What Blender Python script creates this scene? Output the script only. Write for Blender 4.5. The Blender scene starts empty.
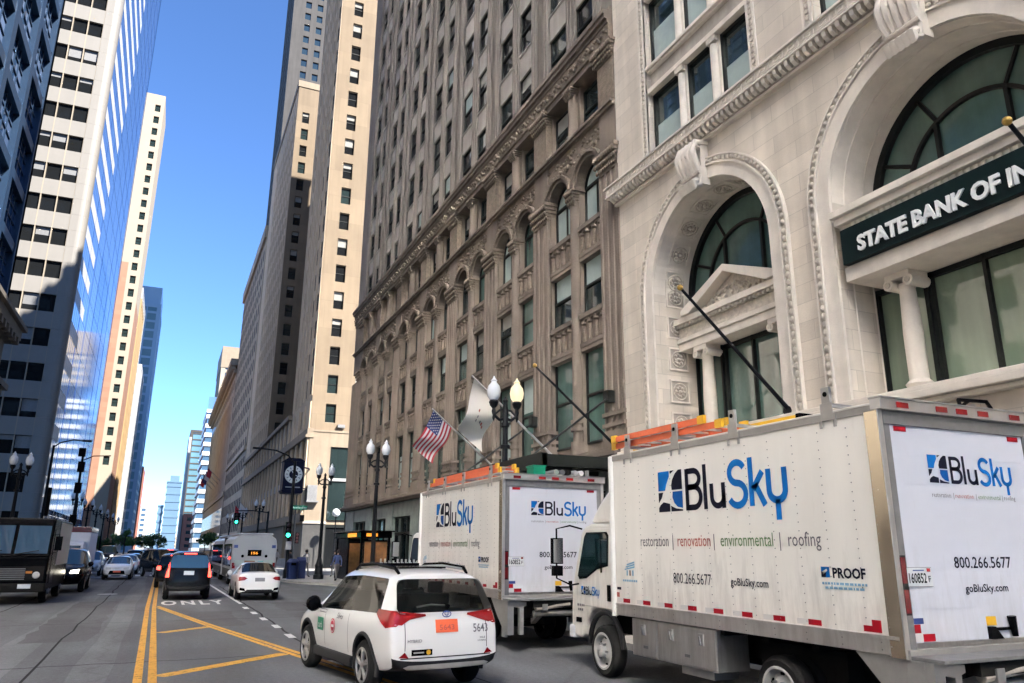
import bpy, bmesh, math, random
from mathutils import Vector, Matrix
from mathutils.bvhtree import BVHTree
random.seed(7)
C = bpy.context.scene.collection
scene = bpy.context.scene
PI = math.pi

# ------------------------------------------------------------------ camera
cd = bpy.data.cameras.new('camera')
cam = bpy.data.objects.new('camera', cd); C.objects.link(cam)
cd.sensor_width = 36.0; cd.lens = 760.0/1024*36.0
cd.clip_start = 0.1; cd.clip_end = 6000
RR = ((0.91331581, 0.11341992, 0.39113955), (-0.40719607, 0.23840112, 0.8816781), (0.00675176, -0.96452104, 0.26391966))
cam.matrix_world = Matrix(((RR[0][0], -RR[0][1], -RR[0][2], 0), (RR[1][0], -RR[1][1], -RR[1][2], 0),
                           (RR[2][0], -RR[2][1], -RR[2][2], 2.0), (0, 0, 0, 1)))
scene.camera = cam

# ------------------------------------------------------------------ sky, sun, exposure
SUN_EL, SUN_AZ = 44.3, 32.0          # azimuth: degrees to the right of straight behind the camera
world = bpy.data.worlds.new('World'); scene.world = world; world.use_nodes = True
nt = world.node_tree; nt.nodes.clear()
sky = nt.nodes.new('ShaderNodeTexSky'); sky.sky_type = 'NISHITA'; sky.sun_disc = False
sx, sy, sz = math.sin(math.radians(SUN_AZ))*math.cos(math.radians(SUN_EL)), -math.cos(math.radians(SUN_AZ))*math.cos(math.radians(SUN_EL)), math.sin(math.radians(SUN_EL))
sky.sun_elevation = math.radians(SUN_EL); sky.sun_rotation = math.atan2(sx, sy)
sky.air_density = 1.0; sky.dust_density = 0.05; sky.ozone_density = 10.0; sky.altitude = 2500
bgn = nt.nodes.new('ShaderNodeBackground'); bgn.inputs[1].default_value = 0.1
out = nt.nodes.new('ShaderNodeOutputWorld')
nt.links.new(sky.outputs[0], bgn.inputs[0]); nt.links.new(bgn.outputs[0], out.inputs[0])
sd = bpy.data.lights.new('sun', 'SUN'); sd.energy = 5.0; sd.angle = math.radians(0.5); sd.color = (1.0, 0.955, 0.89)
sun = bpy.data.objects.new('sun', sd); C.objects.link(sun)
sun.rotation_euler = Vector((-sx, -sy, -sz)).to_track_quat('-Z', 'Y').to_euler()
scene.view_settings.view_transform = 'Standard'; scene.view_settings.look = 'None'
scene.view_settings.gamma = 1.0; scene.view_settings.use_curve_mapping = False
scene.view_settings.exposure = 1.85
scene.render.engine = 'CYCLES'
scene.cycles.use_denoising = True
scene.cycles.max_bounces = 8; scene.cycles.diffuse_bounces = 4; scene.cycles.glossy_bounces = 4
scene.cycles.transmission_bounces = 6; scene.cycles.transparent_max_bounces = 8
scene.cycles.caustics_reflective = True; scene.cycles.caustics_refractive = False
scene.cycles.sample_clamp_indirect = 20; scene.cycles.blur_glossy = 0.0

# ------------------------------------------------------------------ materials
MATS = {}
def mat(name, col, rough=0.6, metal=0.0, var=0.0, vscale=1.0, bump=0.0, bscale=20.0, spec=0.5, ior=None, emit=None, emit_s=0.0,
        brick=None, streak=0.0, coat=0.0, rvar=0.0, alpha=1.0):
    if name in MATS: return MATS[name]
    m = bpy.data.materials.new(name); m.use_nodes = True
    n = m.node_tree.nodes; l = m.node_tree.links
    b = n['Principled BSDF']
    b.inputs['Roughness'].default_value = rough; b.inputs['Metallic'].default_value = metal
    b.inputs['Specular IOR Level'].default_value = spec
    if ior: b.inputs['IOR'].default_value = ior
    if coat: b.inputs['Coat Weight'].default_value = coat; b.inputs['Coat Roughness'].default_value = 0.05
    if emit: b.inputs['Emission Color'].default_value = (*emit, 1); b.inputs['Emission Strength'].default_value = emit_s
    if alpha < 1: b.inputs['Alpha'].default_value = alpha
    b.inputs['Base Color'].default_value = (*col, 1)
    colsock = None
    def math_(op, a, bb):
        q = n.new('ShaderNodeMath'); q.operation = op
        for i, v in enumerate((a, bb)):
            if isinstance(v, (int, float)): q.inputs[i].default_value = v
            else: l.new(v, q.inputs[i])
        return q.outputs[0]
    geo = None
    if var or bump or brick or streak or rvar:
        geo = n.new('ShaderNodeNewGeometry')
    fac = None
    if var or rvar:
        tx = n.new('ShaderNodeTexNoise'); tx.inputs['Scale'].default_value = vscale; tx.inputs['Detail'].default_value = 6; tx.inputs['Roughness'].default_value = 0.62
        l.new(geo.outputs['Position'], tx.inputs['Vector'])
        fac = math_('MULTIPLY_ADD', tx.outputs[0], 2.4*var); fac.node.inputs[2].default_value = 1-1.2*var
        if rvar:
            rr = math_('MULTIPLY_ADD', tx.outputs[0], 2*rvar); rr.node.inputs[2].default_value = rough-rvar
            l.new(rr, b.inputs['Roughness'])
    if streak:
        mp = n.new('ShaderNodeMapping'); mp.inputs['Scale'].default_value = (2.2, 2.2, 0.14)
        l.new(geo.outputs['Position'], mp.inputs[0])
        t2 = n.new('ShaderNodeTexNoise'); t2.inputs['Scale'].default_value = 1.0; t2.inputs['Detail'].default_value = 5
        l.new(mp.outputs[0], t2.inputs['Vector'])
        f2 = math_('MULTIPLY_ADD', t2.outputs[0], 2.4*streak); f2.node.inputs[2].default_value = 1-1.2*streak
        fac = f2 if fac is None else math_('MULTIPLY', fac, f2)
    hsock = None
    if brick:
        bw, bh, mort, dark = brick
        sp = n.new('ShaderNodeSeparateXYZ'); l.new(geo.outputs['Position'], sp.inputs[0])
        xy = math_('ADD', sp.outputs[0], sp.outputs[1])
        cb = n.new('ShaderNodeCombineXYZ'); l.new(xy, cb.inputs[0]); l.new(sp.outputs[2], cb.inputs[1])
        bt = n.new('ShaderNodeTexBrick'); bt.inputs['Scale'].default_value = 1; bt.inputs['Brick Width'].default_value = bw; bt.inputs['Row Height'].default_value = bh
        bt.inputs['Mortar Size'].default_value = mort; bt.inputs['Mortar Smooth'].default_value = 0.1
        bt.inputs['Color1'].default_value = (1, 1, 1, 1); bt.inputs['Color2'].default_value = (0.84, 0.84, 0.84, 1); bt.inputs['Mortar'].default_value = (dark, dark, dark, 1)
        l.new(cb.outputs[0], bt.inputs['Vector'])
        fac = bt.outputs[0] if fac is None else math_('MULTIPLY', fac, bt.outputs[0])
        hsock = bt.outputs[0]
    if fac is not None:
        mx = n.new('ShaderNodeMix'); mx.data_type = 'RGBA'; mx.blend_type = 'MULTIPLY'; mx.inputs[0].default_value = 1
        mx.inputs[6].default_value = (*col, 1); l.new(fac, mx.inputs[7])
        l.new(mx.outputs[2], b.inputs['Base Color'])
    if bump:
        t3 = n.new('ShaderNodeTexNoise'); t3.inputs['Scale'].default_value = bscale; t3.inputs['Detail'].default_value = 6
        l.new(geo.outputs['Position'], t3.inputs['Vector'])
        bp = n.new('ShaderNodeBump'); bp.inputs['Strength'].default_value = bump; bp.inputs['Distance'].default_value = 0.02
        l.new(t3.outputs[0], bp.inputs['Height']); l.new(bp.outputs[0], b.inputs['Normal'])
    MATS[name] = m
    return m

brown = mat('brown_stone', (0.158, 0.13, 0.107), 0.85, var=0.3, vscale=0.7, streak=0.28, bump=0.5, bscale=18, spec=0.25)
brown_o = mat('brown_ornament', (0.155, 0.126, 0.1), 0.9, var=0.5, vscale=6, bump=1.0, bscale=14, spec=0.2)
brown_g = mat('grey_brown_stone', (0.155, 0.138, 0.121), 0.85, var=0.28, vscale=0.6, streak=0.35, bump=0.4, bscale=18, spec=0.25)
palesp = mat('skylit_spandrel_stone', (0.3, 0.275, 0.245), 0.85, var=0.25, vscale=0.9, streak=0.3, bump=0.3, bscale=18)  # grey-brown stone lightened for the sky light caught by the sills
marble = mat('green_marble', (0.2, 0.235, 0.215), 0.35, var=0.75, vscale=1.6, bump=0.1)
lime = mat('bank_limestone', (0.66, 0.59, 0.5), 0.8, var=0.22, vscale=0.9, streak=0.24, bump=0.3, bscale=25, brick=(1.3, 0.42, 0.008, 0.72), spec=0.3)
lime_p = mat('plain_limestone', (0.69, 0.63, 0.55), 0.75, var=0.16, vscale=2.5, streak=0.16, bump=0.25, bscale=30, spec=0.3)
lime_o = mat('carved_limestone', (0.58, 0.52, 0.44), 0.85, var=0.5, vscale=9, bump=0.6, bscale=35, spec=0.25)
lime_d = mat('weathered_limestone', (0.4, 0.36, 0.31), 0.85, var=0.3, vscale=3, streak=0.3, bump=0.3, bscale=30, spec=0.25)
cream = mat('cream_brick', (0.225, 0.17, 0.113), 0.8, var=0.14, vscale=0.5, streak=0.12, brick=(3.2, 2.95, 0.03, 0.86), bump=0.2, bscale=12, spec=0.3)
cream_p = mat('cream_terracotta', (0.24, 0.187, 0.13), 0.75, var=0.2, vscale=0.8, streak=0.2)
creamr = mat('lightened_street_stone', (0.55, 0.42, 0.285), 0.8, var=0.2, vscale=0.5, streak=0.25)  # cream stone lightened for the reflected light on the street side
greyst = mat('darkened_tower_stone', (0.055, 0.05, 0.046), 0.85, var=0.25, vscale=0.25, streak=0.3)  # stone darkened for the shade on the tall upper tower
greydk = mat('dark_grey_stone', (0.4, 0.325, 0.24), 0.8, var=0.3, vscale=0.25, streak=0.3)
beige = mat('beige_stone', (0.4, 0.325, 0.245), 0.85, var=0.22, vscale=0.4, streak=0.25)
wpanel = mat('pale_stone_panel', (0.215, 0.2, 0.18), 0.5, var=0.07, vscale=0.6, streak=0.06)
wspand = mat('white_spandrel', (0.6, 0.6, 0.6), 0.35, var=0.05)
pinkst = mat('pink_brick', (0.3, 0.16, 0.1), 0.85, var=0.12, vscale=0.5, brick=(2.4, 1.2, 0.03, 0.9))
palest = mat('pale_tower_stone', (0.31, 0.26, 0.195), 0.8, var=0.1, vscale=0.3)
yellowst = mat('yellow_stone', (0.33, 0.22, 0.1), 0.8, var=0.15, vscale=0.4)
whitest = mat('white_tower_paint', (0.34, 0.335, 0.32), 0.6, var=0.06)
navy = mat('navy_steel', (0.012, 0.035, 0.075), 0.4, metal=0.2, var=0.2, vscale=1.5, spec=0.5)
oldst = mat('old_dark_stone', (0.12, 0.105, 0.085), 0.9, var=0.35, vscale=1.2, bump=0.4)
redbr = mat('red_brick', (0.3, 0.12, 0.085), 0.85, var=0.15)
palebl = mat('pale_blue_tower_glass', (0.2, 0.3, 0.4), 0.3, var=0.1, vscale=0.05)
hazeblue = mat('far_haze_blue', (0.1, 0.17, 0.24), 0.4, var=0.15, vscale=0.05)  # distant haze put into this blue-grey tone of walls and glazing
glass = mat('window_glass', (0.018, 0.03, 0.03), 0.03, spec=0.5, ior=2.0, var=0.5, vscale=0.35)
glass_g = mat('green_window_glass', (0.07, 0.125, 0.108), 0.03, ior=2.0, var=0.6, vscale=0.5, streak=0.4)
glass_p = mat('pale_green_window_glass', (0.19, 0.25, 0.18), 0.04, ior=1.7, var=0.3, vscale=0.6, streak=0.5)  # pale green glass with vertical streaks for curtain folds
glass_c = mat('curtain_reflection_glass', (0.36, 0.44, 0.42), 0.05, ior=1.6, var=0.2, vscale=2)  # pale tone stands for curtains and for bright reflections in the windows
blind = mat('blind_behind_glass', (0.3, 0.29, 0.26), 0.08, ior=1.5, var=0.15, vscale=2)
glass_dk = mat('dark_window_glass', (0.01, 0.011, 0.012), 0.04, ior=1.5)
glass_bl = mat('blue_curtain_glass', (0.42, 0.5, 0.6), 0.08, metal=0.9, var=0.06, vscale=0.2)
glass_wt = mat('bluish_tower_glass', (0.06, 0.12, 0.2), 0.04, ior=2.0)
mirror = mat('silver_mirror_glass', (0.93, 0.9, 0.87), 0.22, metal=1.0, bump=0.3, bscale=0.25)
glass_nv = mat('dark_navy_glass', (0.07, 0.16, 0.34), 0.03, metal=0.8)
glass_teal = mat('teal_tower_glass', (0.1, 0.2, 0.25), 0.08, ior=1.9, var=0.2, vscale=0.1)
mattewin = mat('matte_dark_window', (0.02, 0.02, 0.022), 0.7, spec=0.2)  # dark matte windows that do not mirror the sky
bronze = mat('dark_window_bronze', (0.01, 0.012, 0.011), 0.5, spec=0.2)
signbl = mat('dark_green_sign_face', (0.003, 0.01, 0.011), 0.4, spec=0.12)
letterw = mat('white_letter', (0.8, 0.8, 0.78), 0.45)
black = mat('black_paint', (0.0025, 0.0025, 0.003), 0.25, spec=0.035)
blackm = mat('black_cast_iron', (0.006, 0.007, 0.009), 0.5, spec=0.15, bump=0.2, bscale=40)
rubber = mat('tyre_rubber', (0.01, 0.01, 0.01), 0.9, spec=0.15, bump=0.3, bscale=60)
plast = mat('black_plastic', (0.012, 0.012, 0.013), 0.7, spec=0.2)
chrome = mat('bright_metal', (0.75, 0.75, 0.76), 0.18, metal=1.0)
alu = mat('aluminium', (0.62, 0.61, 0.59), 0.42, metal=0.85, var=0.12, vscale=6, rvar=0.12)
alud = mat('dull_aluminium', (0.4, 0.39, 0.37), 0.5, metal=0.7, var=0.2, vscale=5)
polish = mat('polished_corner_metal', (0.72, 0.62, 0.48), 0.24, metal=1.0, var=0.15, vscale=4, rvar=0.1)
steelg = mat('grey_steel', (0.22, 0.22, 0.22), 0.5, metal=0.5, var=0.25, vscale=8)
chassis = mat('chassis_black', (0.009, 0.0085, 0.008), 0.8, spec=0.15, var=0.4, vscale=6)
twhite = mat('warmed_truck_white', (0.87, 0.835, 0.765), 0.28, var=0.06, vscale=1.2, streak=0.1, coat=0.3, bump=0.25, bscale=1.6)  # white warmed for the reflected light on the truck sides
twhite2 = mat('cooled_white', (0.66, 0.67, 0.72), 0.4, var=0.04, vscale=2)  # white cooled and darkened for the shade on the rear doors
carw = mat('car_white', (0.82, 0.81, 0.78), 0.25, coat=0.6)
cars = mat('car_silver', (0.45, 0.47, 0.5), 0.3, metal=0.4, coat=0.6)
carb = mat('car_black', (0.004, 0.004, 0.005), 0.25, coat=0.12, spec=0.12)
carbl = mat('car_blue', (0.03, 0.07, 0.16), 0.25, coat=0.8)
carglass = mat('car_window', (0.003, 0.005, 0.005), 0.02, ior=1.32)
taxiglass = mat('taxi_window', (0.002, 0.004, 0.004), 0.02, ior=1.5, alpha=0.55)
seatm = mat('dark_seat_cloth', (0.02, 0.02, 0.022), 0.9)
truckgl = mat('truck_cab_window', (0.006, 0.018, 0.02), 0.02, ior=1.5)
cargl2 = mat('pale_car_window', (0.02, 0.055, 0.1), 0.02, ior=1.6)
redl = mat('red_lamp_plastic', (0.22, 0.006, 0.008), 0.2, coat=0.25)
redd = mat('dark_red_lamp', (0.12, 0.008, 0.01), 0.2, coat=0.5)
redon = mat('lit_brake_lamp', (0.5, 0.02, 0.02), 0.3, emit=(1, 0.05, 0.03), emit_s=2.2)
clear = mat('clear_lamp', (0.6, 0.6, 0.58), 0.1, coat=0.8)
amber = mat('amber_lamp', (0.6, 0.2, 0.03), 0.2, coat=0.6)
headon = mat('lit_headlamp', (0.9, 0.88, 0.8), 0.2, emit=(1, 0.93, 0.75), emit_s=3.0)
tapered = mat('red_tape', (0.3, 0.004, 0.012), 0.6, spec=0.15)
tapew = mat('silver_tape', (0.62, 0.6, 0.57), 0.4)
lnavy = mat('logo_navy', (0.003, 0.004, 0.015), 0.6, spec=0.15)
lblue = mat('logo_blue', (0.002, 0.13, 0.42), 0.6, spec=0.15)
lmid = mat('logo_mid_blue', (0.003, 0.08, 0.3), 0.6, spec=0.15)
lgrey = mat('text_grey', (0.13, 0.12, 0.13), 0.4)
lred = mat('text_red', (0.42, 0.08, 0.06), 0.4)
lgreen = mat('text_green', (0.09, 0.2, 0.06), 0.4)
llight = mat('text_pale_blue', (0.2, 0.4, 0.55), 0.4)
orange = mat('orange_fibreglass', (0.72, 0.15, 0.055), 0.5, var=0.12, vscale=6)
goldb = mat('dull_gold', (0.42, 0.26, 0.06), 0.4, metal=0.6)
yellowp = mat('yellow_plastic', (0.75, 0.42, 0.02), 0.45)
plateo = mat('orange_plate', (0.75, 0.13, 0.05), 0.4)
platew = mat('plate_white', (0.68, 0.7, 0.7), 0.4, var=0.1, vscale=20)
stickg = mat('green_sticker', (0.02, 0.24, 0.13), 0.4)
stickr = mat('red_sticker', (0.6, 0.04, 0.08), 0.4)
stickb = mat('blue_sticker', (0.03, 0.06, 0.22), 0.4)
darkgr = mat('dark_granite', (0.06, 0.058, 0.055), 0.4, var=0.3, vscale=3)
globe_m = mat('white_globe_glass', (0.72, 0.75, 0.78), 0.2, coat=0.5)
globe_on = mat('lit_globe_glass', (0.3, 0.25, 0.16), 0.3, emit=(1.0, 0.8, 0.5), emit_s=0.3)
sgreen = mat('lit_green_signal', (0.02, 0.4, 0.3), 0.3, emit=(0.03, 1.0, 0.6), emit_s=2.5)
sdark = mat('unlit_signal', (0.03, 0.01, 0.01), 0.3)
clockf = mat('clock_face', (0.6, 0.6, 0.55), 0.4)
clockb = mat('clock_blue_iron', (0.005, 0.006, 0.018), 0.5, spec=0.1)
sgn = mat('street_sign_green', (0.0, 0.16, 0.09), 0.4)
ledo = mat('lit_orange_sign', (0.8, 0.25, 0.02), 0.4, emit=(1.0, 0.35, 0.03), emit_s=0.35)
poster = mat('orange_poster', (0.17, 0.075, 0.025), 0.4, var=0.9, vscale=3)
tealg = mat('teal_shop_panel', (0.02, 0.3, 0.27), 0.3)
usred = mat('flag_red', (0.42, 0.035, 0.05), 0.8); uswhite = mat('flag_white', (0.72, 0.7, 0.68), 0.8); usblue = mat('flag_blue', (0.03, 0.045, 0.15), 0.8)
flagw = mat('white_flag_cloth', (0.66, 0.62, 0.56), 0.8, var=0.06, vscale=3)
skin = mat('skin', (0.38, 0.22, 0.15), 0.6); hair = mat('dark_hair', (0.015, 0.01, 0.008), 0.7)
jblue = mat('blue_jacket', (0.05, 0.08, 0.2), 0.8); jdark = mat('dark_jacket', (0.025, 0.025, 0.03), 0.85); trous = mat('grey_trousers', (0.13, 0.12, 0.12), 0.85); jred = mat('light_shirt', (0.45, 0.42, 0.4), 0.85)
binblue = mat('blue_bin', (0.005, 0.014, 0.065), 0.5)
barkm = mat('tree_bark', (0.07, 0.05, 0.035), 0.9, var=0.3, vscale=8)
leafs = [mat('leaf_dark', (0.025, 0.06, 0.015), 0.6), mat('leaf_mid', (0.05, 0.11, 0.025), 0.6), mat('leaf_light', (0.1, 0.17, 0.035), 0.6)]
leafl = [mat('leaf_lime_a', (0.1, 0.2, 0.04), 0.6), mat('leaf_lime_b', (0.16, 0.28, 0.06), 0.6), leafs[1]]
buswh = mat('bus_white', (0.34, 0.36, 0.38), 0.35, coat=0.3); busst = mat('bus_silver_band', (0.4, 0.42, 0.44), 0.35, metal=0.5)
bellow = mat('bus_bellows', (0.05, 0.05, 0.05), 0.8)

def road_dirt(m, col):
    # splashed road dirt along the lower body: ragged streaks that thin out upwards
    n = m.node_tree.nodes; l = m.node_tree.links; b = n['Principled BSDF']
    g = n.new('ShaderNodeNewGeometry'); sp = n.new('ShaderNodeSeparateXYZ'); l.new(g.outputs['Position'], sp.inputs[0])
    mp = n.new('ShaderNodeMapping'); mp.inputs['Scale'].default_value = (5, 5, 0.9); l.new(g.outputs['Position'], mp.inputs[0])
    t = n.new('ShaderNodeTexNoise'); t.inputs['Scale'].default_value = 1.6; t.inputs['Detail'].default_value = 7; t.inputs['Roughness'].default_value = 0.7; l.new(mp.outputs[0], t.inputs['Vector'])
    h = n.new('ShaderNodeMapRange'); h.inputs[1].default_value = 0.9; h.inputs[2].default_value = 2.2; h.inputs[3].default_value = 0.3; h.inputs[4].default_value = -0.12; l.new(sp.outputs[2], h.inputs[0])
    ad = n.new('ShaderNodeMath'); ad.operation = 'ADD'; l.new(t.outputs[0], ad.inputs[0]); l.new(h.outputs[0], ad.inputs[1])
    r = n.new('ShaderNodeMapRange'); r.inputs[1].default_value = 0.5; r.inputs[2].default_value = 0.95; r.inputs[3].default_value = 0; r.inputs[4].default_value = 0.55; l.new(ad.outputs[0], r.inputs[0])
    src = b.inputs['Base Color'].links[0].from_socket if b.inputs['Base Color'].links else None
    mx = n.new('ShaderNodeMix'); mx.data_type = 'RGBA'; l.new(r.outputs[0], mx.inputs[0])
    if src: l.new(src, mx.inputs[6])
    else: mx.inputs[6].default_value = b.inputs['Base Color'].default_value
    mx.inputs[7].default_value = (*col, 1); l.new(mx.outputs[2], b.inputs['Base Color'])
road_dirt(twhite, (0.34, 0.3, 0.25)); road_dirt(twhite2, (0.4, 0.38, 0.36)); road_dirt(alu, (0.25, 0.22, 0.19))
# asphalt: patches, seams and fine grain
def asphalt(name, base):
    m = mat(name, base, 0.82, bump=0.35, bscale=70, spec=0.35)
    n = m.node_tree.nodes; l = m.node_tree.links; b = n['Principled BSDF']
    g = n.new('ShaderNodeNewGeometry')
    def noise(sc, vec, det=5):
        t = n.new('ShaderNodeTexNoise'); t.inputs['Scale'].default_value = sc; t.inputs['Detail'].default_value = det; l.new(vec, t.inputs['Vector']); return t.outputs[0]
    mp = n.new('ShaderNodeMapping'); mp.inputs['Scale'].default_value = (1, 0.12, 1); l.new(g.outputs['Position'], mp.inputs[0])
    a = noise(0.9, mp.outputs[0]); c = noise(0.25, g.outputs['Position']); f = noise(55, g.outputs['Position'], 2)
    v = n.new('ShaderNodeTexVoronoi'); v.feature = 'DISTANCE_TO_EDGE'; v.inputs['Scale'].default_value = 0.22
    nz = noise(1.2, g.outputs['Position']); 
    ad = n.new('ShaderNodeVectorMath'); ad.operation = 'MULTIPLY_ADD'; l.new(g.outputs['Position'], ad.inputs[0]); ad.inputs[1].default_value = (1, 0.6, 1)
    cbx = n.new('ShaderNodeCombineXYZ'); l.new(nz, cbx.inputs[0]); l.new(nz, cbx.inputs[1]); l.new(cbx.outputs[0], ad.inputs[2]); l.new(ad.outputs[0], v.inputs['Vector'])
    rp = n.new('ShaderNodeValToRGB'); rp.color_ramp.elements[0].position = 0.0; rp.color_ramp.elements[0].color = (0.8, 0.8, 0.8, 1)
    rp.color_ramp.elements[1].position = 0.012; rp.color_ramp.elements[1].color = (1, 1, 1, 1); l.new(v.outputs[0], rp.inputs[0])
    def ma(x, k, o):
        q = n.new('ShaderNodeMath'); q.operation = 'MULTIPLY_ADD'; l.new(x, q.inputs[0]); q.inputs[1].default_value = k; q.inputs[2].default_value = o; return q.outputs[0]
    def mu(x, y):
        q = n.new('ShaderNodeMath'); q.operation = 'MULTIPLY'; l.new(x, q.inputs[0]); l.new(y, q.inputs[1]); return q.outputs[0]
    g2 = noise(13, g.outputs['Position'], 3); fac = mu(mu(mu(ma(a, 1.5, 0.25), ma(c, 1.3, 0.35)), ma(g2, 0.9, 0.55)), mu(ma(f, 1.5, 0.25), rp.outputs[0]))
    mx = n.new('ShaderNodeMix'); mx.data_type = 'RGBA'; mx.blend_type = 'MULTIPLY'; mx.inputs[0].default_value = 1
    mx.inputs[6].default_value = (*base, 1); l.new(fac, mx.inputs[7]); l.new(mx.outputs[2], b.inputs['Base Color'])
    return m
asph_d = asphalt('dark_patch_asphalt', (0.055, 0.056, 0.059)); asph_l = asphalt('worn_pale_asphalt', (0.104, 0.107, 0.112))
tarm = mat('tar_seam', (0.02, 0.02, 0.021), 0.95, spec=0.05)
asph = asphalt('asphalt', (0.076, 0.079, 0.085))
conc = mat('sidewalk_concrete', (0.36, 0.34, 0.31), 0.85, var=0.25, vscale=1.2, bump=0.3, bscale=40, brick=None)
kerbm = mat('kerb_stone', (0.32, 0.31, 0.29), 0.85, var=0.25, vscale=2)
def worn(name, col):
    m = mat(name, col, 0.7, var=0.25, vscale=3)
    n = m.node_tree.nodes; l = m.node_tree.links; b = n['Principled BSDF']
    g = n.new('ShaderNodeNewGeometry'); t = n.new('ShaderNodeTexNoise'); t.inputs['Scale'].default_value = 9; t.inputs['Detail'].default_value = 8; t.inputs['Roughness'].default_value = 0.75
    l.new(g.outputs['Position'], t.inputs['Vector'])
    r = n.new('ShaderNodeValToRGB'); r.color_ramp.elements[0].position = 0.34; r.color_ramp.elements[1].position = 0.46; l.new(t.outputs[0], r.inputs[0]); l.new(r.outputs[0], b.inputs['Alpha'])
    return m
yline = worn('worn_yellow_paint', (0.6, 0.3, 0.03)); wline = worn('worn_white_paint', (0.62, 0.62, 0.6))

# ------------------------------------------------------------------ mesh helper
class MB:
    def __init__(s): s.v = []; s.f = []; s.m = []; s.mats = []
    def mi(s, m):
        if m not in s.mats: s.mats.append(m)
        return s.mats.index(m)
    def face(s, pts, m):
        i = len(s.v); s.v += [tuple(p) for p in pts]; s.f.append(tuple(range(i, i+len(pts)))); s.m.append(s.mi(m))
    def faces(s, verts, faces, m):
        i = len(s.v); s.v += [tuple(p) for p in verts]; k = s.mi(m)
        for f in faces: s.f.append(tuple(i+j for j in f)); s.m.append(k)
    def box(s, x0, x1, y0, y1, z0, z1, m):
        if x0 > x1: x0, x1 = x1, x0
        if y0 > y1: y0, y1 = y1, y0
        if z0 > z1: z0, z1 = z1, z0
        v = [(x0, y0, z0), (x1, y0, z0), (x1, y1, z0), (x0, y1, z0), (x0, y0, z1), (x1, y0, z1), (x1, y1, z1), (x0, y1, z1)]
        s.faces(v, [(0, 3, 2, 1), (4, 5, 6, 7), (0, 1, 5, 4), (1, 2, 6, 5), (2, 3, 7, 6), (3, 0, 4, 7)], m)
    def prism(s, poly, axis, a0, a1, m):
        # poly: 2-D points; axis 'x' -> (y,z), 'y' -> (x,z), 'z' -> (x,y)
        P = {'x': lambda p, a: (a, p[0], p[1]), 'y': lambda p, a: (p[0], a, p[1]), 'z': lambda p, a: (p[0], p[1], a)}[axis]
        n = len(poly); v = [P(p, a0) for p in poly]+[P(p, a1) for p in poly]
        s.faces(v, [tuple(range(n))[::-1], tuple(range(n, 2*n))]+[(i, (i+1) % n, n+(i+1) % n, n+i) for i in range(n)], m)
    def cyl(s, p0, p1, r0, r1, n, m, cap=True):
        p0, p1 = Vector(p0), Vector(p1); d = (p1-p0).normalized()
        u = d.orthogonal().normalized(); w = d.cross(u)
        v = []
        for p, r in ((p0, r0), (p1, r1)):
            for i in range(n):
                a = 2*PI*i/n; v.append(tuple(p+(u*math.cos(a)+w*math.sin(a))*r))
        f = [(i, (i+1) % n, n+(i+1) % n, n+i) for i in range(n)]
        if cap: f += [tuple(range(n))[::-1], tuple(range(n, 2*n))]
        s.faces(v, f, m)
    def tube(s, pts, r, n, m, closed=False):
        pts = [Vector(p) for p in pts]; k = len(pts); v = []
        up = None
        for i, p in enumerate(pts):
            d = (pts[(i+1) % k]-pts[i-1]) if closed else (pts[min(i+1, k-1)]-pts[max(i-1, 0)])
            d.normalize()
            u = d.orthogonal() if up is None else up-d*up.dot(d)
            u.normalize(); up = u; w = d.cross(u)
            rr = r[i] if isinstance(r, (list, tuple)) else r
            for j in range(n):
                a = 2*PI*j/n; v.append(tuple(p+(u*math.cos(a)+w*math.sin(a))*rr))
        f = []
        for i in range(k if closed else k-1):
            i2 = (i+1) % k
            for j in range(n): f.append((i*n+j, i*n+(j+1) % n, i2*n+(j+1) % n, i2*n+j))
        if not closed: f += [tuple(range(n))[::-1], tuple(range((k-1)*n, k*n))]
        s.faces(v, f, m)
    def lathe(s, prof, c, n, m, axis='z', caps=True):
        # prof: (r, h) pairs
        v = []
        for r, h in prof:
            for i in range(n):
                a = 2*PI*i/n; x, y = r*math.cos(a), r*math.sin(a)
                v.append((c[0]+x, c[1]+y, c[2]+h) if axis == 'z' else ((c[0]+h, c[1]+x, c[2]+y) if axis == 'x' else (c[0]+x, c[1]+h, c[2]+y)))
        k = len(prof); f = []
        for i in range(k-1):
            for j in range(n): f.append((i*n+j, i*n+(j+1) % n, (i+1)*n+(j+1) % n, (i+1)*n+j))
        if caps: f += [tuple(range(n))[::-1], tuple(range((k-1)*n, k*n))]
        s.faces(v, f, m)
    def ball(s, c, r, m, n=10, sz=1.0):
        prof = [(r*math.sin(PI*i/8)+1e-4, -r*sz*math.cos(PI*i/8)) for i in range(9)]
        s.lathe(prof, c, n, m)
    def build(s, name, parent=None, smooth=False, bevel=0.0, kind=None, flip_fix=True):
        me = bpy.data.meshes.new(name)
        off = Vector((0, 0, 0)); q = parent
        while q is not None: off += q.location; q = q.parent
        me.from_pydata([(a-off.x, b-off.y, c-off.z) for a, b, c in s.v], [], s.f)
        for m in s.mats: me.materials.append(m)
        me.polygons.foreach_set('material_index', s.m)
        if flip_fix:
            bm = bmesh.new(); bm.from_mesh(me); bmesh.ops.recalc_face_normals(bm, faces=bm.faces); bm.to_mesh(me); bm.free()
        if smooth:
            me.polygons.foreach_set('use_smooth', [True]*len(me.polygons))
            try: me.set_sharp_from_angle(angle=math.radians(38))
            except Exception: pass
        me.update()
        o = bpy.data.objects.new(name, me); C.objects.link(o)
        if parent: o.parent = parent
        if bevel:
            bv = o.modifiers.new('bevel', 'BEVEL'); bv.width = bevel; bv.segments = 2; bv.limit_method = 'ANGLE'; bv.angle_limit = math.radians(40)
        if kind: o['kind'] = kind
        return o
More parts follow.
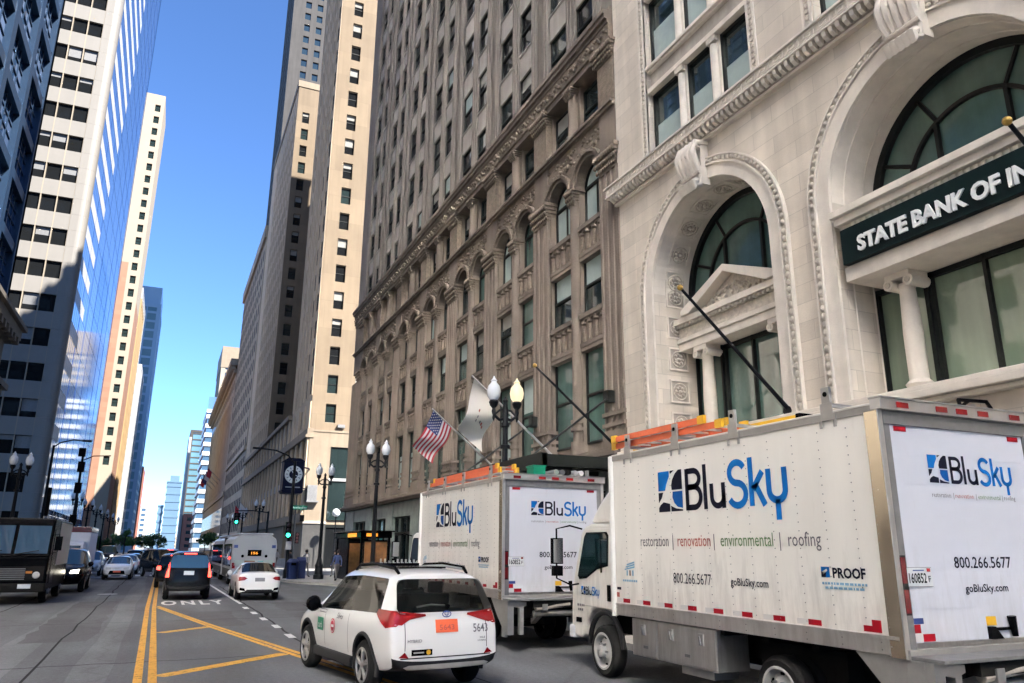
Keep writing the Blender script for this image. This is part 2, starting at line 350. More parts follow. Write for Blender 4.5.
def thing(name, label, cat, loc=(0, 0, 0), rz=0.0, group=None):
    o = bpy.data.objects.new(name, None); C.objects.link(o); o.empty_display_size = 0.3
    o.location = loc; o.rotation_euler = (0, 0, rz); o['label'] = label; o['category'] = cat
    if group: o['group'] = group
    return o
def tag(o, label, cat, group=None):
    o['label'] = label; o['category'] = cat
    if group: o['group'] = group
    return o
def struct(o): o['kind'] = 'structure'; return o
def place(root, loc, rz=0.0): root.location = loc; root.rotation_euler = (0, 0, rz); return root
def dup(root, loc, rz=0.0, label=None, group=None):
    def cp(o, par):
        c = o.copy(); C.objects.link(c)
        if par: c.parent = par
        for ch in list(o.children): cp(ch, c)
        return c
    r = cp(root, None); r.location = loc; r.rotation_euler = (0, 0, rz)
    if label: r['label'] = label
    if group: r['group'] = group
    return r
def dup_part(o, parent, loc):
    c = o.copy(); C.objects.link(c); c.parent = parent; c.location = loc
    for ch in list(o.children):
        k = ch.copy(); C.objects.link(k); k.parent = c
    return c

# text: list of 3-D triangles made from the built-in font
def text_mesh(body, size=1.0, bold=0.0, xs=1.0, spacing=1.0, shear=0.0, align='LEFT', res=3):
    cu = bpy.data.curves.new('t', 'FONT'); cu.body = body; cu.size = size; cu.offset = bold; cu.space_character = spacing; cu.shear = shear
    cu.align_x = align; cu.resolution_u = res; cu.fill_mode = 'FRONT'
    ob = bpy.data.objects.new('t', cu); C.objects.link(ob)
    dg = bpy.context.evaluated_depsgraph_get(); ev = ob.evaluated_get(dg); me = ev.to_mesh()
    v = [(p.co.x*xs, p.co.y) for p in me.vertices]; f = [tuple(p.vertices) for p in me.polygons]
    ev.to_mesh_clear(); bpy.data.objects.remove(ob); bpy.data.curves.remove(cu)
    return v, f
def put_text(mb, body, size, org, u, w, m, **k):
    # org: 3-D left baseline; u, w: unit vectors; returns width
    v, f = text_mesh(body, size, **k)
    org, u, w = Vector(org), Vector(u), Vector(w)
    mb.faces([tuple(org+u*a+w*b) for a, b in v], f, m)
    return max((a for a, b in v), default=0)
def fit_text(mb, body, org, u, w, width, height, m, **k):
    # scaled to a box (cap height x width)
    v, f = text_mesh(body, 1.0, **k)
    x0, x1 = min(a for a, b in v), max(a for a, b in v); y1 = max(b for a, b in v if True)
    org, u, w = Vector(org), Vector(u), Vector(w); sxx = width/(x1-x0); syy = height/y1
    mb.faces([tuple(org+u*(a-x0)*sxx+w*b*syy) for a, b in v], f, m)
# ------------------------------------------------------------------ ground, pavements, markings
b = MB(); b.face([(-3000, -3000, 0), (3000, -3000, 0), (3000, 3500, 0), (-3000, 3500, 0)], asph); struct(b.build('road'))
def pavement(poly, name='sidewalk'):
    m = MB(); n = len(poly)
    top = [(x, y, 0.13) for x, y in poly]; m.face(top, conc)
    for i in range(n):
        a, c = poly[i], poly[(i+1) % n]; m.face([(a[0], a[1], 0), (c[0], c[1], 0), (c[0], c[1], 0.13), (a[0], a[1], 0.13)], kerbm)
    # expansion joints
    xs = [p[0] for p in poly]; ys = [p[1] for p in poly]
    struct(m.build(name))
pavement([(9.15, -70), (12.6, -70), (12.6, 57.2), (8.0, 57.2), (7.2, 56.3), (7.0, 55), (7.0, 50), (7.5, 47.2), (8.6, 44.4), (9.15, 42.5)])
pavement([(9.15, 80), (8.6, 78.2), (7.2, 76.6), (7.4, 75), (8.2, 74), (60, 74), (60, 76.5), (12.6, 76.5), (12.6, 420), (9.15, 420)])
pavement([(-7.6, -70), (-7.6, 66), (-8.4, 67.4), (-30, 67.4), (-30, 64), (-12.2, 64), (-12.2, -70)])
pavement([(-7.6, 84), (-8.4, 82.4), (-40, 82.4), (-40, 93.4), (-12.2, 93.4), (-12.2, 420), (-7.6, 420)])
b = MB()
for x0 in (9.17, 7.05):
    for k in range(-10, 38):
        y = k*1.5
        if x0 > 9: b.box(x0+0.25, 12.0, y, y+0.012, 0.1305, 0.1312, kerbm)
struct(b.build('sidewalk_joints'))
def strip(m, pts, w, mm, z=0.004):
    for (x0, y0), (x1, y1) in zip(pts, pts[1:]):
        d = Vector((x1-x0, y1-y0)); n = Vector((-d.y, d.x)).normalized()*w/2
        m.face([(x0-n.x, y0-n.y, z), (x0+n.x, y0+n.y, z), (x1+n.x, y1+n.y, z), (x1-n.x, y1-n.y, z)], mm)
b = MB()
strip(b, [(-0.09, -20), (-0.1, 13.8), (-0.19, 29.9), (-0.14, 58)], 0.13, yline)
strip(b, [(0.12, -20), (0.11, 13.7), (0.02, 29.9), (0.07, 58)], 0.13, yline)
struct(b.build('yellow_centre_lines'))
b = MB()
strip(b, [(0.13, 30.7), (1.45, 23.0), (2.62, 16.9), (3.6, 11.9)], 0.12, yline, 0.0045)
strip(b, [(0.13, 30.0), (1.45, 22.2), (2.62, 16.0), (3.6, 11.0)], 0.12, yline, 0.0045)
for (x0, y0, x1, y1) in ((0.2, 21.3, 1.42, 22.5), (0.19, 14.3, 2.45, 16.4), (0.2, 7.5, 3.3, 10.9)):
    strip(b, [(x0, y0), (x1, y1)], 0.3, yline, 0.0045)
struct(b.build('yellow_hatching'))
b = MB()
strip(b, [(2.92, 31), (2.7, 47), (2.68, 56)], 0.12, wline)
for (x, y) in ((2.89, 28.9), (2.93, 26.65), (2.96, 24.36), (3.01, 21.98), (3.01, 19.55), (3.05, 17.1), (3.1, 14.7), (3.15, 12.3)): strip(b, [(x, y-0.45), (x, y+0.45)], 0.17, wline)
for k in range(5): strip(b, [(-6.9+1.35*k, 60.1), (-6.0+1.35*k, 60.1)], 0.4, wline)
strip(b, [(0.3, 57.0), (6.6, 57.0)], 0.4, wline)
for k in range(16):
    strip(b, [(-7+k*0.95, 70.5), (-7+k*0.95, 73.5)], 0.4, wline)
    strip(b, [(-7+k*0.95, 62), (-7+k*0.95, 65)], 0.35, wline)
for k in range(14): strip(b, [(-3.2, 66+k*9), (-3.2, 69+k*9)], 0.12, wline)
struct(b.build('white_lane_markings'))
b = MB()
v, f = text_mesh('ONLY', 1.0, bold=0.03, spacing=1.35)
x1 = max(a for a, c in v); y1 = max(c for a, c in v)
b.faces([(0.22+a/x1*2.2, 31.2+c/y1*2.3, 0.0042) for a, c in v], f, wline); struct(b.build('road_lettering'))
# repaired patches and tar seams
for nm, mm, lst in (('asphalt_patch', asph_d, [(-5.6, -3.5, 8, 21), (1.0, 2.3, 22.5, 27.5), (-2.6, -1.2, 20, 34), (3.4, 5.6, 17.5, 20.5), (4.0, 6.2, 27, 31.5), (-4.6, -3.2, 46, 55)]), ('worn_wheel_track', asph_l, [(-2.7, -2.1, 4, 60), (-1.1, -0.55, 4, 60), (-5.9, -5.3, 4, 60), (1.0, 1.45, 31, 56), (4.5, 5.2, 20.6, 26.8)])):
    for i, (x0, x1, y0, y1) in enumerate(lst):
        rn = random.Random(i+int(x0*10)); m = MB(); n = 14
        L_ = [(x0+rn.uniform(-0.08, 0.08), y0+(y1-y0)*k/n) for k in range(n+1)]; R_ = [(x1+rn.uniform(-0.08, 0.08), y0+(y1-y0)*k/n) for k in range(n+1)]
        z = (0.0012 if mm is asph_l else 0.0018)+0.0001*i
        for k in range(n): m.face([(*L_[k], z), (*R_[k], z), (*R_[k+1], z), (*L_[k+1], z)], mm)
        struct(m.build(nm))
m = MB(); rn = random.Random(4)
for (x0, y0, x1, y1) in ((-5.8, 24.3, 6.4, 24.9), (-7.4, 15.8, 3.0, 16.3), (-1.75, 3, -1.8, 56), (-4.4, 6, -4.35, 44), (3.05, 18, 3.1, 45), (0.2, 27.6, 6.9, 27.9), (-7.2, 38.5, 0, 38.2), (4.9, 8, 4.95, 30)):
    pts = [(x0+(x1-x0)*k/30+rn.uniform(-0.05, 0.05), y0+(y1-y0)*k/30+rn.uniform(-0.05, 0.05)) for k in range(31)]
    strip(m, pts, rn.uniform(0.03, 0.055), tarm, 0.0028)
struct(m.build('tar_seams'))
m = MB(); rn = random.Random(11)
for i in range(26):
    x, y = rn.choice([-4.9, -1.6, 1.3, 4.2, 5.4])+rn.uniform(-0.4, 0.4), rn.uniform(7, 46); a0, b0 = rn.uniform(0.08, 0.3), rn.uniform(0.15, 0.7)
    m.face([(x+a0*math.cos(2*PI*k/14)*rn.uniform(0.7, 1.15), y+b0*math.sin(2*PI*k/14)*rn.uniform(0.7, 1.15), 0.0024) for k in range(14)], asph_d)
o = m.build('oil_stains'); struct(o)
# manholes
b = MB()
for (x, y, r) in ((-2.2, 12.5, 0.33), (1.4, 42, 0.33), (4.7, 24, 0.3), (-4.9, 44, 0.35), (-1.9, 39, 0.4)):
    b.cyl((x, y, 0.001), (x, y, 0.005), r, r, 24, steelg)
struct(b.build('manhole_covers'))

# ------------------------------------------------------------------ ornate brown office building
FX = 12.0
def win_unit(name, w, h, fr, gl, sash=True, parent=None, depth=0.09, fw=0.07, blindp=None, bl=0.0):
    # window facing -x; origin at bottom centre of the opening; pane is a sub-part
    m = MB()
    m.box(0, depth, -w/2, -w/2+fw, 0, h, fr); m.box(0, depth, w/2-fw, w/2, 0, h, fr)
    m.box(0, depth, -w/2+fw, w/2-fw, 0, fw, fr); m.box(0, depth, -w/2+fw, w/2-fw, h-fw, h, fr)
    if sash: m.box(-0.01, depth, -w/2+fw, w/2-fw, h*0.5-0.04, h*0.5+0.04, fr)
    o = m.build(name, None)
    p = MB()
    if sash:
        z1 = h*(1-bl)
        if bl and blindp:
            p.face([(depth*0.6, -w/2+fw, z1), (depth*0.6, w/2-fw, z1), (depth*0.6, w/2-fw, h-fw), (depth*0.6, -w/2+fw, h-fw)], blindp)
        p.face([(depth*0.6, -w/2+fw, fw), (depth*0.6, w/2-fw, fw), (depth*0.6, w/2-fw, min(z1, h-fw)), (depth*0.6, -w/2+fw, min(z1, h-fw))], gl)
    else:
        p.face([(depth*0.6, -w/2+fw, fw), (depth*0.6, w/2-fw, fw), (depth*0.6, w/2-fw, h-fw), (depth*0.6, -w/2+fw, h-fw)], gl)
    p.build('pane', o)
    return o
def arch_plate(m, x0, x1, yc, zs, r, ya, yb, zt, mm, n=20, ms=None):
    # wall between ya..yb, zs..zt with a half-round hole (radius r, springing at zs); front face at x0, soffit to x1
    pts = [(yc+r*math.cos(PI*i/n), zs+r*math.sin(PI*i/n)) for i in range(n+1)]   # from +y to -y
    def outer(i):
        y, z = pts[i]; a = PI*i/n
        # radial projection to the rectangle
        c, s = math.cos(a), math.sin(a); t = 1e9
        if c > 1e-6: t = min(t, (yb-yc)/c)
        if c < -1e-6: t = min(t, (ya-yc)/c)
        if s > 1e-6: t = min(t, (zt-zs)/s)
        return (yc+c*t, zs+s*t)
    ou = [outer(i) for i in range(n+1)]
    ccorner = [(yb, zt), (ya, zt)]
    for i in range(n):
        a, bb = ou[i], ou[i+1]
        poly = [(x0, *pts[i]), (x0, *a)]
        for cy, cz in ccorner:
            if (abs(a[0]-cy) < 1e-6) != (abs(bb[0]-cy) < 1e-6) and (abs(a[1]-cz) < 1e-6) != (abs(bb[1]-cz) < 1e-6): poly.append((x0, cy, cz))
        poly += [(x0, *bb), (x0, *pts[i+1])]
        m.face(poly, mm)
        m.face([(x0, *pts[i]), (x0, *pts[i+1]), (x1, *pts[i+1]), (x1, *pts[i])], ms or mm)
def arch_ring(m, x0, x1, yc, zs, r0, r1, mm, n=20, a0=0, a1=PI):
    for i in range(n):
        a, c = a0+(a1-a0)*i/n, a0+(a1-a0)*(i+1)/n
        q = lambda r, t: (yc+r*math.cos(t), zs+r*math.sin(t))
        A, B, Cc, D = q(r0, a), q(r0, c), q(r1, c), q(r1, a)
        m.faces([(x0, *A), (x0, *B), (x0, *Cc), (x0, *D), (x1, *A), (x1, *B), (x1, *Cc), (x1, *D)],
                [(0, 1, 2, 3), (0, 4, 5, 1), (3, 2, 6, 7)], mm)
P0, PITCH, NB = 19.3, 5.07, 7
BEND = 57.0
bb = thing('office_building', 'dark brown ornate stone office building with rows of arched windows and a green marble shopfront', 'building', (FX, 38, 0))
w = MB()                       # core and floors behind
w.box(12.62, 22.0, 18.86, BEND-0.1, 0.0, 79, brown_g)
lo = MB(); orn = MB(); up = MB()
def capital(m, y0, y1, x0, z, h, mm):
    k = 6
    for i in range(k):
        t = (i/(k-1))**1.6; e = 0.015+0.15*t
        m.box(x0-e, 12.6, y0-e, y1+e, z+h*i/k, z+h*(i+1)/k-0.004, mm)
    for i in range(max(3, int((y1-y0+0.3)/0.13))):
        y = y0-0.08+i*0.13
        for q, (dx, r_) in enumerate(((0.05, 0.06), (0.09, 0.07), (0.15, 0.08))): m.ball((x0-dx, y+(0.06 if q == 1 else 0), z+h*(0.2+0.27*q)), r_, mm, 6, 1.3)
def pier(y0, y1, x0, zb, zt, m, rib=True):
    m.box(x0, 12.7, y0, y1, zb, zt, brown)
    if rib:
        n = max(1, int((y1-y0)/0.28)); r = 0.085
        for i in range(n+1):
            y = y0+(y1-y0)*i/n
            m.cyl((x0+0.02, y, zb), (x0+0.02, y, zt), r, r, 8, brown, cap=True)
        for z in (zb+0.02, zb+0.62, zb+0.95): m.box(x0-0.1, 12.7, y0-0.11, y1+0.11, z, z+0.12 if z > zb+0.1 else zb+0.5, brown)
def spandrel(y0, y1, z0, z1, m):
    m.box(12.15, 12.72, y0, y1, z0, z1, brown)
    m.box(12.02, 12.3, y0+0.003, y1-0.003, z1-0.17, z1-0.003, brown); m.box(12.06, 12.3, y0+0.003, y1-0.003, z0+0.003, z0+0.16, brown)
    n = 4
    for i in range(n):
        y = y0+(y1-y0)*(i+0.5)/n; q = (y1-y0)/n
        m.cyl((12.11, y, z0+0.16), (12.11, y, z1-0.4), 0.085, 0.06, 7, brown_o)
        m.lathe([(0.06, 0), (0.12, 0.05), (0.1, 0.13)], (12.11, y, z1-0.42), 7, brown_o)
    for i in range(n-1):
        y = y0+(y1-y0)*(i+1)/n; q = (y1-y0)/n
        arch_ring(m, 12.06, 12.17, y, z1-0.36, q*0.32, q*0.55, brown_o, 6)
piers = [P0+PITCH*k for k in range(NB+1)]
for k, p in enumerate(piers):
    y0, y1 = p-0.56, p+0.56
    if k == 0: y0 = 18.84
    if k == NB: y1 = BEND
    pier(y0, y1, FX, 4.95, 14.0, lo); capital(orn, y0, min(y1, p+0.6), FX-0.04, 13.95, 0.8, brown_o)
    lo.box(FX, 12.7, y0, y1, 14.75, 16.2, brown)
    # attic pier and cornice brackets
    lo.box(FX-0.03, 12.7, y0+0.01, y1-0.01, 16.4, 18.5, brown_o); capital(orn, y0, min(y1, p+0.6), FX-0.06, 18.05, 0.6, brown_o)
    yy0, yy1 = (18.84, p+0.66) if k == 0 else ((p-0.66, BEND) if k == NB else (p-0.66, p+0.66))
    up.box(FX+0.04, 12.66, yy0, yy1, 20.0, 79, brown_g)
    for y in ([yy0+0.02, yy0+0.26, yy1-0.26, yy1-0.02] if 0 < k < NB else ([yy1-0.26, yy1-0.02] if k == 0 else [yy0+0.02, yy0+0.26])):
        up.cyl((FX, y, 20.0), (FX, y, 79), 0.1, 0.1, 8, brown_g)
Z_LOW = [(5.3, 3.2), (9.65, 2.05)]
NUP = 17
wa, wb, wc, wd = [], [], [], []
for k in range(NB):
    ya, yb = piers[k]+0.56, piers[k+1]-0.56; ym = (ya+yb)/2
    lo.cyl((12.12, ym, 4.95), (12.12, ym, 13.9), 0.2, 0.2, 12, brown); lo.box(12.2, 12.7, ym-0.24, ym+0.24, 4.95, 14.35, brown)
    for s in (-0.2, 0.2): lo.cyl((12.2, ym+s, 4.95), (12.2, ym+s, 13.9), 0.06, 0.06, 6, brown)
    for z, h in ((4.95, 0.45), (5.75, 0.12), (6.0, 0.12)): lo.lathe([(0.27, 0), (0.27, h)], (12.12, ym, z), 12, brown)
    capital(orn, ym-0.17, ym+0.17, 11.96, 13.75, 0.62, brown_o)
    for s in (-1, 1):
        yc = ym+s*(0.24+(yb-ym-0.24)/2); hw = 0.83
        e0, e1 = (ya, ym-0.24) if s < 0 else (ym+0.24, yb)
        for z, h in Z_LOW: wa.append((yc, z, h))
        # jambs beside the windows
        for q0, q1 in ((e0, yc-hw), (yc+hw, e1)): lo.box(12.13, 12.7, q0, q1, 4.95, 14.35, brown)
        lo.box(12.3, 12.7, yc-hw, yc+hw, 4.95, 5.3, brown)
        spandrel(yc-hw, yc+hw, 8.5, 9.65, lo); spandrel(yc-hw, yc+hw, 11.7, 12.85, lo)
        lo.box(12.08, 12.32, yc-hw+0.004, yc+hw-0.004, 8.36, 8.49, brown); lo.box(12.08, 12.32, yc-hw+0.004, yc+hw-0.004, 11.56, 11.69, brown)
        wb.append((yc, 12.85))
        f0, f1 = (ya, ym) if s < 0 else (ym, yb)
        arch_plate(orn, 12.06, 12.7, yc, 14.35, hw, f0, f1, 16.2, brown_o, 18, brown)
        arch_ring(lo, 11.98, 12.1, yc, 14.35, hw, hw+0.1, brown, 18); arch_ring(orn, 11.88, 12.1, yc, 14.35, hw+0.11, hw+0.24, brown_o, 18)
        for i in range(13):
            a = PI*(i+0.5)/13; orn.ball((11.92, yc+(hw+0.2)*math.cos(a), 14.35+(hw+0.2)*math.sin(a)), 0.06, brown_o, 6)
        # foliage bosses in the spandrels of the arches
        random.seed(k*2+s)
        for i in range(34):
            y = random.uniform(f0+0.05, f1-0.05); z = random.uniform(14.9, 16.1)
            if math.hypot(y-yc, z-14.35) > hw+0.3: orn.ball((12.05, y, z), random.uniform(0.05, 0.09), brown_o, 5)
        wc.append((yc, 16.45, 1.85))
        for q0, q1 in ((e0, yc-0.78), (yc+0.78, e1)): lo.box(12.2, 12.7, q0, q1, 16.4, 18.5, brown)
        yu = ym+s*1.07
        for i in range(NUP): wd.append((yu, 20.0+i*3.35-0.25, 2.05))
        # upper spandrels
        for i in range(NUP):
            z0 = 20.0+i*3.35+1.82
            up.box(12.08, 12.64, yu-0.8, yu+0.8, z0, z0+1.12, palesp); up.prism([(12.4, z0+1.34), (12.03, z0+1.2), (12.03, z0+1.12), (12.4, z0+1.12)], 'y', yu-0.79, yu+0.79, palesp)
    lo.cyl((12.1, ym, 16.4), (12.1, ym, 18.2), 0.22, 0.19, 12, brown); lo.box(12.2, 12.7, ym-0.24, ym+0.24, 16.4, 18.5, brown); capital(orn, ym-0.14, ym+0.14, 11.96, 18.05, 0.42, brown_o)
    up.box(12.05, 12.66, ym-0.3, ym+0.3, 20.0, 79, brown_g)
    for s in (-0.27, 0.0, 0.27): up.cyl((12.06, ym+s, 20.0), (12.06, ym+s, 79), 0.07, 0.07, 8, brown_g)
# string course, cornice
lo.box(11.9, 12.7, 18.85, BEND, 16.2, 16.3, brown); lo.box(11.82, 12.7, 18.852, BEND+0.002, 16.303, 16.397, brown)
lo.box(11.92, 12.7, 18.85, BEND, 18.5, 18.72, brown)
orn.box(11.84, 12.7, 18.853, BEND-0.003, 18.72, 19.3, brown_o)
for i in range(int((BEND-18.9)/0.16)): orn.ball((11.83, 18.95+i*0.16, 19.0+0.12*math.sin(i*1.7)), 0.085, brown_o, 5)
lo.box(11.8, 12.7, 18.85, BEND, 19.3, 19.45, brown); lo.box(11.7, 12.7, 18.852, BEND+0.06, 19.453, 19.62, brown); lo.box(11.64, 12.7, 18.854, BEND+0.08, 19.623, 19.8, brown); lo.box(11.9, 12.7, 18.856, BEND, 19.803, 19.99, brown)
w.build('core', bb); lo.build('lower_wall', bb, smooth=True); orn.build('carved_ornament', bb, smooth=True); up.build('upper_wall', bb, smooth=True)
# ledge above the shopfront
s = MB()
s.box(11.72, 12.75, 18.85, BEND+0.15, 4.55, 4.68, brown); s.box(11.6, 12.75, 18.852, BEND+0.2, 4.683, 4.8, brown); s.box(11.8, 12.75, 18.854, BEND+0.1, 4.803, 4.948, brown)
s.build('ledge', bb)
s = MB(); g = MB()
for k in range(NB+1):
    y0, y1 = piers[k]-0.75, piers[k]+0.75
    if k == 0: y0 = 18.86
    if k == NB: y1 = BEND
    s.box(12.0, 12.6, y0, y1, 0.13, 4.55, marble)
s.box(12.03, 12.6, 18.86, BEND-0.003, 3.75, 4.548, marble); s.box(12.0, 12.6, BEND-0.4, BEND, 0.13, 4.549, marble)
s.build('marble_shopfront', bb)
for k in range(NB):
    y0, y1 = piers[k]+0.75, piers[k+1]-0.75
    g = MB(); g.box(12.2, 12.3, y0, y1, 0.13, 0.6, bronze); g.box(12.18, 12.3, y0, y1, 2.75, 2.9, bronze); g.box(12.18, 12.3, y0, y1, 3.67, 3.748, bronze)
    for q in range(4): yy = y0+(y1-y0)*q/3; g.box(12.18, 12.3, max(y0, yy-0.04), min(y1, yy+0.04), 0.6, 3.67, bronze)
    o = g.build('shop_window', bb)
    g = MB(); mm = tealg if k == 5 else glass
    g.face([(12.28, y0, 0.6), (12.28, y1, 0.6), (12.28, y1, 2.75), (12.28, y0, 2.75)], mm); g.face([(12.28, y0, 2.9), (12.28, y1, 2.9), (12.28, y1, 3.67), (12.28, y0, 3.67)], glass_g if k % 2 else glass)
    g.build('pane', o)
# windows: the hundred that show largest are parts of their own, the remaining ones one part
def put_windows(lst, protos, parent, x, rest_name, limit):
    lst = sorted(lst, key=lambda t: (t[0]-2)**2*1.6+(t[1]-8)**2*0.6)
    for i, t in enumerate(lst[:limit]):
        pr = protos[(i*7+int(t[1]*3)) % len(protos)]
        dup_part(pr, parent, (x-FX, t[0]-38, t[1]))
    return lst[limit:]
protos = {}
def pset(w_, h_, gs, fr=bronze):
    key = (w_, h_)
    if key not in protos:
        protos[key] = [win_unit('window', w_, h_, fr, g_, True, blindp=bp, bl=bl) for (g_, bp, bl) in gs]
    return protos[key]
mixw = [(glass, None, 0), (glass, glass_c, 0.5), (glass_g, None, 0), (glass, blind, 0.35), (glass_g, glass_c, 0.5), (glass, None, 0)]
used = 0
for (yc, z, h) in sorted(wa):
    pr = pset(1.66, h, mixw if h < 3 else [(glass_g, glass_c, 0.45), (glass_c, glass_g, 0.4), (glass_g, None, 0)])
    dup_part(pr[(used*5+int(yc)) % len(pr)], bb, (12.27-FX, yc-38, z)); used += 1
for (yc, z, h) in sorted(wc):
    pr = pset(1.56, h, mixw); dup_part(pr[(used*3) % len(pr)], bb, (12.36-FX, yc-38, z)); used += 1
# arched windows
def arched_unit(hw, hz, fr, gls):
    m = MB(); m.box(0, 0.1, -hw, -hw+0.07, 0, hz, fr); m.box(0, 0.1, hw-0.07, hw, 0, hz, fr); m.box(0, 0.1, -hw+0.07, hw-0.07, 0, 0.08, fr)
    m.box(-0.02, 0.1, -hw+0.07, hw-0.07, hz-0.05, hz+0.06, fr); m.box(0.01, 0.1, -0.03, 0.03, 0.08, hz-0.05, fr)
    arch_ring(m, 0, 0.1, 0, hz, hw-0.08, hw+0.02, fr, 16)
    o = m.build('arched_window'); p = MB()
    p.face([(0.06, -hw+0.05, 0.05), (0.06, hw-0.05, 0.05), (0.06, hw-0.05, hz)]+[(0.06, (hw-0.05)*math.cos(PI*i/14), hz+(hw-0.05)*math.sin(PI*i/14)) for i in range(1, 14)]+[(0.06, -hw+0.05, hz)], gls)
    p.build('pane', o); return o
au = [arched_unit(0.83, 1.5, bronze, glass_c), arched_unit(0.83, 1.5, bronze, glass_g), arched_unit(0.83, 1.5, bronze, glass)]
for i, (yc, z) in enumerate(sorted(wb)):
    dup_part(au[(0, 0, 1, 0, 1, 2, 1)[i % 7]], bb, (12.36-FX, yc-38, z)); used += 1
pu = pset(1.56, 2.1, [(glass_dk, None, 0), (glass_dk, blind, 0.3), (glass, None, 0), (glass_dk, glass_c, 0.45), (glass_dk, None, 0)])
wd.sort(key=lambda t: (t[0]-2)**2+(t[1]-2)**2)
for i, t in enumerate(wd[:100-used]): dup_part(pu[(i*3+int(t[1])) % 5], bb, (12.15-FX, t[0]-38, t[1]))
rest = MB()
for (yc, z, h) in wd[100-used:]:
    rest.box(12.15, 12.23, yc-0.78, yc-0.71, z, z+h, bronze); rest.box(12.15, 12.23, yc+0.71, yc+0.78, z, z+h, bronze); rest.box(12.14, 12.23, yc-0.71, yc+0.71, z+h/2-0.04, z+h/2+0.04, bronze)
    rest.face([(12.21, yc-0.73, z), (12.21, yc+0.73, z), (12.21, yc+0.73, z+h), (12.21, yc-0.73, z+h)], random.choice([glass_dk, glass_dk, glass_dk, glass]))
rest.build('windows', bb, kind='stuff')
# prototypes themselves are only used through their copies
def drop(o):
    for ch in list(o.children): drop(ch)
    bpy.data.objects.remove(o)
for L in protos.values():
    for o in L: drop(o)
for o in au: drop(o)

# ------------------------------------------------------------------ limestone bank building
bk = thing('bank_building', 'pale limestone bank building with tall round arches, keystones and a Greek key cornice', 'building', (FX, 8, 0))
AC = [14.75, 8.25, 1.75, -4.75]; AR, ASP, AO = 2.35, 9.05, 2.9
BY0, BY1 = -8.2, 18.8
m = MB()
m.box(13.6, 22, BY0, BY1-0.02, 0, 45, lime_d)                      # core
edges = [BY1]+[(AC[i]+AC[i+1])/2 for i in range(3)]+[BY0]
for i, c in enumerate(AC):
    yb_, ya_ = edges[i], edges[i+1]
    arch_plate(m, FX, 13.55, c, ASP, AR, ya_, yb_, 12.45, lime, 36, lime_p)
    m.box(FX, 13.55, ya_, c-AR, 4.82, ASP, lime); m.box(FX, 13.55, c+AR, yb_, 4.82, ASP, lime)
    m.box(FX+0.03, 13.5, ya_, yb_, 0.13, 4.5, lime)
m.box(FX, 13.5, BY1-0.6, BY1+0.001, 12.45, 12.5, lime)
m.build('wall', bk)
s = MB(); s.box(11.82, 13.52, BY0, BY1-0.002, 4.5, 4.58, lime_p); s.box(11.7, 13.52, BY0, BY1+0.06, 4.583, 4.72, lime_p); s.box(11.78, 13.52, BY0, BY1-0.004, 4.723, 4.82, lime_p)
s.build('base_ledge', bk, bevel=0.02)
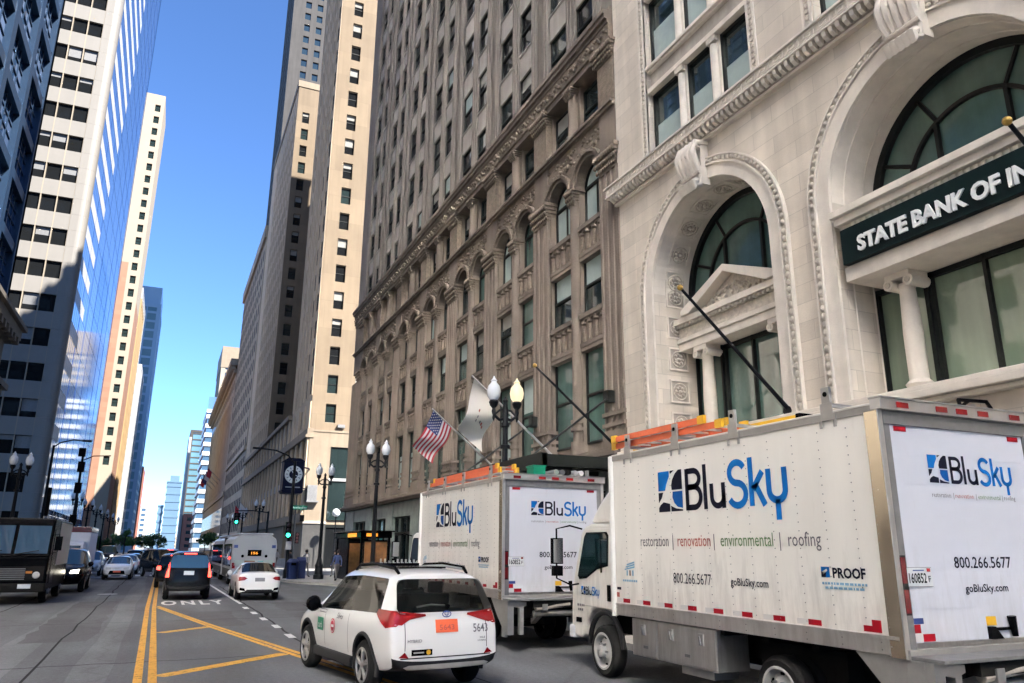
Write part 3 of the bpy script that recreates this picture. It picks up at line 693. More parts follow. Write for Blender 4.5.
for i, c in enumerate(AC[:3]):
    # moulding with egg-and-dart beads round the arch
    s = MB()
    arch_ring(s, 11.93, 12.02, c, ASP, AR+0.01, AR+0.34, lime_p, 40); arch_ring(s, 11.88, 12.02, c, ASP, AR+0.34, AR+0.39, lime_p, 40)
    arch_ring(s, 11.95, 12.02, c, ASP, AR+0.39, AR+0.54, lime_o, 40); arch_ring(s, 11.9, 12.02, c, ASP, AR+0.54, AR+0.58, lime_p, 40)
    for sg in (-1, 1):
        for r0, r1, x0, mm in ((0.01, 0.34, 11.93, lime_p), (0.34, 0.39, 11.88, lime_p), (0.39, 0.54, 11.95, lime_o), (0.54, 0.58, 11.9, lime_p)):
            s.box(x0, 12.02, c+sg*(AR+r0), c+sg*(AR+r1), 4.83, ASP, mm)
        for z in range(24):
            zz = 4.95+z*0.172; s.lathe([(0.02, -0.075), (0.06, -0.03), (0.06, 0.03), (0.02, 0.075)], (11.93, c+sg*(AR+0.465), zz), 6, lime_o)
    na = 54
    for q in range(na):
        a = PI*(q+0.5)/na; s.ball((11.93, c+(AR+0.465)*math.cos(a), ASP+(AR+0.465)*math.sin(a)), 0.065, lime_o, 6)
    s.build('arch_moulding', bk, smooth=True)
    # keystone scroll
    s = MB()
    for q in range(5):
        y = c-0.32+q*0.16
        pts = [(11.98, y*1.0, 12.42), (11.62, y, 12.36), (11.52, y, 12.1), (11.6, y, 11.8), (11.78, c+(y-c)*0.85, 11.45), (11.74, c+(y-c)*0.8, 11.2), (11.6, c+(y-c)*0.8, 11.12), (11.56, c+(y-c)*0.8, 11.24), (11.66, c+(y-c)*0.8, 11.3)]
        s.tube(pts, 0.1, 8, lime_p)
    s.box(11.75, 12.02, c-0.36, c+0.36, 11.2, 12.44, lime_p)
    s.tube([(11.62, c-0.45, 12.2), (11.55, c-0.2, 12.06), (11.52, c, 12.02), (11.55, c+0.2, 12.06), (11.62, c+0.45, 12.2)], 0.07, 8, lime_o)
    s.tube([(11.68, c-0.36, 11.52), (11.6, c, 11.46), (11.68, c+0.36, 11.52)], 0.06, 8, lime_o)
    s.build('keystone', bk, smooth=True)
    # coffers with rosettes on the reveal
    s = MB()
    def coffer(P, U, V, N):
        P, U, V, N = map(Vector, (P, U, V, N)); e = 0.33
        for (a0, a1, b0, b1) in ((-e, e, -e, -e+0.05), (-e, e, e-0.05, e), (-e, -e+0.05, -e+0.05, e-0.05), (e-0.05, e, -e+0.05, e-0.05)):
            v = []
            for h in (0.0, 0.035):
                for (aa, b_) in ((a0, b0), (a1, b0), (a1, b1), (a0, b1)): v.append(tuple(P+U*aa+V*b_+N*h))
            s.faces(v, [(4, 5, 6, 7), (0, 1, 5, 4), (1, 2, 6, 5), (2, 3, 7, 6), (3, 0, 4, 7)], lime_p)
        v = [tuple(P+U*aa+V*b_+N*0.004) for aa, b_ in ((-e, -e), (e, -e), (e, e), (-e, e))]; s.faces(v, [(0, 1, 2, 3)], lime_d)
        for q in range(8):
            a = 2*PI*q/8; cpt = P+U*0.13*math.cos(a)+V*0.13*math.sin(a); s.cyl(tuple(cpt), tuple(cpt+N*0.05), 0.055, 0.03, 6, lime_o)
        ring = [tuple(P+U*0.23*math.cos(2*PI*q/16)+V*0.23*math.sin(2*PI*q/16)+N*0.015) for q in range(16)]; s.tube(ring, 0.022, 5, lime_o, closed=True)
        s.cyl(tuple(P), tuple(P+N*0.08), 0.05, 0.03, 7, lime_p)
    if i == 0:
        for z in range(5):
            for sg in (-1, 1): coffer((12.72, c+sg*AR, 5.35+z*0.92), (1, 0, 0), (0, 0, 1), (0, -sg, 0))
        for q in range(9):
            a = PI*(q+0.5)/9; coffer((12.72, c+AR*math.cos(a), ASP+0.1+AR*math.sin(a)-0.1), (1, 0, 0), (0, -math.sin(a), math.cos(a)), (0, -math.cos(a), -math.sin(a)))
        s.build('coffers', bk, smooth=True)
    else:
        for x in (12.35, 12.9):
            s.tube([(x, c+AR-0.005, 4.85), (x, c+AR-0.005, ASP)]+[(x, c+(AR-0.005)*math.cos(PI*q/24), ASP+(AR-0.005)*math.sin(PI*q/24)) for q in range(1, 24)]+[(x, c-AR+0.005, ASP), (x, c-AR+0.005, 4.85)], 0.02, 5, lime_p)
        s.build('reveal_bead', bk)
    # arched fanlight window
    X = 13.3; zb = 8.25
    s = MB(); fr = bronze
    arch_ring(s, X-0.1, X+0.1, c, ASP, AR-0.16, AR+0.005, fr, 36); arch_ring(s, X-0.06, X+0.06, c, ASP, 1.42, 1.5, fr, 32)
    for sg in (-1, 1):
        s.box(X-0.1, X+0.1, c+sg*(AR-0.16), c+sg*AR, zb, ASP, fr); s.box(X-0.06, X+0.06, c+sg*1.42, c+sg*1.5, zb, ASP, fr)
        s.box(X-0.07, X+0.07, c+sg*0.68, c+sg*0.76, zb, ASP+math.sqrt(1.46**2-0.72**2), fr)
        for a in (62, 25):
            ca, sa = math.cos(math.radians(a)), math.sin(math.radians(a))
            s.cyl((X, c+sg*1.46*ca, ASP+1.46*sa), (X, c+sg*(AR-0.1)*ca, ASP+(AR-0.1)*sa), 0.045, 0.045, 6, fr)
    s.box(X-0.1, X+0.1, c-AR, c+AR, zb-0.1, zb+0.12, fr)
    o = s.build('arched_window', bk)
    p = MB(); p.face([(X+0.02, c+AR-0.05, zb), (X+0.02, c+AR-0.05, ASP)]+[(X+0.02, c+(AR-0.05)*math.cos(PI*q/24), ASP+(AR-0.05)*math.sin(PI*q/24)) for q in range(1, 24)]+[(X+0.02, c-AR+0.05, ASP), (X+0.02, c-AR+0.05, zb)], glass_g)
    p.build('pane', o)
    # entablature, columns and lower window
    s = MB()
    if i == 0:
        s.box(12.75, 13.5, c-AR+0.004, c+AR-0.004, 7.4, 7.62, lime_p); s.box(12.7, 13.5, c-AR+0.006, c+AR-0.006, 7.623, 7.75, lime_p); s.box(12.78, 13.5, c-AR+0.008, c+AR-0.008, 7.753, 8.05, lime_o)
        for q in range(28): s.box(12.66, 12.78, c-AR+0.1+q*0.163, c-AR+0.19+q*0.163, 8.05, 8.13, lime_p)
        s.box(12.6, 13.5, c-AR+0.01, c+AR-0.01, 8.133, 8.3, lime_p)
        hw = 1.75
        s.prism([(c-hw, 8.3), (c+hw, 8.3), (c, 9.02)], 'x', 12.82, 13.5, lime_o)
        for sg in (-1, 1): s.prism([(c+sg*(hw+0.12), 8.3), (c+sg*(hw+0.12), 8.45), (c, 9.22), (c, 9.02), (c+sg*(hw-0.25), 8.3)], 'x', 12.5, 12.84, lime_p)
        random.seed(3)
        for q in range(40):
            y = random.uniform(-1.2, 1.2); z = 8.36+random.random()*(1-abs(y)/1.4)*0.42; s.ball((12.8, c+y, z), 0.06, lime_o, 6)
        cols = (-1.45, 1.45); zt = 7.4; Xg = 13.38
    else:
        s.box(11.98, 13.5, c-AR+0.15, c+AR-0.15, 7.22, 7.52, lime_p)
        for q in range(30): s.box(11.92, 12.0, c-AR+0.17+q*0.137, c-AR+0.255+q*0.137, 8.29, 8.39, lime_p)
        s.box(12.0, 13.5, c-AR+0.2, c+AR-0.2, 7.523, 8.29, lime_p)
        s.box(11.95, 13.5, c-AR+0.155, c+AR-0.155, 8.293, 8.4, lime_o); s.box(11.84, 13.5, c-AR+0.12, c+AR-0.12, 8.403, 8.55, lime_p); s.box(11.74, 13.5, c-AR+0.1, c+AR-0.1, 8.553, 8.7, lime_p)
        cols = (-1.38, 1.38); zt = 7.22; Xg = 13.0
    s.build('entablature', bk, smooth=False, bevel=0.012)
    for dy in cols:
        s = MB(); xc = Xg-0.35
        s.lathe([(0.27, 0), (0.27, 0.12), (0.22, 0.16), (0.25, 0.22), (0.175, 0.3), (0.178, 1.2), (0.145, zt-4.82-0.3), (0.17, zt-4.82-0.26), (0.15, zt-4.82-0.2)], (xc, c+dy, 4.82), 18, lime_p)
        s.box(xc-0.26, xc+0.26, c+dy-0.27, c+dy+0.27, zt-0.12, zt-0.002, lime_p)
        for sg in (-1, 1):
            s.cyl((xc-0.25, c+dy+sg*0.22, zt-0.2), (xc+0.25, c+dy+sg*0.22, zt-0.2), 0.11, 0.11, 12, lime_p); s.cyl((xc-0.27, c+dy+sg*0.22, zt-0.2), (xc-0.24, c+dy+sg*0.22, zt-0.2), 0.06, 0.06, 10, lime_o)
        s.build('column', bk, smooth=True)
    s = MB()
    for dy in (-AR, -1.12, -0.02, 1.06, AR-0.06): s.box(Xg-0.06, Xg+0.1, c+dy, c+dy+0.07, 4.83, zt-0.003, fr)
    for dy in (-1.2, 1.13): s.box(Xg-0.12, Xg+0.09, c+dy, c+dy+0.08, 4.83, zt-0.006, fr)
    s.box(Xg-0.06, Xg+0.1, c-AR+0.07, c+AR-0.06, 4.83, 4.95, fr); s.box(Xg-0.06, Xg+0.1, c-AR+0.07, c+AR-0.06, zt-0.12, zt-0.01, fr)
    o = s.build('lower_window', bk)
    p = MB(); p.face([(Xg+0.03, c-AR, 4.85), (Xg+0.03, c+AR, 4.85), (Xg+0.03, c+AR, zt), (Xg+0.03, c-AR, zt)], glass_p if i else glass_g); p.build('pane', o)
# cornice with dentils and Greek key
s = MB(); y0, y1 = BY0, BY1+0.02
s.box(11.86, 13.5, y0, y1, 12.45, 12.52, lime_p); s.box(11.8, 13.5, y0, y1+0.002, 12.523, 12.7, lime_d); s.box(11.6, 13.5, y0, y1+0.14, 12.703, 12.75, lime_p)
s.box(11.62, 13.5, y0, y1+0.12, 12.753, 12.99, lime_o); s.box(11.56, 13.5, y0, y1+0.18, 12.993, 13.05, lime_p)
q = 0; y = y1-0.06
while y > y0:
    s.prism([(11.8, 12.7), (11.63, 12.7), (11.66, 12.58), (11.76, 12.52), (11.8, 12.52)], 'y', y-0.1, y, lime_p); y -= 0.185
u = 0.46; y = y1+0.1; t = 0.03; zz0 = 12.77
while y > y0+u:
    for (a0, a1, b0, b1) in ((0, 0.42, 0.0, t), (0.39, 0.42, t, 0.2), (0.1, 0.39, 0.17, 0.2), (0.1, 0.13, 0.06, 0.17), (0.13, 0.3, 0.06, 0.09), (0.27, 0.3, 0.09, 0.14)):
        s.box(11.6, 11.63, y-a1, y-a0, zz0+b0, zz0+b1, lime_p)
    y -= u
s.build('cornice', bk)
# upper storeys
m = MB(); band = MB()
bays = [c for c in AC]
def upier(a, b_): m.box(FX, 13.62, a, b_, 13.05, 45, lime)
upier(17.05, BY1)
for i in range(3): upier(AC[i+1]+2.25, AC[i]-2.15)
upier(BY0, AC[3]-2.15)
for c in AC[:3]:
    for e in (2.32, -2.22):
        m.box(11.97, 12.05, c+e-0.02, c+e+0.05, 13.06, 45, lime_p); m.box(11.97, 12.05, c+e+0.22*(1 if e > 0 else -1)-0.02, c+e+0.22*(1 if e > 0 else -1)+0.05, 13.06, 45, lime_p)
        if c != AC[2]:
            for q in range(60): band.box(11.96, 12.02, c+e+0.1*(1 if e > 0 else -1)-0.03, c+e+0.1*(1 if e > 0 else -1)+0.06, 13.1+q*0.16, 13.19+q*0.16, lime_o)
    for f in range(9):
        z = 13.05+f*3.32
        m.box(12.16, 13.62, c-2.15, c+2.25, z+2.5, z+3.3, lime_d)
        m.box(12.02, 12.5, c-2.15, c+2.25, z+2.4, z+2.55, lime_p); m.box(12.1, 12.5, c-2.15, c+2.25, z+2.553, z+2.64, lime_p)
        m.box(12.05, 12.5, c-2.15, c+2.25, z+3.12, z+3.2, lime_p); m.box(11.98, 12.5, c-2.15, c+2.25, z+3.203, z+3.3, lime_p)
        for dy in (0.72, -0.72):
            m.cyl((12.16, c+dy, z+0.05), (12.16, c+dy, z+2.18), 0.13, 0.11, 10, lime_p); m.box(12.16, 12.6, c+dy-0.19, c+dy+0.19, z, z+2.4, lime_p)
            m.box(12.03, 12.5, c+dy-0.17, c+dy+0.17, z+2.22, z+2.395, lime_o)
m.build('upper_wall', bk, smooth=True); band.build('bead_band', bk)
pw = [win_unit('window', 1.1, 2.36, bronze, glass, True, blindp=glass_c, bl=0.0), win_unit('window', 1.1, 2.36, bronze, glass_g, False)]
def half_blind(w_, h_):
    o = win_unit('window', w_, h_, bronze, glass_c, False)
    return o
for c in AC[:3]:
    for f in range(9):
        for dy in (1.5, 0.03, -1.45):
            s = MB(); X = 12.28; yy = c+dy; z = 13.05+f*3.32; hw = 0.54 if dy == 0.03 else 0.66
            if dy > 1: y0_, y1_ = c+0.91, c+2.25
            elif dy < -1: y0_, y1_ = c-2.15, c-0.91
            else: y0_, y1_ = c-0.53, c+0.53
            s.box(X-0.06, X+0.08, y0_, y0_+0.08, z, z+2.4, bronze); s.box(X-0.06, X+0.08, y1_-0.08, y1_, z, z+2.4, bronze); s.box(X-0.06, X+0.08, y0_+0.08, y1_-0.08, z+2.3, z+2.4, bronze); s.box(X-0.06, X+0.08, y0_+0.08, y1_-0.08, z, z+0.08, bronze)
            o = s.build('window', bk)
            p = MB(); k = z+1.35
            p.face([(X+0.02, y0_+0.06, z+0.05), (X+0.02, y1_-0.06, z+0.05), (X+0.02, y1_-0.06, k), (X+0.02, y0_+0.06, k)], glass_c)
            p.face([(X+0.02, y0_+0.06, k), (X+0.02, y1_-0.06, k), (X+0.02, y1_-0.06, z+2.35), (X+0.02, y0_+0.06, z+2.35)], glass)
            p.build('pane', o)
for o in pw: drop(o)
# the sign board in front of the second arch
sb = thing('name_board', 'long black-green board with raised white capital letters across the nearest bank arch', 'sign', (11.9, 8.25, 7.53))
s = MB(); s.box(11.86, 12.0, 5.7, 10.37, 7.535, 8.28, signbl); s.build('board', sb, bevel=0.01)
s = MB()
v, f = text_mesh('STATE BANK OF INDIA', 1.0, bold=0.035, res=3); x1 = max(a for a, c in v); y1 = max(c for a, c in v)
vv, _f = text_mesh('STATE BANK OF I', 1.0, bold=0.035, res=3)
k = 3.07/max(a for a, c in vv); kz = 0.31/y1
fr_ = [(11.815, 9.95-a*k, 7.7+c*kz) for a, c in v]; s.faces(fr_, f, letterw)
bk_ = [(11.855, 9.95-a*k, 7.7+c*kz) for a, c in v]
from collections import Counter
cnt = Counter()
for q in f:
    for a, c in zip(q, q[1:]+q[:1]): cnt[frozenset((a, c))] += 1
side = []
for e, n_ in cnt.items():
    if n_ == 1:
        a, c = tuple(e); side.append((a, c, len(v)+c, len(v)+a))
s.faces(fr_+bk_, side, letterw)
s.build('letters', sb)
# ------------------------------------------------------------------ cream office tower across the side street
ct = thing('cream_tower', 'sunlit cream brick tower with two tall wings past the side street', 'building', (12, 100, 0))
CY = 75.5
m = MB()
def wall_holes_y(mb, y, xs, zs, x0, x1, z0, z1, mm, depth=0.25, facing=-1):
    # south facing wall (plane y) with rectangular holes: xs = [(xa, xb)], zs = [(za, zb)]
    xe = [x0]; 
    for a, c in xs: xe += [a, c]
    xe.append(x1)
    for i in range(0, len(xe), 2): mb.face([(xe[i], y, z0), (xe[i+1], y, z0), (xe[i+1], y, z1), (xe[i], y, z1)], mm)
    for a, c in xs:
        zz = [z0]
        for p, q in zs: zz += [p, q]
        zz.append(z1)
        for i in range(0, len(zz), 2): mb.face([(a, y, zz[i]), (c, y, zz[i]), (c, y, zz[i+1]), (a, y, zz[i+1])], mm)
        for p, q in zs:
            d = y+depth
            mb.face([(a, y, p), (a, d, p), (a, d, q), (a, y, q)], mm); mb.face([(c, y, p), (c, d, p), (c, d, q), (c, y, q)], mm)
            mb.face([(a, y, p), (c, y, p), (c, d, p), (a, d, p)], mm); mb.face([(a, y, q), (c, y, q), (c, d, q), (a, d, q)], mm)
def wall_holes_x(mb, x, ys, zs, y0, y1, z0, z1, mm, depth=0.25):
    ye = [y0]
    for a, c in ys: ye += [a, c]
    ye.append(y1)
    for i in range(0, len(ye), 2): mb.face([(x, ye[i], z0), (x, ye[i+1], z0), (x, ye[i+1], z1), (x, ye[i], z1)], mm)
    for a, c in ys:
        zz = [z0]
        for p, q in zs: zz += [p, q]
        zz.append(z1)
        for i in range(0, len(zz), 2): mb.face([(x, a, zz[i]), (x, c, zz[i]), (x, c, zz[i+1]), (x, a, zz[i+1])], mm)
        for p, q in zs:
            d = x+depth
            mb.face([(x, a, p), (d, a, p), (d, a, q), (x, a, q)], mm); mb.face([(x, c, p), (d, c, p), (d, c, q), (x, c, q)], mm)
            mb.face([(x, a, p), (x, c, p), (d, c, p), (d, a, p)], mm); mb.face([(x, a, q), (x, c, q), (d, c, q), (d, a, q)], mm)
WZ = [(13.95+2.95*i, 15.85+2.95*i) for i in range(24)]
TOP1 = 84.5
sxs = [(13.35, 14.38), (16.1, 17.1), (18.8, 19.8), (22.4, 23.4), (25.2, 26.2)]
wall_holes_y(m, CY, sxs, WZ, 12.0, 30, 13.0, TOP1, cream)
wys = [(76.6, 77.5), (79.0, 79.9), (81.2, 82.1), (83.4, 84.3), (86.0, 86.9)]
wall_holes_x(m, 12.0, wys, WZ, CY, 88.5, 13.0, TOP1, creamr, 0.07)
m.box(12.3, 30, CY+0.3, 88.48, 0, TOP1-0.02, cream_p)
m.box(11.9, 30.1, CY-0.1, 88.6, TOP1-0.01, TOP1+1.0, cream_p)
# vertical ribs on the street side
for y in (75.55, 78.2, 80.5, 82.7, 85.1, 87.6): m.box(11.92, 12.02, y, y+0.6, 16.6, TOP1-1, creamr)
# second wing beyond the light court
WY = 112.5
W2 = [(17.5+2.95*i, 19.4+2.95*i) for i in range(18)]
wall_holes_y(m, WY, [(12.85, 13.95), (16.0, 17.0), (19.0, 20.0)], W2, 12.0, 30, 15, 74.0, cream)
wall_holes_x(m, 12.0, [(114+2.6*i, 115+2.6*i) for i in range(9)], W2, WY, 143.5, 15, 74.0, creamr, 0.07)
m.box(12.3, 30, WY+0.3, 143.5, 0, 73.98, cream_p); m.box(11.85, 30, WY-0.12, 143.5, 74.0, 75.1, cream_p); m.box(24, 30, 88.5, 112.6, 0, 70, cream_p)
m.build('brick_wall', ct)
m = MB()
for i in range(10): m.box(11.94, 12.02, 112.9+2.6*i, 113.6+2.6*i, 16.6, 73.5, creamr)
m.build('street_ribs', ct)
pd = MB()
pd.box(12.02, 29, 88.5, 143, 0, 16.0, cream_p)
for y in [CY+0.05+i*3.4 for i in range(20)]:
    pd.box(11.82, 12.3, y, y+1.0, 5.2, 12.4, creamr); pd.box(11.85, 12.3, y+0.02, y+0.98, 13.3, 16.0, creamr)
pd.box(11.75, 12.4, CY, 143, 0.13, 0.9, lime_d); pd.box(11.7, 12.4, CY, 143, 4.3, 5.2, cream_p); pd.box(11.6, 12.4, CY-0.15, 143, 12.4, 12.7, cream_p); pd.box(11.75, 12.38, CY-0.1, 143, 12.703, 13.3, cream_p)
pd.box(11.55, 12.4, 88.4, 143, 16.0, 16.5, cream_p)
# south side of the base: pale wall with the tall glazed entrance bay
pd.box(12.0, 14.1, CY-0.05, CY+0.4, 4.3, 13.0, cream_p); pd.box(20.5, 30, CY-0.05, CY+0.4, 0.13, 13.0, cream_p); pd.box(14.1, 20.5, CY-0.05, CY+0.4, 11.6, 12.99, cream_p)
pd.box(12.0, 14.1, CY-0.03, CY+0.4, 0.13, 4.3, darkgr); pd.box(11.95, 30, CY-0.12, CY+0.4, 13.0, 13.2, cream_p)
pd.box(11.9, 14.12, CY-0.14, CY+0.4, 4.25, 4.5, lime_d)
pd.build('base_wall', ct)
for q, z0 in ((0, 0.2), (1, 4.6), (2, 8.6)):
    s = MB()
    for x in (14.1, 16.2, 18.3, 20.42): s.box(x, x+0.1, CY+0.0, CY+0.2, z0, z0+3.9, bronze)
    s.box(14.1, 20.5, CY-0.02, CY+0.22, z0+3.7, z0+3.98, alud if q == 1 else bronze); o = s.build('entrance_glazing', ct)
    p = MB(); p.face([(14.1, CY+0.12, z0), (20.5, CY+0.12, z0), (20.5, CY+0.12, z0+3.7), (14.1, CY+0.12, z0+3.7)], glass_dk if q == 0 else glass); p.build('pane', o)
for i in range(16):
    y = CY+1.1+i*3.4
    s = MB(); s.box(12.0, 12.08, y, y+2.3, 5.2, 12.4, bronze); s.box(11.98, 12.09, y, y+2.3, 8.4, 9.2, steelg); o = s.build('base_window', ct)
    p = MB(); p.face([(11.995, y+0.15, 5.3), (11.995, y+2.15, 5.3), (11.995, y+2.15, 8.35), (11.995, y+0.15, 8.35)], glass); p.face([(11.995, y+0.15, 9.25), (11.995, y+2.15, 9.25), (11.995, y+2.15, 12.3), (11.995, y+0.15, 12.3)], glass); p.build('pane', o)
def win_s(w_, h_, gl, bl=0):
    m_ = MB(); m_.box(-w_/2, w_/2, 0, 0.06, 0, 0.07, palest); m_.box(-w_/2, w_/2, 0.0, 0.06, h_-0.07, h_, palest); m_.box(-w_/2, -w_/2+0.07, 0, 0.06, 0.07, h_-0.07, bronze); m_.box(w_/2-0.07, w_/2, 0, 0.06, 0.07, h_-0.07, bronze)
    m_.box(-w_/2+0.07, w_/2-0.07, -0.01, 0.06, h_/2-0.04, h_/2+0.04, bronze)
    o = m_.build('window'); p = MB(); k = h_*(1-bl)
    p.face([(-w_/2+0.05, 0.04, 0.05), (w_/2-0.05, 0.04, 0.05), (w_/2-0.05, 0.04, k), (-w_/2+0.05, 0.04, k)], gl)
    if bl: p.face([(-w_/2+0.05, 0.04, k), (w_/2-0.05, 0.04, k), (w_/2-0.05, 0.04, h_), (-w_/2+0.05, 0.04, h_)], blind)
    p.build('pane', o); return o
pr = [win_s(1.03, 1.9, glass_dk), win_s(1.03, 1.9, glass_dk, 0.5), win_s(1.03, 1.9, glass), win_s(1.03, 1.9, glass_dk, 0.3)]
cnt_w = 0
random.seed(5)
for (a, c) in sxs[:2]:
    for (z0, z1) in WZ: dup_part(random.choice(pr), ct, ((a+c)/2-12, CY+0.2-100, z0)); cnt_w += 1
for (z0, z1) in W2: dup_part(random.choice(pr), ct, (13.4-12, WY+0.2-100, z0)); cnt_w += 1
pw = [win_unit('window', 0.9, 1.9, bronze, glass, True), win_unit('window', 0.9, 1.9, bronze, glass_g, True)]
for (a, c) in wys[:2]:
    for (z0, z1) in WZ:
        if cnt_w < 100: dup_part(random.choice(pw), ct, (12.03-12, (a+c)/2-100, z0)); cnt_w += 1
for o in pr+pw: drop(o)
s = MB()
for (a, c) in sxs[2:]:
    for (z0, z1) in WZ: s.face([(a, CY+0.22, z0), (c, CY+0.22, z0), (c, CY+0.22, z1), (a, CY+0.22, z1)], glass)
for (a, c) in wys[2:]:
    for (z0, z1) in WZ: s.face([(12.05, a, z0), (12.05, c, z0), (12.05, c, z1), (12.05, a, z1)], glass)
for (a, c) in [(16, 17), (19, 20)]:
    for (z0, z1) in W2: s.face([(a, WY+0.22, z0), (c, WY+0.22, z0), (c, WY+0.22, z1), (a, WY+0.22, z1)], glass)
for i in range(9):
    for (z0, z1) in W2: s.face([(12.05, 114+2.6*i, z0), (12.05, 115+2.6*i, z0), (12.05, 115+2.6*i, z1), (12.05, 114+2.6*i, z1)], glass)
s.build('windows', ct, kind='stuff')
s = MB(); s.box(14.6, 15.3, CY-0.35, CY+0.0, 13.5, 13.8, steelg); s.build('flood_lamp', ct)

# ------------------------------------------------------------------ further buildings on the right
def slab(name, label, x0, x1, y0, y1, h, wallm, glassm, fh=3.6, bandh=1.3, pw=0.8, pp=3.0, proj=0.25, z0=0.0, ribs=True, top=1.5, fh0=0.0, parent=None, corner=1.2):
    # tower made of a glazed core, floor bands and piers that stand proud of it
    r = parent or thing(name, label, 'building', ((x0+x1)/2, (y0+y1)/2, 0))
    c = MB(); c.box(x0+proj, x1-proj, y0+proj, y1-proj, z0, h-0.05, glassm); c.build('glazing', r)
    m = MB(); n = int((h-z0-top-fh0)/fh)
    if fh0: m.box(x0+0.02, x1-0.02, y0+0.02, y1-0.02, z0+fh0-1.2, z0+fh0, wallm)
    for i in range(n+1):
        z = z0+fh0+i*fh
        m.box(x0+0.06, x1-0.06, y0+0.06, y1-0.06, z, z+bandh, wallm)
    m.box(x0, x1, y0, y1, h-top, h, wallm); m.build('floor_bands', r)
    if ribs:
        p = MB()
        nx = max(1, round((x1-x0-2*corner)/pp)); ny = max(1, round((y1-y0-2*corner)/pp))
        for i in range(nx+1):
            x = x0+corner+(x1-x0-2*corner)*i/nx
            for (a, c_) in ((y0, y0+proj+0.05), (y1-proj-0.05, y1)): p.box(x-pw/2, x+pw/2, a+0.02, c_-0.02, z0, h-top, wallm)
        for i in range(ny+1):
            y = y0+corner+(y1-y0-2*corner)*i/ny
            for (a, c_) in ((x0, x0+proj+0.05), (x1-proj-0.05, x1)): p.box(a+0.02, c_-0.02, y-pw/2, y+pw/2, z0, h-top, wallm)
        for x in (x0, x1-corner):
            for y in (y0, y1-corner): p.box(x+0.01, x+corner-0.01, y+0.01, y+corner-0.01, z0, h-top, wallm)
        p.build('piers', r)
    return r
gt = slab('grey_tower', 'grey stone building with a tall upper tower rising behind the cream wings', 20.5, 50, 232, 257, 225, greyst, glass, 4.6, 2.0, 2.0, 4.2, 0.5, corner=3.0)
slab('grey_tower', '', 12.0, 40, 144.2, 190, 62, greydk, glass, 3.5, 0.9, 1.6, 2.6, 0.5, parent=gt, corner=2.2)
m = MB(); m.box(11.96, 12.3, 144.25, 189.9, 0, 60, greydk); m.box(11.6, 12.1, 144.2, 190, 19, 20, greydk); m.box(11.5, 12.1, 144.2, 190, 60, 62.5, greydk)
for y in range(12): m.box(11.9, 11.97, 144.4+y*3.8, 145.7+y*3.8, 20, 60, greydk)
m.build('street_wall', gt); m = MB()
for y in range(12):
    for z in range(16):
        for dy in (1.5, 2.75): m.box(11.94, 11.97, 144.4+y*3.8+dy, 145.4+y*3.8+dy, 1.2+z*3.65, 3.4+z*3.65, mattewin)
m.build('street_windows', gt, kind='stuff')
m = MB()
# classical building with deep cornice
cb = thing('civic_building', 'beige classical building with giant columns and a deep cornice further up the street', 'building', (12, 240, 0))
m = MB(); m.box(13.2, 60, 192, 292, 0, 46, beige); m.box(12.0, 13.3, 192, 292, 0, 13.5, beige); m.box(11.7, 13.3, 191.8, 292, 13.5, 14.6, beige)
m.box(12.0, 13.3, 192, 292, 38, 43.0, beige); m.box(11.4, 13.4, 191.6, 292.4, 43.0, 44.0, beige); m.box(10.4, 13.4, 190.8, 293, 44.6, 46.2, beige)
m.box(12.0, 13.3, 192, 195.5, 14.6, 38, beige); m.box(12.0, 13.3, 288.5, 292, 14.6, 38, beige)
m.build('wall', cb)
for i in range(58):
    m = MB(); m.box(10.6, 11.6, 191.3+i*1.75, 192.1+i*1.75, 43.7, 44.6, beige); m.build('cornice_bracket', cb)
for i in range(21):
    m = MB(); y = 198+i*4.35; m.lathe([(1.05, 0), (1.05, 1.0), (0.85, 1.2), (0.9, 8), (0.72, 21.5), (0.95, 22.3), (1.05, 23.4)], (12.8, y, 14.6), 14, beige); m.build('column', cb, smooth=True)
m = MB()
for i in range(22):
    y = 196.2+i*4.35
    for z in (15.5, 20, 24.5, 29, 33.5): m.box(13.14, 13.25, y-0.7, y+0.7, z, z+3.2, glass)
    m.box(11.95, 12.1, y-1.2, y+1.2, 1.0, 5.2, glass); m.box(11.95, 12.1, y-0.9, y+0.9, 7.0, 11.0, glass); m.box(11.95, 12.1, y-0.6, y+0.6, 39.5, 41.8, glass)
m.build('windows', cb, kind='stuff')
def cap_box(r, x0, x1, y0, y1, z0, z1, mm, name='roof_block'):
    m = MB(); m.box(x0, x1, y0, y1, z0, z1, mm); m.build(name, r)
t1 = slab('orange_topped_tower', 'distant tall cream tower with an orange-brown crown above the classical cornice', 17.5, 44, 402, 440, 97, palest, glass_wt, 3.8, 1.6, 1.6, 4.5, 0.4)
cap_box(t1, 17.3, 44.2, 401.8, 440, 90, 101, cream_p)
t2 = slab('banded_tower', 'distant dark glass tower with bright white floor bands beside the classical building', 11.5, 30, 352, 390, 60, wspand, glass_wt, 4.0, 1.7, ribs=False, proj=0.5)
cap_box(t2, 11.9, 29.5, 352.4, 389, 60, 65.5, glass_bl)
t3 = slab('slim_grey_tower', 'slim distant grey-green glass tower with a narrow ribbed white edge', 8.6, 30, 500, 560, 71, greyst, glass_teal, 3.6, 0.7, 0.7, 6, 0.3)
cap_box(t3, 7.9, 9.2, 480, 500, 0, 64, whitest, 'edge_slab')
t4 = slab('red_brick_block', 'distant red brick block at the end of the right row', 9.5, 24, 470, 498, 20, redbr, glass, 3.6, 1.8, 1.6, 3.5, 0.3)
t5 = slab('far_blue_tower', 'hazy blue glass skyscraper closing the view at the end of the street', -2, 13, 900, 930, 70, hazeblue, hazeblue, 8, 2.0, ribs=False, proj=0.6)
cap_box(t5, 1, 10, 903, 925, 70, 76, hazeblue)
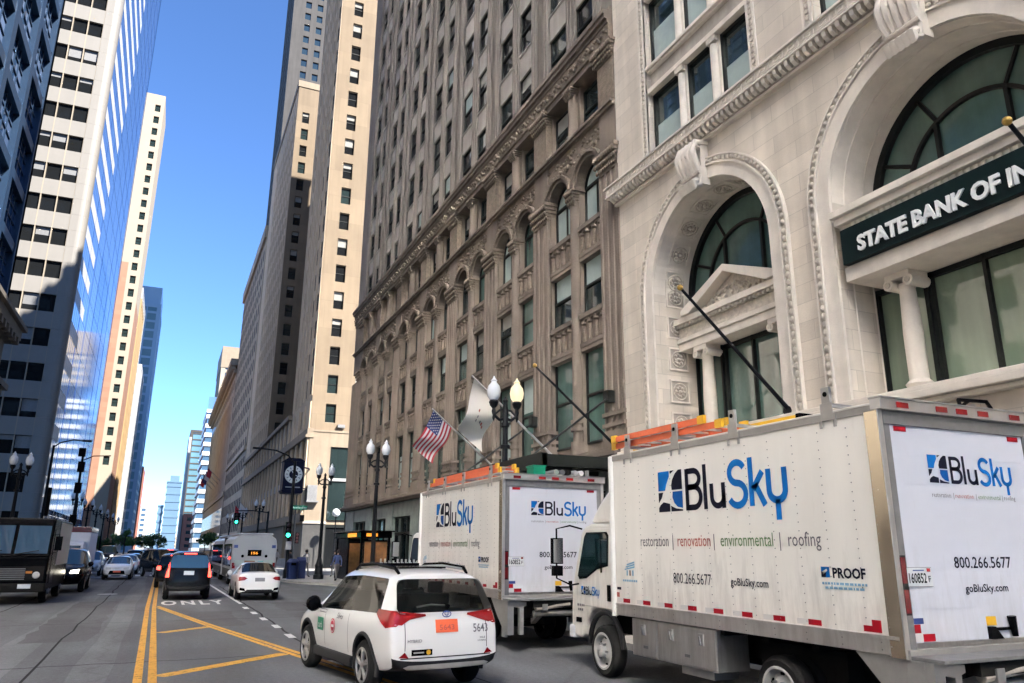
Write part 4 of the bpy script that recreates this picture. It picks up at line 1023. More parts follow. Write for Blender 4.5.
t6 = slab('far_grey_tower', 'lower hazy grey-blue tower leaning against the blue skyscraper on its left', -8, -2.2, 905, 930, 45, hazeblue, hazeblue, 9, 2.5, ribs=False, proj=0.6)
t7 = slab('far_white_block', 'small white distant block low in the street gap left of the hazy towers', -24, -13, 700, 720, 34, whitest, glass_wt, 4, 2.0, 1.4, 4, 0.4)
t8 = slab('low_far_bridge_house', 'low pinkish stone block crossing the far end of the street', -12, 20, 960, 975, 14, beige, glass, 4, 2, 1.5, 4, 0.4)

# ------------------------------------------------------------------ left row
os_ = thing('old_stone_building', 'old dark stone building with a double cornice below the blue frame tower', 'building', (-12, 50, 0))
m = MB(); m.box(-24, -12.05, 44, 63.5, 0, 16.2, oldst); m.box(-24, -11.6, 44, 63.9, 16.2, 16.6, oldst); m.box(-24, -11.2, 44, 64.3, 16.6, 17.3, oldst); m.box(-24, -10.9, 44, 64.6, 17.3, 17.6, oldst)
m.box(-24, -11.7, 44, 63.8, 12.4, 12.8, oldst); m.box(-24, -11.4, 44, 64.1, 12.803, 13.2, oldst)
for i in range(16): m.box(-11.55, -11.15, 44.3+i*1.25, 44.8+i*1.25, 16.1, 16.597, oldst)
m.build('wall', os_)
for i in range(5):
    m = MB(); y = 46+i*3.7
    m.box(-12.08, -11.95, y-0.9, y+0.9, 6.2, 9.8, bronze); m.box(-12.08, -11.95, y-0.9, y+0.9, 0.6, 4.5, bronze); o = m.build('window', os_)
    m = MB(); m.box(-12.0, -11.94, y-0.8, y+0.8, 6.3, 9.7, glass); m.box(-12.0, -11.94, y-0.8, y+0.8, 0.7, 4.4, glass); m.build('pane', o)
bt = thing('blue_frame_tower', 'dark blue steel framed tower with deep set windows at the left edge of the street', 'building', (-12, 40, 0))
m = MB(); g = MB()
BX0, BX1, BYa, BYb, BZ0, BZ1 = -40, -12.0, 20.2, 62.0, 17.8, 110
g.box(BX0, BX1-0.42, BYa+0.4, BYb-0.9, BZ0, BZ1, glass_nv)
ys = [62-6.0*i for i in range(7)]; zs = [18.3+3.95*i for i in range(24)]
for y in ys: m.box(BX1-0.5, BX1, max(y-0.6, 20.2), min(y+0.35, BYb), BZ0, BZ1, navy)
for z in zs: m.box(BX1-0.5, BX1-0.06, BYa, BYb-0.003, z, z+0.7, navy)
for i, y in enumerate(ys[:-1]):
    for q in range(1, 4): m.box(BX1-0.46, BX1-0.34, y-0.75-q*1.31-0.05, y-0.75-q*1.31+0.05, BZ0, BZ1, navy)
for z in zs: m.box(BX1-0.46, BX1-0.35, BYa, BYb-0.004, z+2.1, z+2.17, navy); m.box(BX1-0.46, BX1-0.36, BYa, BYb-0.004, z+3.0, z+3.06, navy)
for x in [-12-6*i for i in range(5)]: m.box(x-0.9, x, BYb-0.9, BYb+0.002, BZ0, BZ1, navy)
for z in zs: m.box(BX0, BX1-0.05, BYb-0.9, BYb-0.1, z, z+0.85, navy)
m.build('steel_frame', bt); g.build('glazing', bt)
# white panel tower with mirrored street side
wt = thing('white_panel_tower', 'tall office tower with white panel front, dark window strips and a mirrored blue street side', 'building', (-12, 115, 0))
WT0, WTX, WTY0, WTY1, WTH = -46, -12.0, 93.0, 141.0, 170
g = MB(); g.box(WT0, WTX-1.35, WTY0+0.35, WTY1, 0, WTH, glass_dk); g.build('front_glazing', wt)
g = MB(); g.box(WTX-1.34, WTX-0.02, WTY0+1.4, WTY1, 6, WTH, glass_bl); g.build('mirror_glazing', wt)
m = MB(); sp2 = MB(); FHT = 3.88
nf = int(WTH/FHT)
for i in range(nf):
    z = 1.55+i*FHT      # top of the window strip below
    m.box(WT0, WTX-1.62, WTY0+0.05, WTY0+0.4, z, z+1.9, wpanel)
    for q in range(11):   # joints
        pass
    sun_edge = min(116.7, 95.2+0.3*z); sp2.box(WTX-0.16, WTX-0.008, WTY0+1.4, sun_edge, z+0.0, z+1.6, wspand)  # white bands stop along the sun-shadow edge, so sunlight is put into shape
for i in range(nf*2): m.box(WTX-1.62, WTX-0.8, WTY0, WTY0+0.4, i*1.94+1.556, i*1.94+1.544+1.94, wpanel)
# rounded corner
for i in range(nf*2):
    z0 = i*1.94+1.556; z1 = z0+1.928; pts = [(WTX-0.8+0.8*math.sin(a), WTY0+0.8-0.8*math.cos(a)) for a in [PI/2*k/6 for k in range(7)]]+[(WTX, WTY0+1.4), (WTX-0.8, WTY0+1.4)]
    m.prism(pts, 'z', z0, z1, wpanel)
m.box(WT0, WTX-0.02, WTY0+0.02, WTY0+0.4, 0, 1.54, wpanel)
m.build('front_panels', wt); sp2.build('sunlit_spandrels', wt)
m = MB()
for k in range(20):
    x = WTX-1.62-k*1.62
    m.box(x-0.05, x+0.05, WTY0+0.04, WTY0+0.36, 1.6, WTH, palest)
m.build('mullions', wt); m = MB(); random.seed(9)
for k in range(20):
    for i in range(nf):
        if random.random() < 0.22:
            x = WTX-1.62-k*1.62; z = 3.45+i*FHT; hh = random.choice([0.5, 0.9, 1.3]); m.face([(x-1.5, WTY0+0.345, z+1.95-hh), (x-0.08, WTY0+0.345, z+1.95-hh), (x-0.08, WTY0+0.345, z+1.95), (x-1.5, WTY0+0.345, z+1.95)], steelg)
m.build('window_blinds', wt, kind='stuff'); m = MB()
for i in range(nf): m.box(WTX-0.12, WTX-0.005, WTY0+1.4, WTY1-0.01, 1.5+i*FHT, 1.56+i*FHT, glass_nv)
for k in range(8): y = WTY0+1.4+k*6.6; m.box(WTX-0.18, WTX+0.006, y, y+0.06, 2, WTH, glass_nv)
for k in range(32): y = WTY0+1.4+k*1.55; m.box(WTX-0.1, WTX-0.006, y, y+0.03, 2, WTH, glass_nv)
m.build('street_mullions', wt)
# pink and cream slab tower beyond
pk = thing('pink_slab_tower', 'slim pink brick tower with a pale corner strip of square windows behind the mirrored tower', 'building', (-13, 205, 0))
m = MB(); PY = 200; PX0, PX1 = -17.0, -12.4
PZ = [(20.2+3.42*i, 22.2+3.42*i) for i in range(28)]
wall_holes_y(m, PY, [(-14.55, -13.25)], PZ, -15.3, PX1, 2, 117.5, palest, 0.4)
wall_holes_y(m, PY, [], [], -26, -15.3, 2, 70, pinkst)
m.face([(-26, PY, 70), (-15.3, PY, 70), (-15.3, PY, 117.5), (-26, PY, 117.5)], palest)
m.box(-26, -12.75, PY+0.45, 216, 0, 117.4, palest); m.face([(PX1, PY, 2), (PX1, 216, 2), (PX1, 216, 117.5), (PX1, PY, 117.5)], palest); m.face([(-26, PY, 117.5), (PX1, PY, 117.5), (PX1, 216, 117.5), (-26, 216, 117.5)], palest)
m.box(-12.9, -12.36, PY+0.2, 216, 2, 60, pinkst)
m.build('wall', pk)
pr = win_s(1.3, 2.0, glass)
for (a, c) in PZ: dup_part(pr, pk, (-13.9+13, PY+0.3-205, a))
drop(pr)
p1_ = slab('yellow_stone_block', 'yellow stone block with orange piers just past the pink tower on the left', -24, -12.1, 216.5, 238, 66, yellowst, glass, 3.6, 1.6, 1.8, 3.4, 0.3)
p2_ = slab('white_window_tower', 'white tower with rows of dark windows behind the pink tower', -26, -13.4, 239, 268, 76, whitest, glass, 3.5, 1.9, 0.9, 4, 0.4)
p3_ = slab('pale_green_tower', 'pale green-white apartment tower beside the tall glass tower on the left', -24, -12.5, 272, 300, 60, whitest, glass_teal, 3.3, 1.0, 0.9, 3.2, 0.3)
p4_ = slab('tall_glass_tower', 'tallest blue glass tower in the left row with an open metal crown', -24, -10.6, 316, 345, 94, palebl, glass_teal, 3.6, 0.9, 0.5, 3.4, 0.12)
cap_box(p4_, -23.5, -11, 317, 344, 94, 101, palebl, 'crown')
p5_ = slab('red_brick_tower', 'dark red brick block low beside the foot of the tall glass tower', -24, -10.2, 350, 380, 34, redbr, glass, 3.5, 1.6, 1.4, 3.4, 0.3)
p6_ = slab('pale_far_block', 'small pale stone block far down the left row', -40, -13.5, 470, 500, 36, palest, glass, 4, 1.8, 1.4, 4, 0.4)
# buildings beside and behind the camera: they close the street, throw or block sunlight and are mirrored in the glass
q1 = slab('mirror_glass_tower', 'unseen tall mirror glass tower opposite the bank, shaped to reflect sun onto the facades', -34, -12.2, -75, 19.5, 125, wspand, mirror, 3.8, 0.45, 0.25, 3.2, 0.25, corner=0.6)  # unseen tower, made tall and mirrored to throw sun onto the right side
q1b = slab('pale_limestone_annex', 'pale limestone low block between the limestone offices and the old stone corner', -34, -12.1, 20.2, 43.8, 17.3, lime_p, glass, 4.1, 1.7, 1.6, 3.4, 0.35, corner=2)
q2 = slab('tan_office_block', 'tan office block on the right behind the camera', 12.2, 26, -75, -9, 50, lime_d, glass, 3.8, 1.6, 1.5, 3.2, 0.35, corner=2)
# ------------------------------------------------------------------ box trucks
LX, LY = (0, -1, 0), (0, 0, 1)      # lettering on the left side runs towards the rear
def blusky(mb, org, u, w, width):
    # square emblem plus two-tone word, drawn on the plane spanned by u and w; org is the lower left corner of the emblem
    org, u, w = Vector(org), Vector(u), Vector(w); k = width/2.62
    P = lambda a, c: tuple(org+u*a*k+w*c*k)
    h = 0.29; g = 0.012; e = 0.58
    qd = lambda a0, a1, t0, t1, cx, cy, rx, ry, n=6: [P(cx+rx*math.cos(math.radians(t0+(t1-t0)*i/n)), cy+ry*math.sin(math.radians(t0+(t1-t0)*i/n))) for i in range(n+1)]
    # light blue upper left square with its lower right corner taken by the white curve
    mb.face([P(0, h+g), P(0.17, h+g), P(0.2, h+0.1), P(h-g, 0.5), P(h-g, e), P(0, e)], lblue)
    # navy upper right square, left side cut by the curve
    mb.face([P(0.33, h+g)]+[P(e, h+g), P(e, e), P(0.5, e), P(0.42, 0.53), P(0.35, 0.45), P(0.32, 0.37)], lnavy)
    mb.face([P(h+g, e), P(0.4, e), P(h+g, 0.53)], lnavy)
    # navy lower left square split by the curve
    mb.face([P(0, h-g), P(0.12, h-g), P(0.08, 0.2), P(0, 0.13)], lnavy); mb.face([P(0, 0), P(h-g, 0), P(h-g, 0.11), P(0.12, 0.14), P(0.04, 0.1), P(0, 0.06)], lnavy)
    # blue lower right square, concave left side
    mb.face([P(e, h-g), P(0.35, h-g), P(0.34, 0.2), P(0.38, 0.12), P(0.46, 0.06), P(e, 0.04)], lmid); mb.face([P(h+g, 0), P(e, 0), P(e, 0.02), P(0.42, 0.04), P(h+g, 0.08)], lnavy)
    def stroke(pts, t, m, closed=False):
        pts = [Vector((a, c, 0)) for a, c in pts]; n = len(pts); L, R = [], []
        for i in range(n):
            d = (pts[(i+1) % n]-pts[i-1]) if closed else pts[min(i+1, n-1)]-pts[max(i-1, 0)]
            d.normalize(); q = Vector((-d.y, d.x, 0))*t/2; L.append(pts[i]+q); R.append(pts[i]-q)
        for i in range(n if closed else n-1):
            j = (i+1) % n; mb.face([P(L[i].x, L[i].y), P(L[j].x, L[j].y), P(R[j].x, R[j].y), P(R[i].x, R[i].y)], m)
    t = 0.088
    arc = lambda cx, cy, rx, ry, a0, a1, n=14: [(cx+rx*math.cos(math.radians(a0+(a1-a0)*i/n)), cy+ry*math.sin(math.radians(a0+(a1-a0)*i/n))) for i in range(n+1)]
    # B l u
    t = 0.078
    x = 0.69
    stroke([(x, 0.0), (x, 0.57)], t, lnavy); stroke([(x, 0.535)]+arc(x+0.15, 0.425, 0.13, 0.11, 90, -90)+[(x, 0.315)], t, lnavy); stroke([(x, 0.31)]+arc(x+0.16, 0.175, 0.14, 0.138, 90, -90)+[(x, 0.037)], t, lnavy)
    x = 1.09; stroke([(x, 0), (x, 0.6)], t, lnavy)
    x = 1.225; stroke([(x, 0.33), (x, 0.15)]+arc(x+0.12, 0.15, 0.12, 0.115, 180, 360)+[(x+0.24, 0.33)], t, lnavy); stroke([(x+0.24, 0.2), (x+0.24, 0.0)], t, lnavy)
    # S k y
    cx = 1.735; t2 = t*1.12
    stroke(arc(cx+0.01, 0.43, 0.145, 0.13, 25, 270, 16)+arc(cx, 0.16, 0.16, 0.14, 88, -155, 16), t2, lblue)
    x = 2.0; stroke([(x, 0.0), (x, 0.6)], t2, lblue); stroke([(x+0.03, 0.2), (x+0.21, 0.41)], t2, lblue); stroke([(x+0.07, 0.27), (x+0.23, 0.0)], t2, lblue)
    x = 2.31; stroke([(x, 0.43), (x, 0.2)]+arc(x+0.135, 0.17, 0.135, 0.12, 180, 360)+[(x+0.27, 0.43)], t2, lblue); stroke([(x+0.135, 0.06), (x+0.135, -0.18)], t2, lblue)
def make_wheel(root, c, r, w, rimr, out, rimmat=whitest, kind='steel'):
    # wheel axis along x; out = -1 when the outer face looks towards -x
    x0 = c[0]; s = out
    t = MB(); prof = [(rimr, -w/2), (r-0.05, -w/2-0.005), (r-0.012, -w/2+0.03), (r, -w/2+0.06), (r, w/2-0.06), (r-0.012, w/2-0.03), (r-0.05, w/2+0.005), (rimr, w/2)]
    t.lathe(prof, c, 36, rubber, axis='x', caps=False); 
    wh = thing_part('wheel', root); ty = t.build('tyre', wh, smooth=True)
    m = MB()
    if kind == 'steel':
        pr_ = [(rimr+0.012, s*(w/2+0.006)), (rimr-0.02, s*(w/2+0.012)), (rimr-0.035, s*(w/2-0.02)), (rimr-0.06, s*(w/2-0.07)), (rimr*0.72, s*(w/2-0.075)), (rimr*0.5, s*(w/2-0.02)), (rimr*0.36, s*(w/2-0.01)), (rimr*0.34, s*(w/2+0.06)), (0.02, s*(w/2+0.07))]
        m.lathe(pr_, c, 32, rimmat, axis='x', caps=False)
        for i in range(6):
            a = 2*PI*i/6; y, z = c[1]+rimr*0.44*math.cos(a), c[2]+rimr*0.44*math.sin(a); m.cyl((x0+s*(w/2-0.02), y, z), (x0+s*(w/2+0.03), y, z), 0.018, 0.018, 6, steelg)
            a += PI/6; y, z = c[1]+rimr*0.75*math.cos(a), c[2]+rimr*0.75*math.sin(a); m.cyl((x0+s*(w/2-0.09), y, z), (x0+s*(w/2-0.062), y, z), rimr*0.13, rimr*0.13, 10, black)
    else:
        m.lathe([(rimr+0.01, s*(w/2+0.004)), (rimr-0.012, s*(w/2+0.008)), (rimr-0.03, s*(w/2-0.03)), (rimr-0.04, s*(w/2-0.09)), (0.05, s*(w/2-0.1))], c, 30, chassis, axis='x', caps=False)
        m.lathe([(rimr+0.01, s*(w/2+0.005)), (rimr-0.018, s*(w/2+0.011)), (rimr-0.022, s*(w/2-0.01)), (rimr+0.005, s*(w/2-0.012))], c, 30, rimmat, axis='x', caps=False)
        for i in range(5):
            for d in (-0.13, 0.13):
                a = 2*PI*i/5+0.3; a2 = a+d*1.0
                p0 = (x0+s*(w/2-0.005), c[1]+0.05*math.cos(a), c[2]+0.05*math.sin(a)); p1 = (x0+s*(w/2-0.012), c[1]+(rimr-0.02)*math.cos(a2), c[2]+(rimr-0.02)*math.sin(a2)); m.cyl(p0, p1, 0.026, 0.022, 6, rimmat)
        m.cyl((x0+s*(w/2-0.06), c[1], c[2]), (x0+s*(w/2+0.008), c[1], c[2]), 0.07, 0.06, 12, rimmat)
    m.build('rim', wh, smooth=True)
    return wh
def thing_part(name, root):
    o = bpy.data.objects.new(name, None); C.objects.link(o); o.parent = root; return o
def make_truck(L, label, group, full_text=True):
    r = thing('box_truck', label, 'truck', group=group)
    W = 2.44; zb, zt = 1.2, 3.42
    m = MB(); m.box(0, W, 0.06, L, zb, zt, twhite); m.box(0.02, W-0.02, 0.1, L-0.02, zb-0.06, zb-0.002, steelg)
    # rivet lines down the panel joints
    yy = 0.42
    while yy < L-0.1:
        z = zb+0.05
        while z < zt-0.03:
            m.cyl((-0.004, yy, z), (0.002, yy, z), 0.0075, 0.0075, 5, steelg, cap=True); z += 0.098
        yy += 0.41
    m.build('cargo_box', r)
    m = MB(); m.box(-0.012, W+0.012, 0.03, L+0.01, 1.02, 1.17, alu); m.box(-0.02, W+0.02, 0.03, L+0.01, 1.165, 1.2, alu)
    yy = 0.25
    while yy < L:
        for z in (1.06, 1.13): m.cyl((-0.016, yy, z), (-0.008, yy, z), 0.008, 0.008, 6, steelg)
        yy += 0.5
    m.build('bottom_rail', r)
    m = MB(); m.box(-0.014, 0.06, 0.02, L, 3.42, 3.5, alud); m.box(W-0.06, W+0.014, 0.02, L, 3.42, 3.5, alud); m.box(-0.02, 0.02, 0.02, L+0.02, 3.5, 3.515, alu)
    m.cyl((-0.004, L-0.012, 1.0), (-0.004, L-0.012, 3.5), 0.05, 0.05, 10, twhite); m.cyl((W+0.004, L-0.012, 1.0), (W+0.004, L-0.012, 3.5), 0.05, 0.05, 10, twhite)
    m.box(0.01, W-0.01, 0.05, L-0.01, 3.49, 3.53, twhite); m.box(0.0, W, L-0.02, L+0.03, 3.4, 3.52, alud)
    m.build('top_rail', r)
    # rear frame
    m = MB(); m.box(-0.018, 0.012, -0.02, 0.15, 1.0, 3.44, polish); m.box(-0.016, 0.05, -0.03, -0.0, 1.0, 3.46, alu); m.box(W-0.05, W+0.016, -0.03, -0.0, 1.0, 3.46, alu)
    m.box(0.02, 0.15, -0.02, 0.06, 1.0, 3.44, steelg); m.box(W-0.15, W-0.02, -0.02, 0.06, 1.0, 3.44, steelg)
    m.box(0.06, W-0.06, -0.025, 0.06, 3.3, 3.44, steelg); m.box(-0.025, W+0.025, -0.085, 0.05, 3.445, 3.56, alu); m.box(-0.03, W+0.03, -0.1, 0.06, 3.56, 3.58, alud)
    for z in [1.1+0.09*i for i in range(26)]: m.cyl((-0.02, 0.13, z), (-0.01, 0.13, z), 0.008, 0.008, 6, alud)
    m.build('rear_frame', r, bevel=0.006)
    m = MB(); n = 7
    for i in range(n): m.box(0.15, W-0.15, -0.004, 0.04, 1.14+(3.3-1.14)*i/n+0.0018, 1.14+(3.3-1.14)*(i+1)/n-0.0018, twhite2)
    m.box(0.15, W-0.15, 0.0, 0.05, 1.14, 3.3, twhite2)
    m.build('roller_door', r)
    # tail lamps, reflectors
    for x in (0.02, W-0.02):
        sg = 1 if x < 1 else -1
        m = MB(); m.box(x+sg*0.03, x+sg*0.1, -0.035, -0.02, 1.42, 1.64, redd); m.box(x+sg*0.03, x+sg*0.1, -0.035, -0.02, 1.7, 1.95, redd); m.box(x+sg*0.02, x+sg*0.11, -0.028, -0.018, 1.4, 1.97, chassis); m.build('tail_lamp', r)
    for x in (0.21, 0.81, 1.13, 1.48, W-0.42): m = MB(); m.box(x, x+0.17, -0.095, -0.084, 3.47, 3.53, redl); m.build('marker_lamp', r)
    ys_ = L-0.1
    def refl(*bx):
        m = MB()
        for q in bx: m.box(*q)
        m.build('reflector', r)
    while ys_ > 0.85: refl((-0.004, 0, ys_-0.17, ys_, 1.215, 1.275, tapew), (-0.004, 0, ys_-0.36, ys_-0.17, 1.215, 1.275, tapered)); ys_ -= 0.55
    refl((-0.005, 0, 0.24, 0.46, 1.215, 1.275, tapered), (-0.005, 0, 0.24, 0.35, 1.275, 1.335, tapered))
    refl((0.155, 0.25, -0.008, -0.004, 1.23, 1.31, tapered), (0.155, 0.27, -0.008, -0.004, 1.15, 1.23, tapew), (0.27, 0.44, -0.008, -0.004, 1.15, 1.22, tapered)); refl((0.22, 0.4, -0.009, -0.004, 3.235, 3.29, tapered)); refl((W-0.4, W-0.22, -0.009, -0.004, 3.235, 3.29, tapered))
    m = MB(); m.box(0.155, 0.3, -0.008, -0.004, 1.315, 1.37, stickb); m.build('blue_sticker', r); m = MB(); m.box(1.23, 1.38, -0.008, -0.004, 1.27, 1.36, yellowp); m.build('yellow_sticker', r)
    m = MB()
    m.box(1.23, 1.31, -0.05, -0.004, 1.14, 1.262, black); m.prism([(1.31, 1.262), (1.42, 1.14), (1.31, 1.14)], 'y', -0.045, -0.004, black); m.box(1.31, 1.58, -0.03, -0.004, 1.22, 1.25, black); m.cyl((1.59, -0.05, 1.16), (1.57, -0.05, 1.36), 0.03, 0.045, 8, black); m.build('door_latch', r)
    # licence plate
    m = MB(); m.box(0.13, 0.49, -0.022, -0.006, 1.67, 1.85, platew); m.box(0.125, 0.495, -0.018, -0.005, 1.665, 1.855, steelg); m.box(0.42, 0.47, -0.0235, -0.02, 1.81, 1.845, redl)
    o = m.build('licence_plate', r); m = MB(); fit_text(m, '160852', (0.155, -0.024, 1.705), (1, 0, 0), (0, 0, 1), 0.25, 0.095, black, bold=0.02); fit_text(m, 'F', (0.43, -0.024, 1.71), (1, 0, 0), (0, 0, 1), 0.035, 0.06, black); m.box(0.22, 0.38, -0.0235, -0.02, 1.818, 1.83, stickb); m.build('plate_number', o)
    # lettering: side
    e = -0.006; Ls = L-5.2
    U, Wv = (0, -1, 0), (0, 0, 1)
    y0 = 3.855+Ls*1.0
    m = MB(); blusky(m, (e, y0, 2.545), U, Wv, 2.64); m.build('side_logo', r)
    z = 2.06
    for body, ya, wd_, mm in (('restoration', 4.38, 0.72, lgrey), ('|', 3.56, 0.015, lgrey), ('renovation', 3.44, 0.73, lred), ('|', 2.64, 0.015, lgrey), ('environmental', 2.5, 0.97, lgreen), ('|', 1.42, 0.015, lgrey), ('roofing', 1.28, 0.5, lgrey)):
        m = MB(); v, f = text_mesh(body, 1.0, res=2); x0 = min(a for a, c in v); k = wd_/(max(a for a, c in v)-x0); kz = 0.23
        m.faces([(e, ya+Ls-(a-x0)*k, z+c*kz) for a, c in v], f, mm); m.build('slogan_word' if len(body) > 1 else 'slogan_bar', r)
    m = MB(); fit_text(m, '800.266.5677', (e, 3.58+Ls, 1.56), U, Wv, 0.84, 0.14, lnavy, res=2); m.build('side_phone_number', r); m = MB(); v, f = text_mesh('goBluSky.com', 1.0, bold=0.01, res=2); x1 = max(a for a, c in v)
    m.faces([(e, 2.35+Ls-a/x1*0.68, 1.58+c*0.13) for a, c in v], f, lnavy); m.build('side_web_address', r)
    m = MB(); fit_text(m, 'PROOF', (e, 0.66+Ls, 1.73), U, Wv, 0.44, 0.105, lnavy, bold=0.035, res=2)
    m.face([(e, 0.82+Ls, 1.73), (e, 0.7+Ls, 1.73), (e, 0.7+Ls, 1.84), (e, 0.82+Ls, 1.84)], lblue); m.face([(e-0.002, 0.82+Ls, 1.73), (e-0.002, 0.76+Ls, 1.73), (e-0.002, 0.75+Ls, 1.78), (e-0.002, 0.82+Ls, 1.79)], lnavy); m.face([(e-0.002, 0.79+Ls, 1.76), (e-0.002, 0.73+Ls, 1.8), (e-0.002, 0.74+Ls, 1.82), (e-0.002, 0.8+Ls, 1.79)], twhite)
    for k, (a, c_) in enumerate(((0.82+Ls, 0.24+Ls), (0.78+Ls, 0.28+Ls))):
        yy = a
        random.seed(k+4)
        while yy > c_:
            q = random.uniform(0.02, 0.06); m.face([(e, yy, 1.655-k*0.045), (e, yy-q, 1.655-k*0.045), (e, yy-q, 1.68-k*0.045), (e, yy, 1.68-k*0.045)], llight); yy -= q+0.012
    m.build('side_small_print', r)
    m = MB()      # small round-roofed emblem and two stickers near the cab
    yc = 4.72+Ls
    for k in range(3): m.face([(e, yc+0.14-k*0.03, 1.70+k*0.035), (e, yc-0.14, 1.74+k*0.035), (e, yc-0.14, 1.765+k*0.035), (e, yc+0.14-k*0.03, 1.72+k*0.035)], llight)
    for k in range(3): m.face([(e, yc+0.09-k*0.08, 1.62), (e, yc+0.05-k*0.08, 1.62), (e, yc+0.05-k*0.08, 1.7), (e, yc+0.09-k*0.08, 1.7)], poster if k % 2 else llight)
    yy = yc+0.2
    while yy > yc-0.2: m.face([(e, yy, 1.53), (e, yy-0.04, 1.53), (e, yy-0.04, 1.56), (e, yy, 1.56)], llight); yy -= 0.052
    m.face([(e, L-0.1, 1.40), (e, L-0.22, 1.40), (e, L-0.22, 1.44), (e, L-0.1, 1.44)], lnavy); m.face([(e, L-0.09, 1.29), (e, L-0.17, 1.29), (e, L-0.17, 1.36), (e, L-0.09, 1.36)], lred); m.build('side_emblem', r)
    # lettering: rear
    e = -0.0085
    m = MB(); blusky(m, (0.665, e, 2.715), (1, 0, 0), (0, 0, 1), 1.34); m.build('rear_logo', r)
    m = MB()
    for body, xa, wd_, mm in (('restoration', 0.67, 0.29, lgrey), ('|', 1.0, 0.006, lgrey), ('renovation', 1.03, 0.29, lred), ('|', 1.36, 0.006, lgrey), ('environmental', 1.39, 0.37, lgreen), ('|', 1.79, 0.006, lgrey), ('roofing', 1.82, 0.19, lgrey)):
        v, f = text_mesh(body, 1.0, res=1); x0 = min(a for a, c in v); k = wd_/(max(a for a, c in v)-x0)
        m.faces([(xa+(a-x0)*k, e, 2.565+c*0.075) for a, c in v], f, mm)
    m.build('rear_slogan', r)
    m = MB(); fit_text(m, '800.266.5677', (0.86, e, 1.845), (1, 0, 0), (0, 0, 1), 0.9, 0.115, lnavy, bold=0.012, res=2); m.build('rear_phone_number', r); m = MB(); v, f = text_mesh('goBluSky.com', 1.0, bold=0.012, res=2); x1 = max(a for a, c in v)
    m.faces([(0.98+a/x1*0.67, e, 1.605+c*0.11) for a, c in v], f, lnavy); m.build('rear_web_address', r)
    # underside
    m = MB(); m.box(0.75, 0.95, 0.1, L+1.5, 0.62, 0.95, chassis); m.box(1.5, 1.7, 0.1, L+1.5, 0.62, 0.95, chassis)
    for y in (0.4, 1.2, 2.0, 2.8, 3.6, 4.4): m.box(0.1, W-0.1, y, y+0.1, 0.94, 1.02, chassis)
    m.cyl((0.3, 1.9, 0.42), (W-0.3, 1.9, 0.42), 0.13, 0.13, 10, chassis); m.box(1.75, 2.2, 2.7, 4.2, 0.5, 0.95, chassis); m.box(0.5, 1.9, 1.2, 2.6, 0.5, 0.9, chassis); m.cyl((1.2, 0.3, 0.55), (1.2, 4.9, 0.55), 0.1, 0.1, 8, chassis)
    m.build('chassis', r)
    # steel tool boxes under the left side
    ya, yb_ = L-2.45, L-0.45
    for a, c_ in ((ya, ya+1.33), (ya+1.345, yb_)):
        m = MB(); m.box(0.03, 0.55, a, c_, 0.48, 1.0, alu); m.box(0.022, 0.035, a+0.02, c_-0.02, 0.5, 0.985, alu)
        ln = (a+0.3, c_-0.35) if c_-a > 1 else ((a+c_)/2,)
        for y in ln:
            m.box(0.0, 0.03, y-0.05, y+0.05, 0.78, 0.93, alud); m.cyl((0.0, y-0.0, 0.79), (-0.02, y, 0.9), 0.02, 0.012, 6, steelg)
        m.box(0.015, 0.024, (a+c_)/2-0.1, (a+c_)/2+0.02, 0.6, 0.64, steelg)
        m.build('tool_box', r, bevel=0.008)
    m = MB(); m.box(0.12, 0.5, ya+0.2, ya+0.9, 0.36, 0.47, alud); m.build('step', r)
    # wheels
    for x, o_ in ((0.24, -1), (W-0.24, 1)):
        make_wheel(r, (x, 1.9, 0.405), 0.405, 0.24, 0.275, o_); make_wheel(r, (x-o_*0.3, 1.9, 0.405), 0.405, 0.22, 0.275, o_)
        make_wheel(r, (x+0.0, L+0.6, 0.405), 0.405, 0.24, 0.275, o_)
    # lift gate
    m = MB()
    for x in (0.0, W-0.42):
        m.prism([(x, 1.0), (x+0.42, 0.97), (x+0.42, 0.9), (x+0.36, 0.88), (x+0.36, 0.35), (x+0.27, 0.35), (x+0.27, 0.86), (x+0.14, 0.88), (x+0.14, 0.35), (x, 0.35)], 'y', -0.3, -0.2, alud)
        m.box(x, x+0.05, -0.2, 0.0, 0.3, 1.0, alud)
    m.box(0.0, W, -0.42, -0.06, 1.0, 1.035, steelg); m.box(0.0, W, -0.06, 0.0, 0.97, 1.09, alud)
    m.box(0.55, W-0.42, -0.36, -0.2, 0.86, 0.99, chassis); m.cyl((0.6, -0.24, 0.74), (W-0.6, -0.24, 0.74), 0.06, 0.06, 10, steelg)
    for x in (0.75, W-0.8): m.prism([(0.2, 0.5), (-0.38, 0.8), (-0.38, 0.93), (0.2, 0.7)], 'x', x, x+0.12, steelg)
    m.cyl((0.62, -0.3, 0.85), (1.4, -0.32, 0.92), 0.06, 0.05, 10, lime_d)
    m.build('lift_gate', r, bevel=0.006)
    m = MB(); m.prism([(0.0, 1.01), (0.62, 1.01), (0.3, 0.7), (0.0, 0.45)], 'x', 0.02, 0.06, alud); m.build('mud_guard', r); m = MB(); m.prism([(0.0, 1.01), (0.62, 1.01), (0.3, 0.7), (0.0, 0.45)], 'x', W-0.06, W-0.02, alud); m.build('mud_guard', r)
    # cab (profile in y, z)
    cy = L+0.1
    prof = [(0.0, 0.98), (0.02, 2.36), (0.1, 2.43), (0.95, 2.45), (1.15, 2.4), (1.28, 2.3), (1.6, 1.5), (1.64, 1.35), (1.68, 0.95), (1.68, 0.55), (1.3, 0.52), (1.2, 0.6), (1.12, 0.82), (0.98, 0.98), (0.8, 1.04), (0.45, 1.04)]
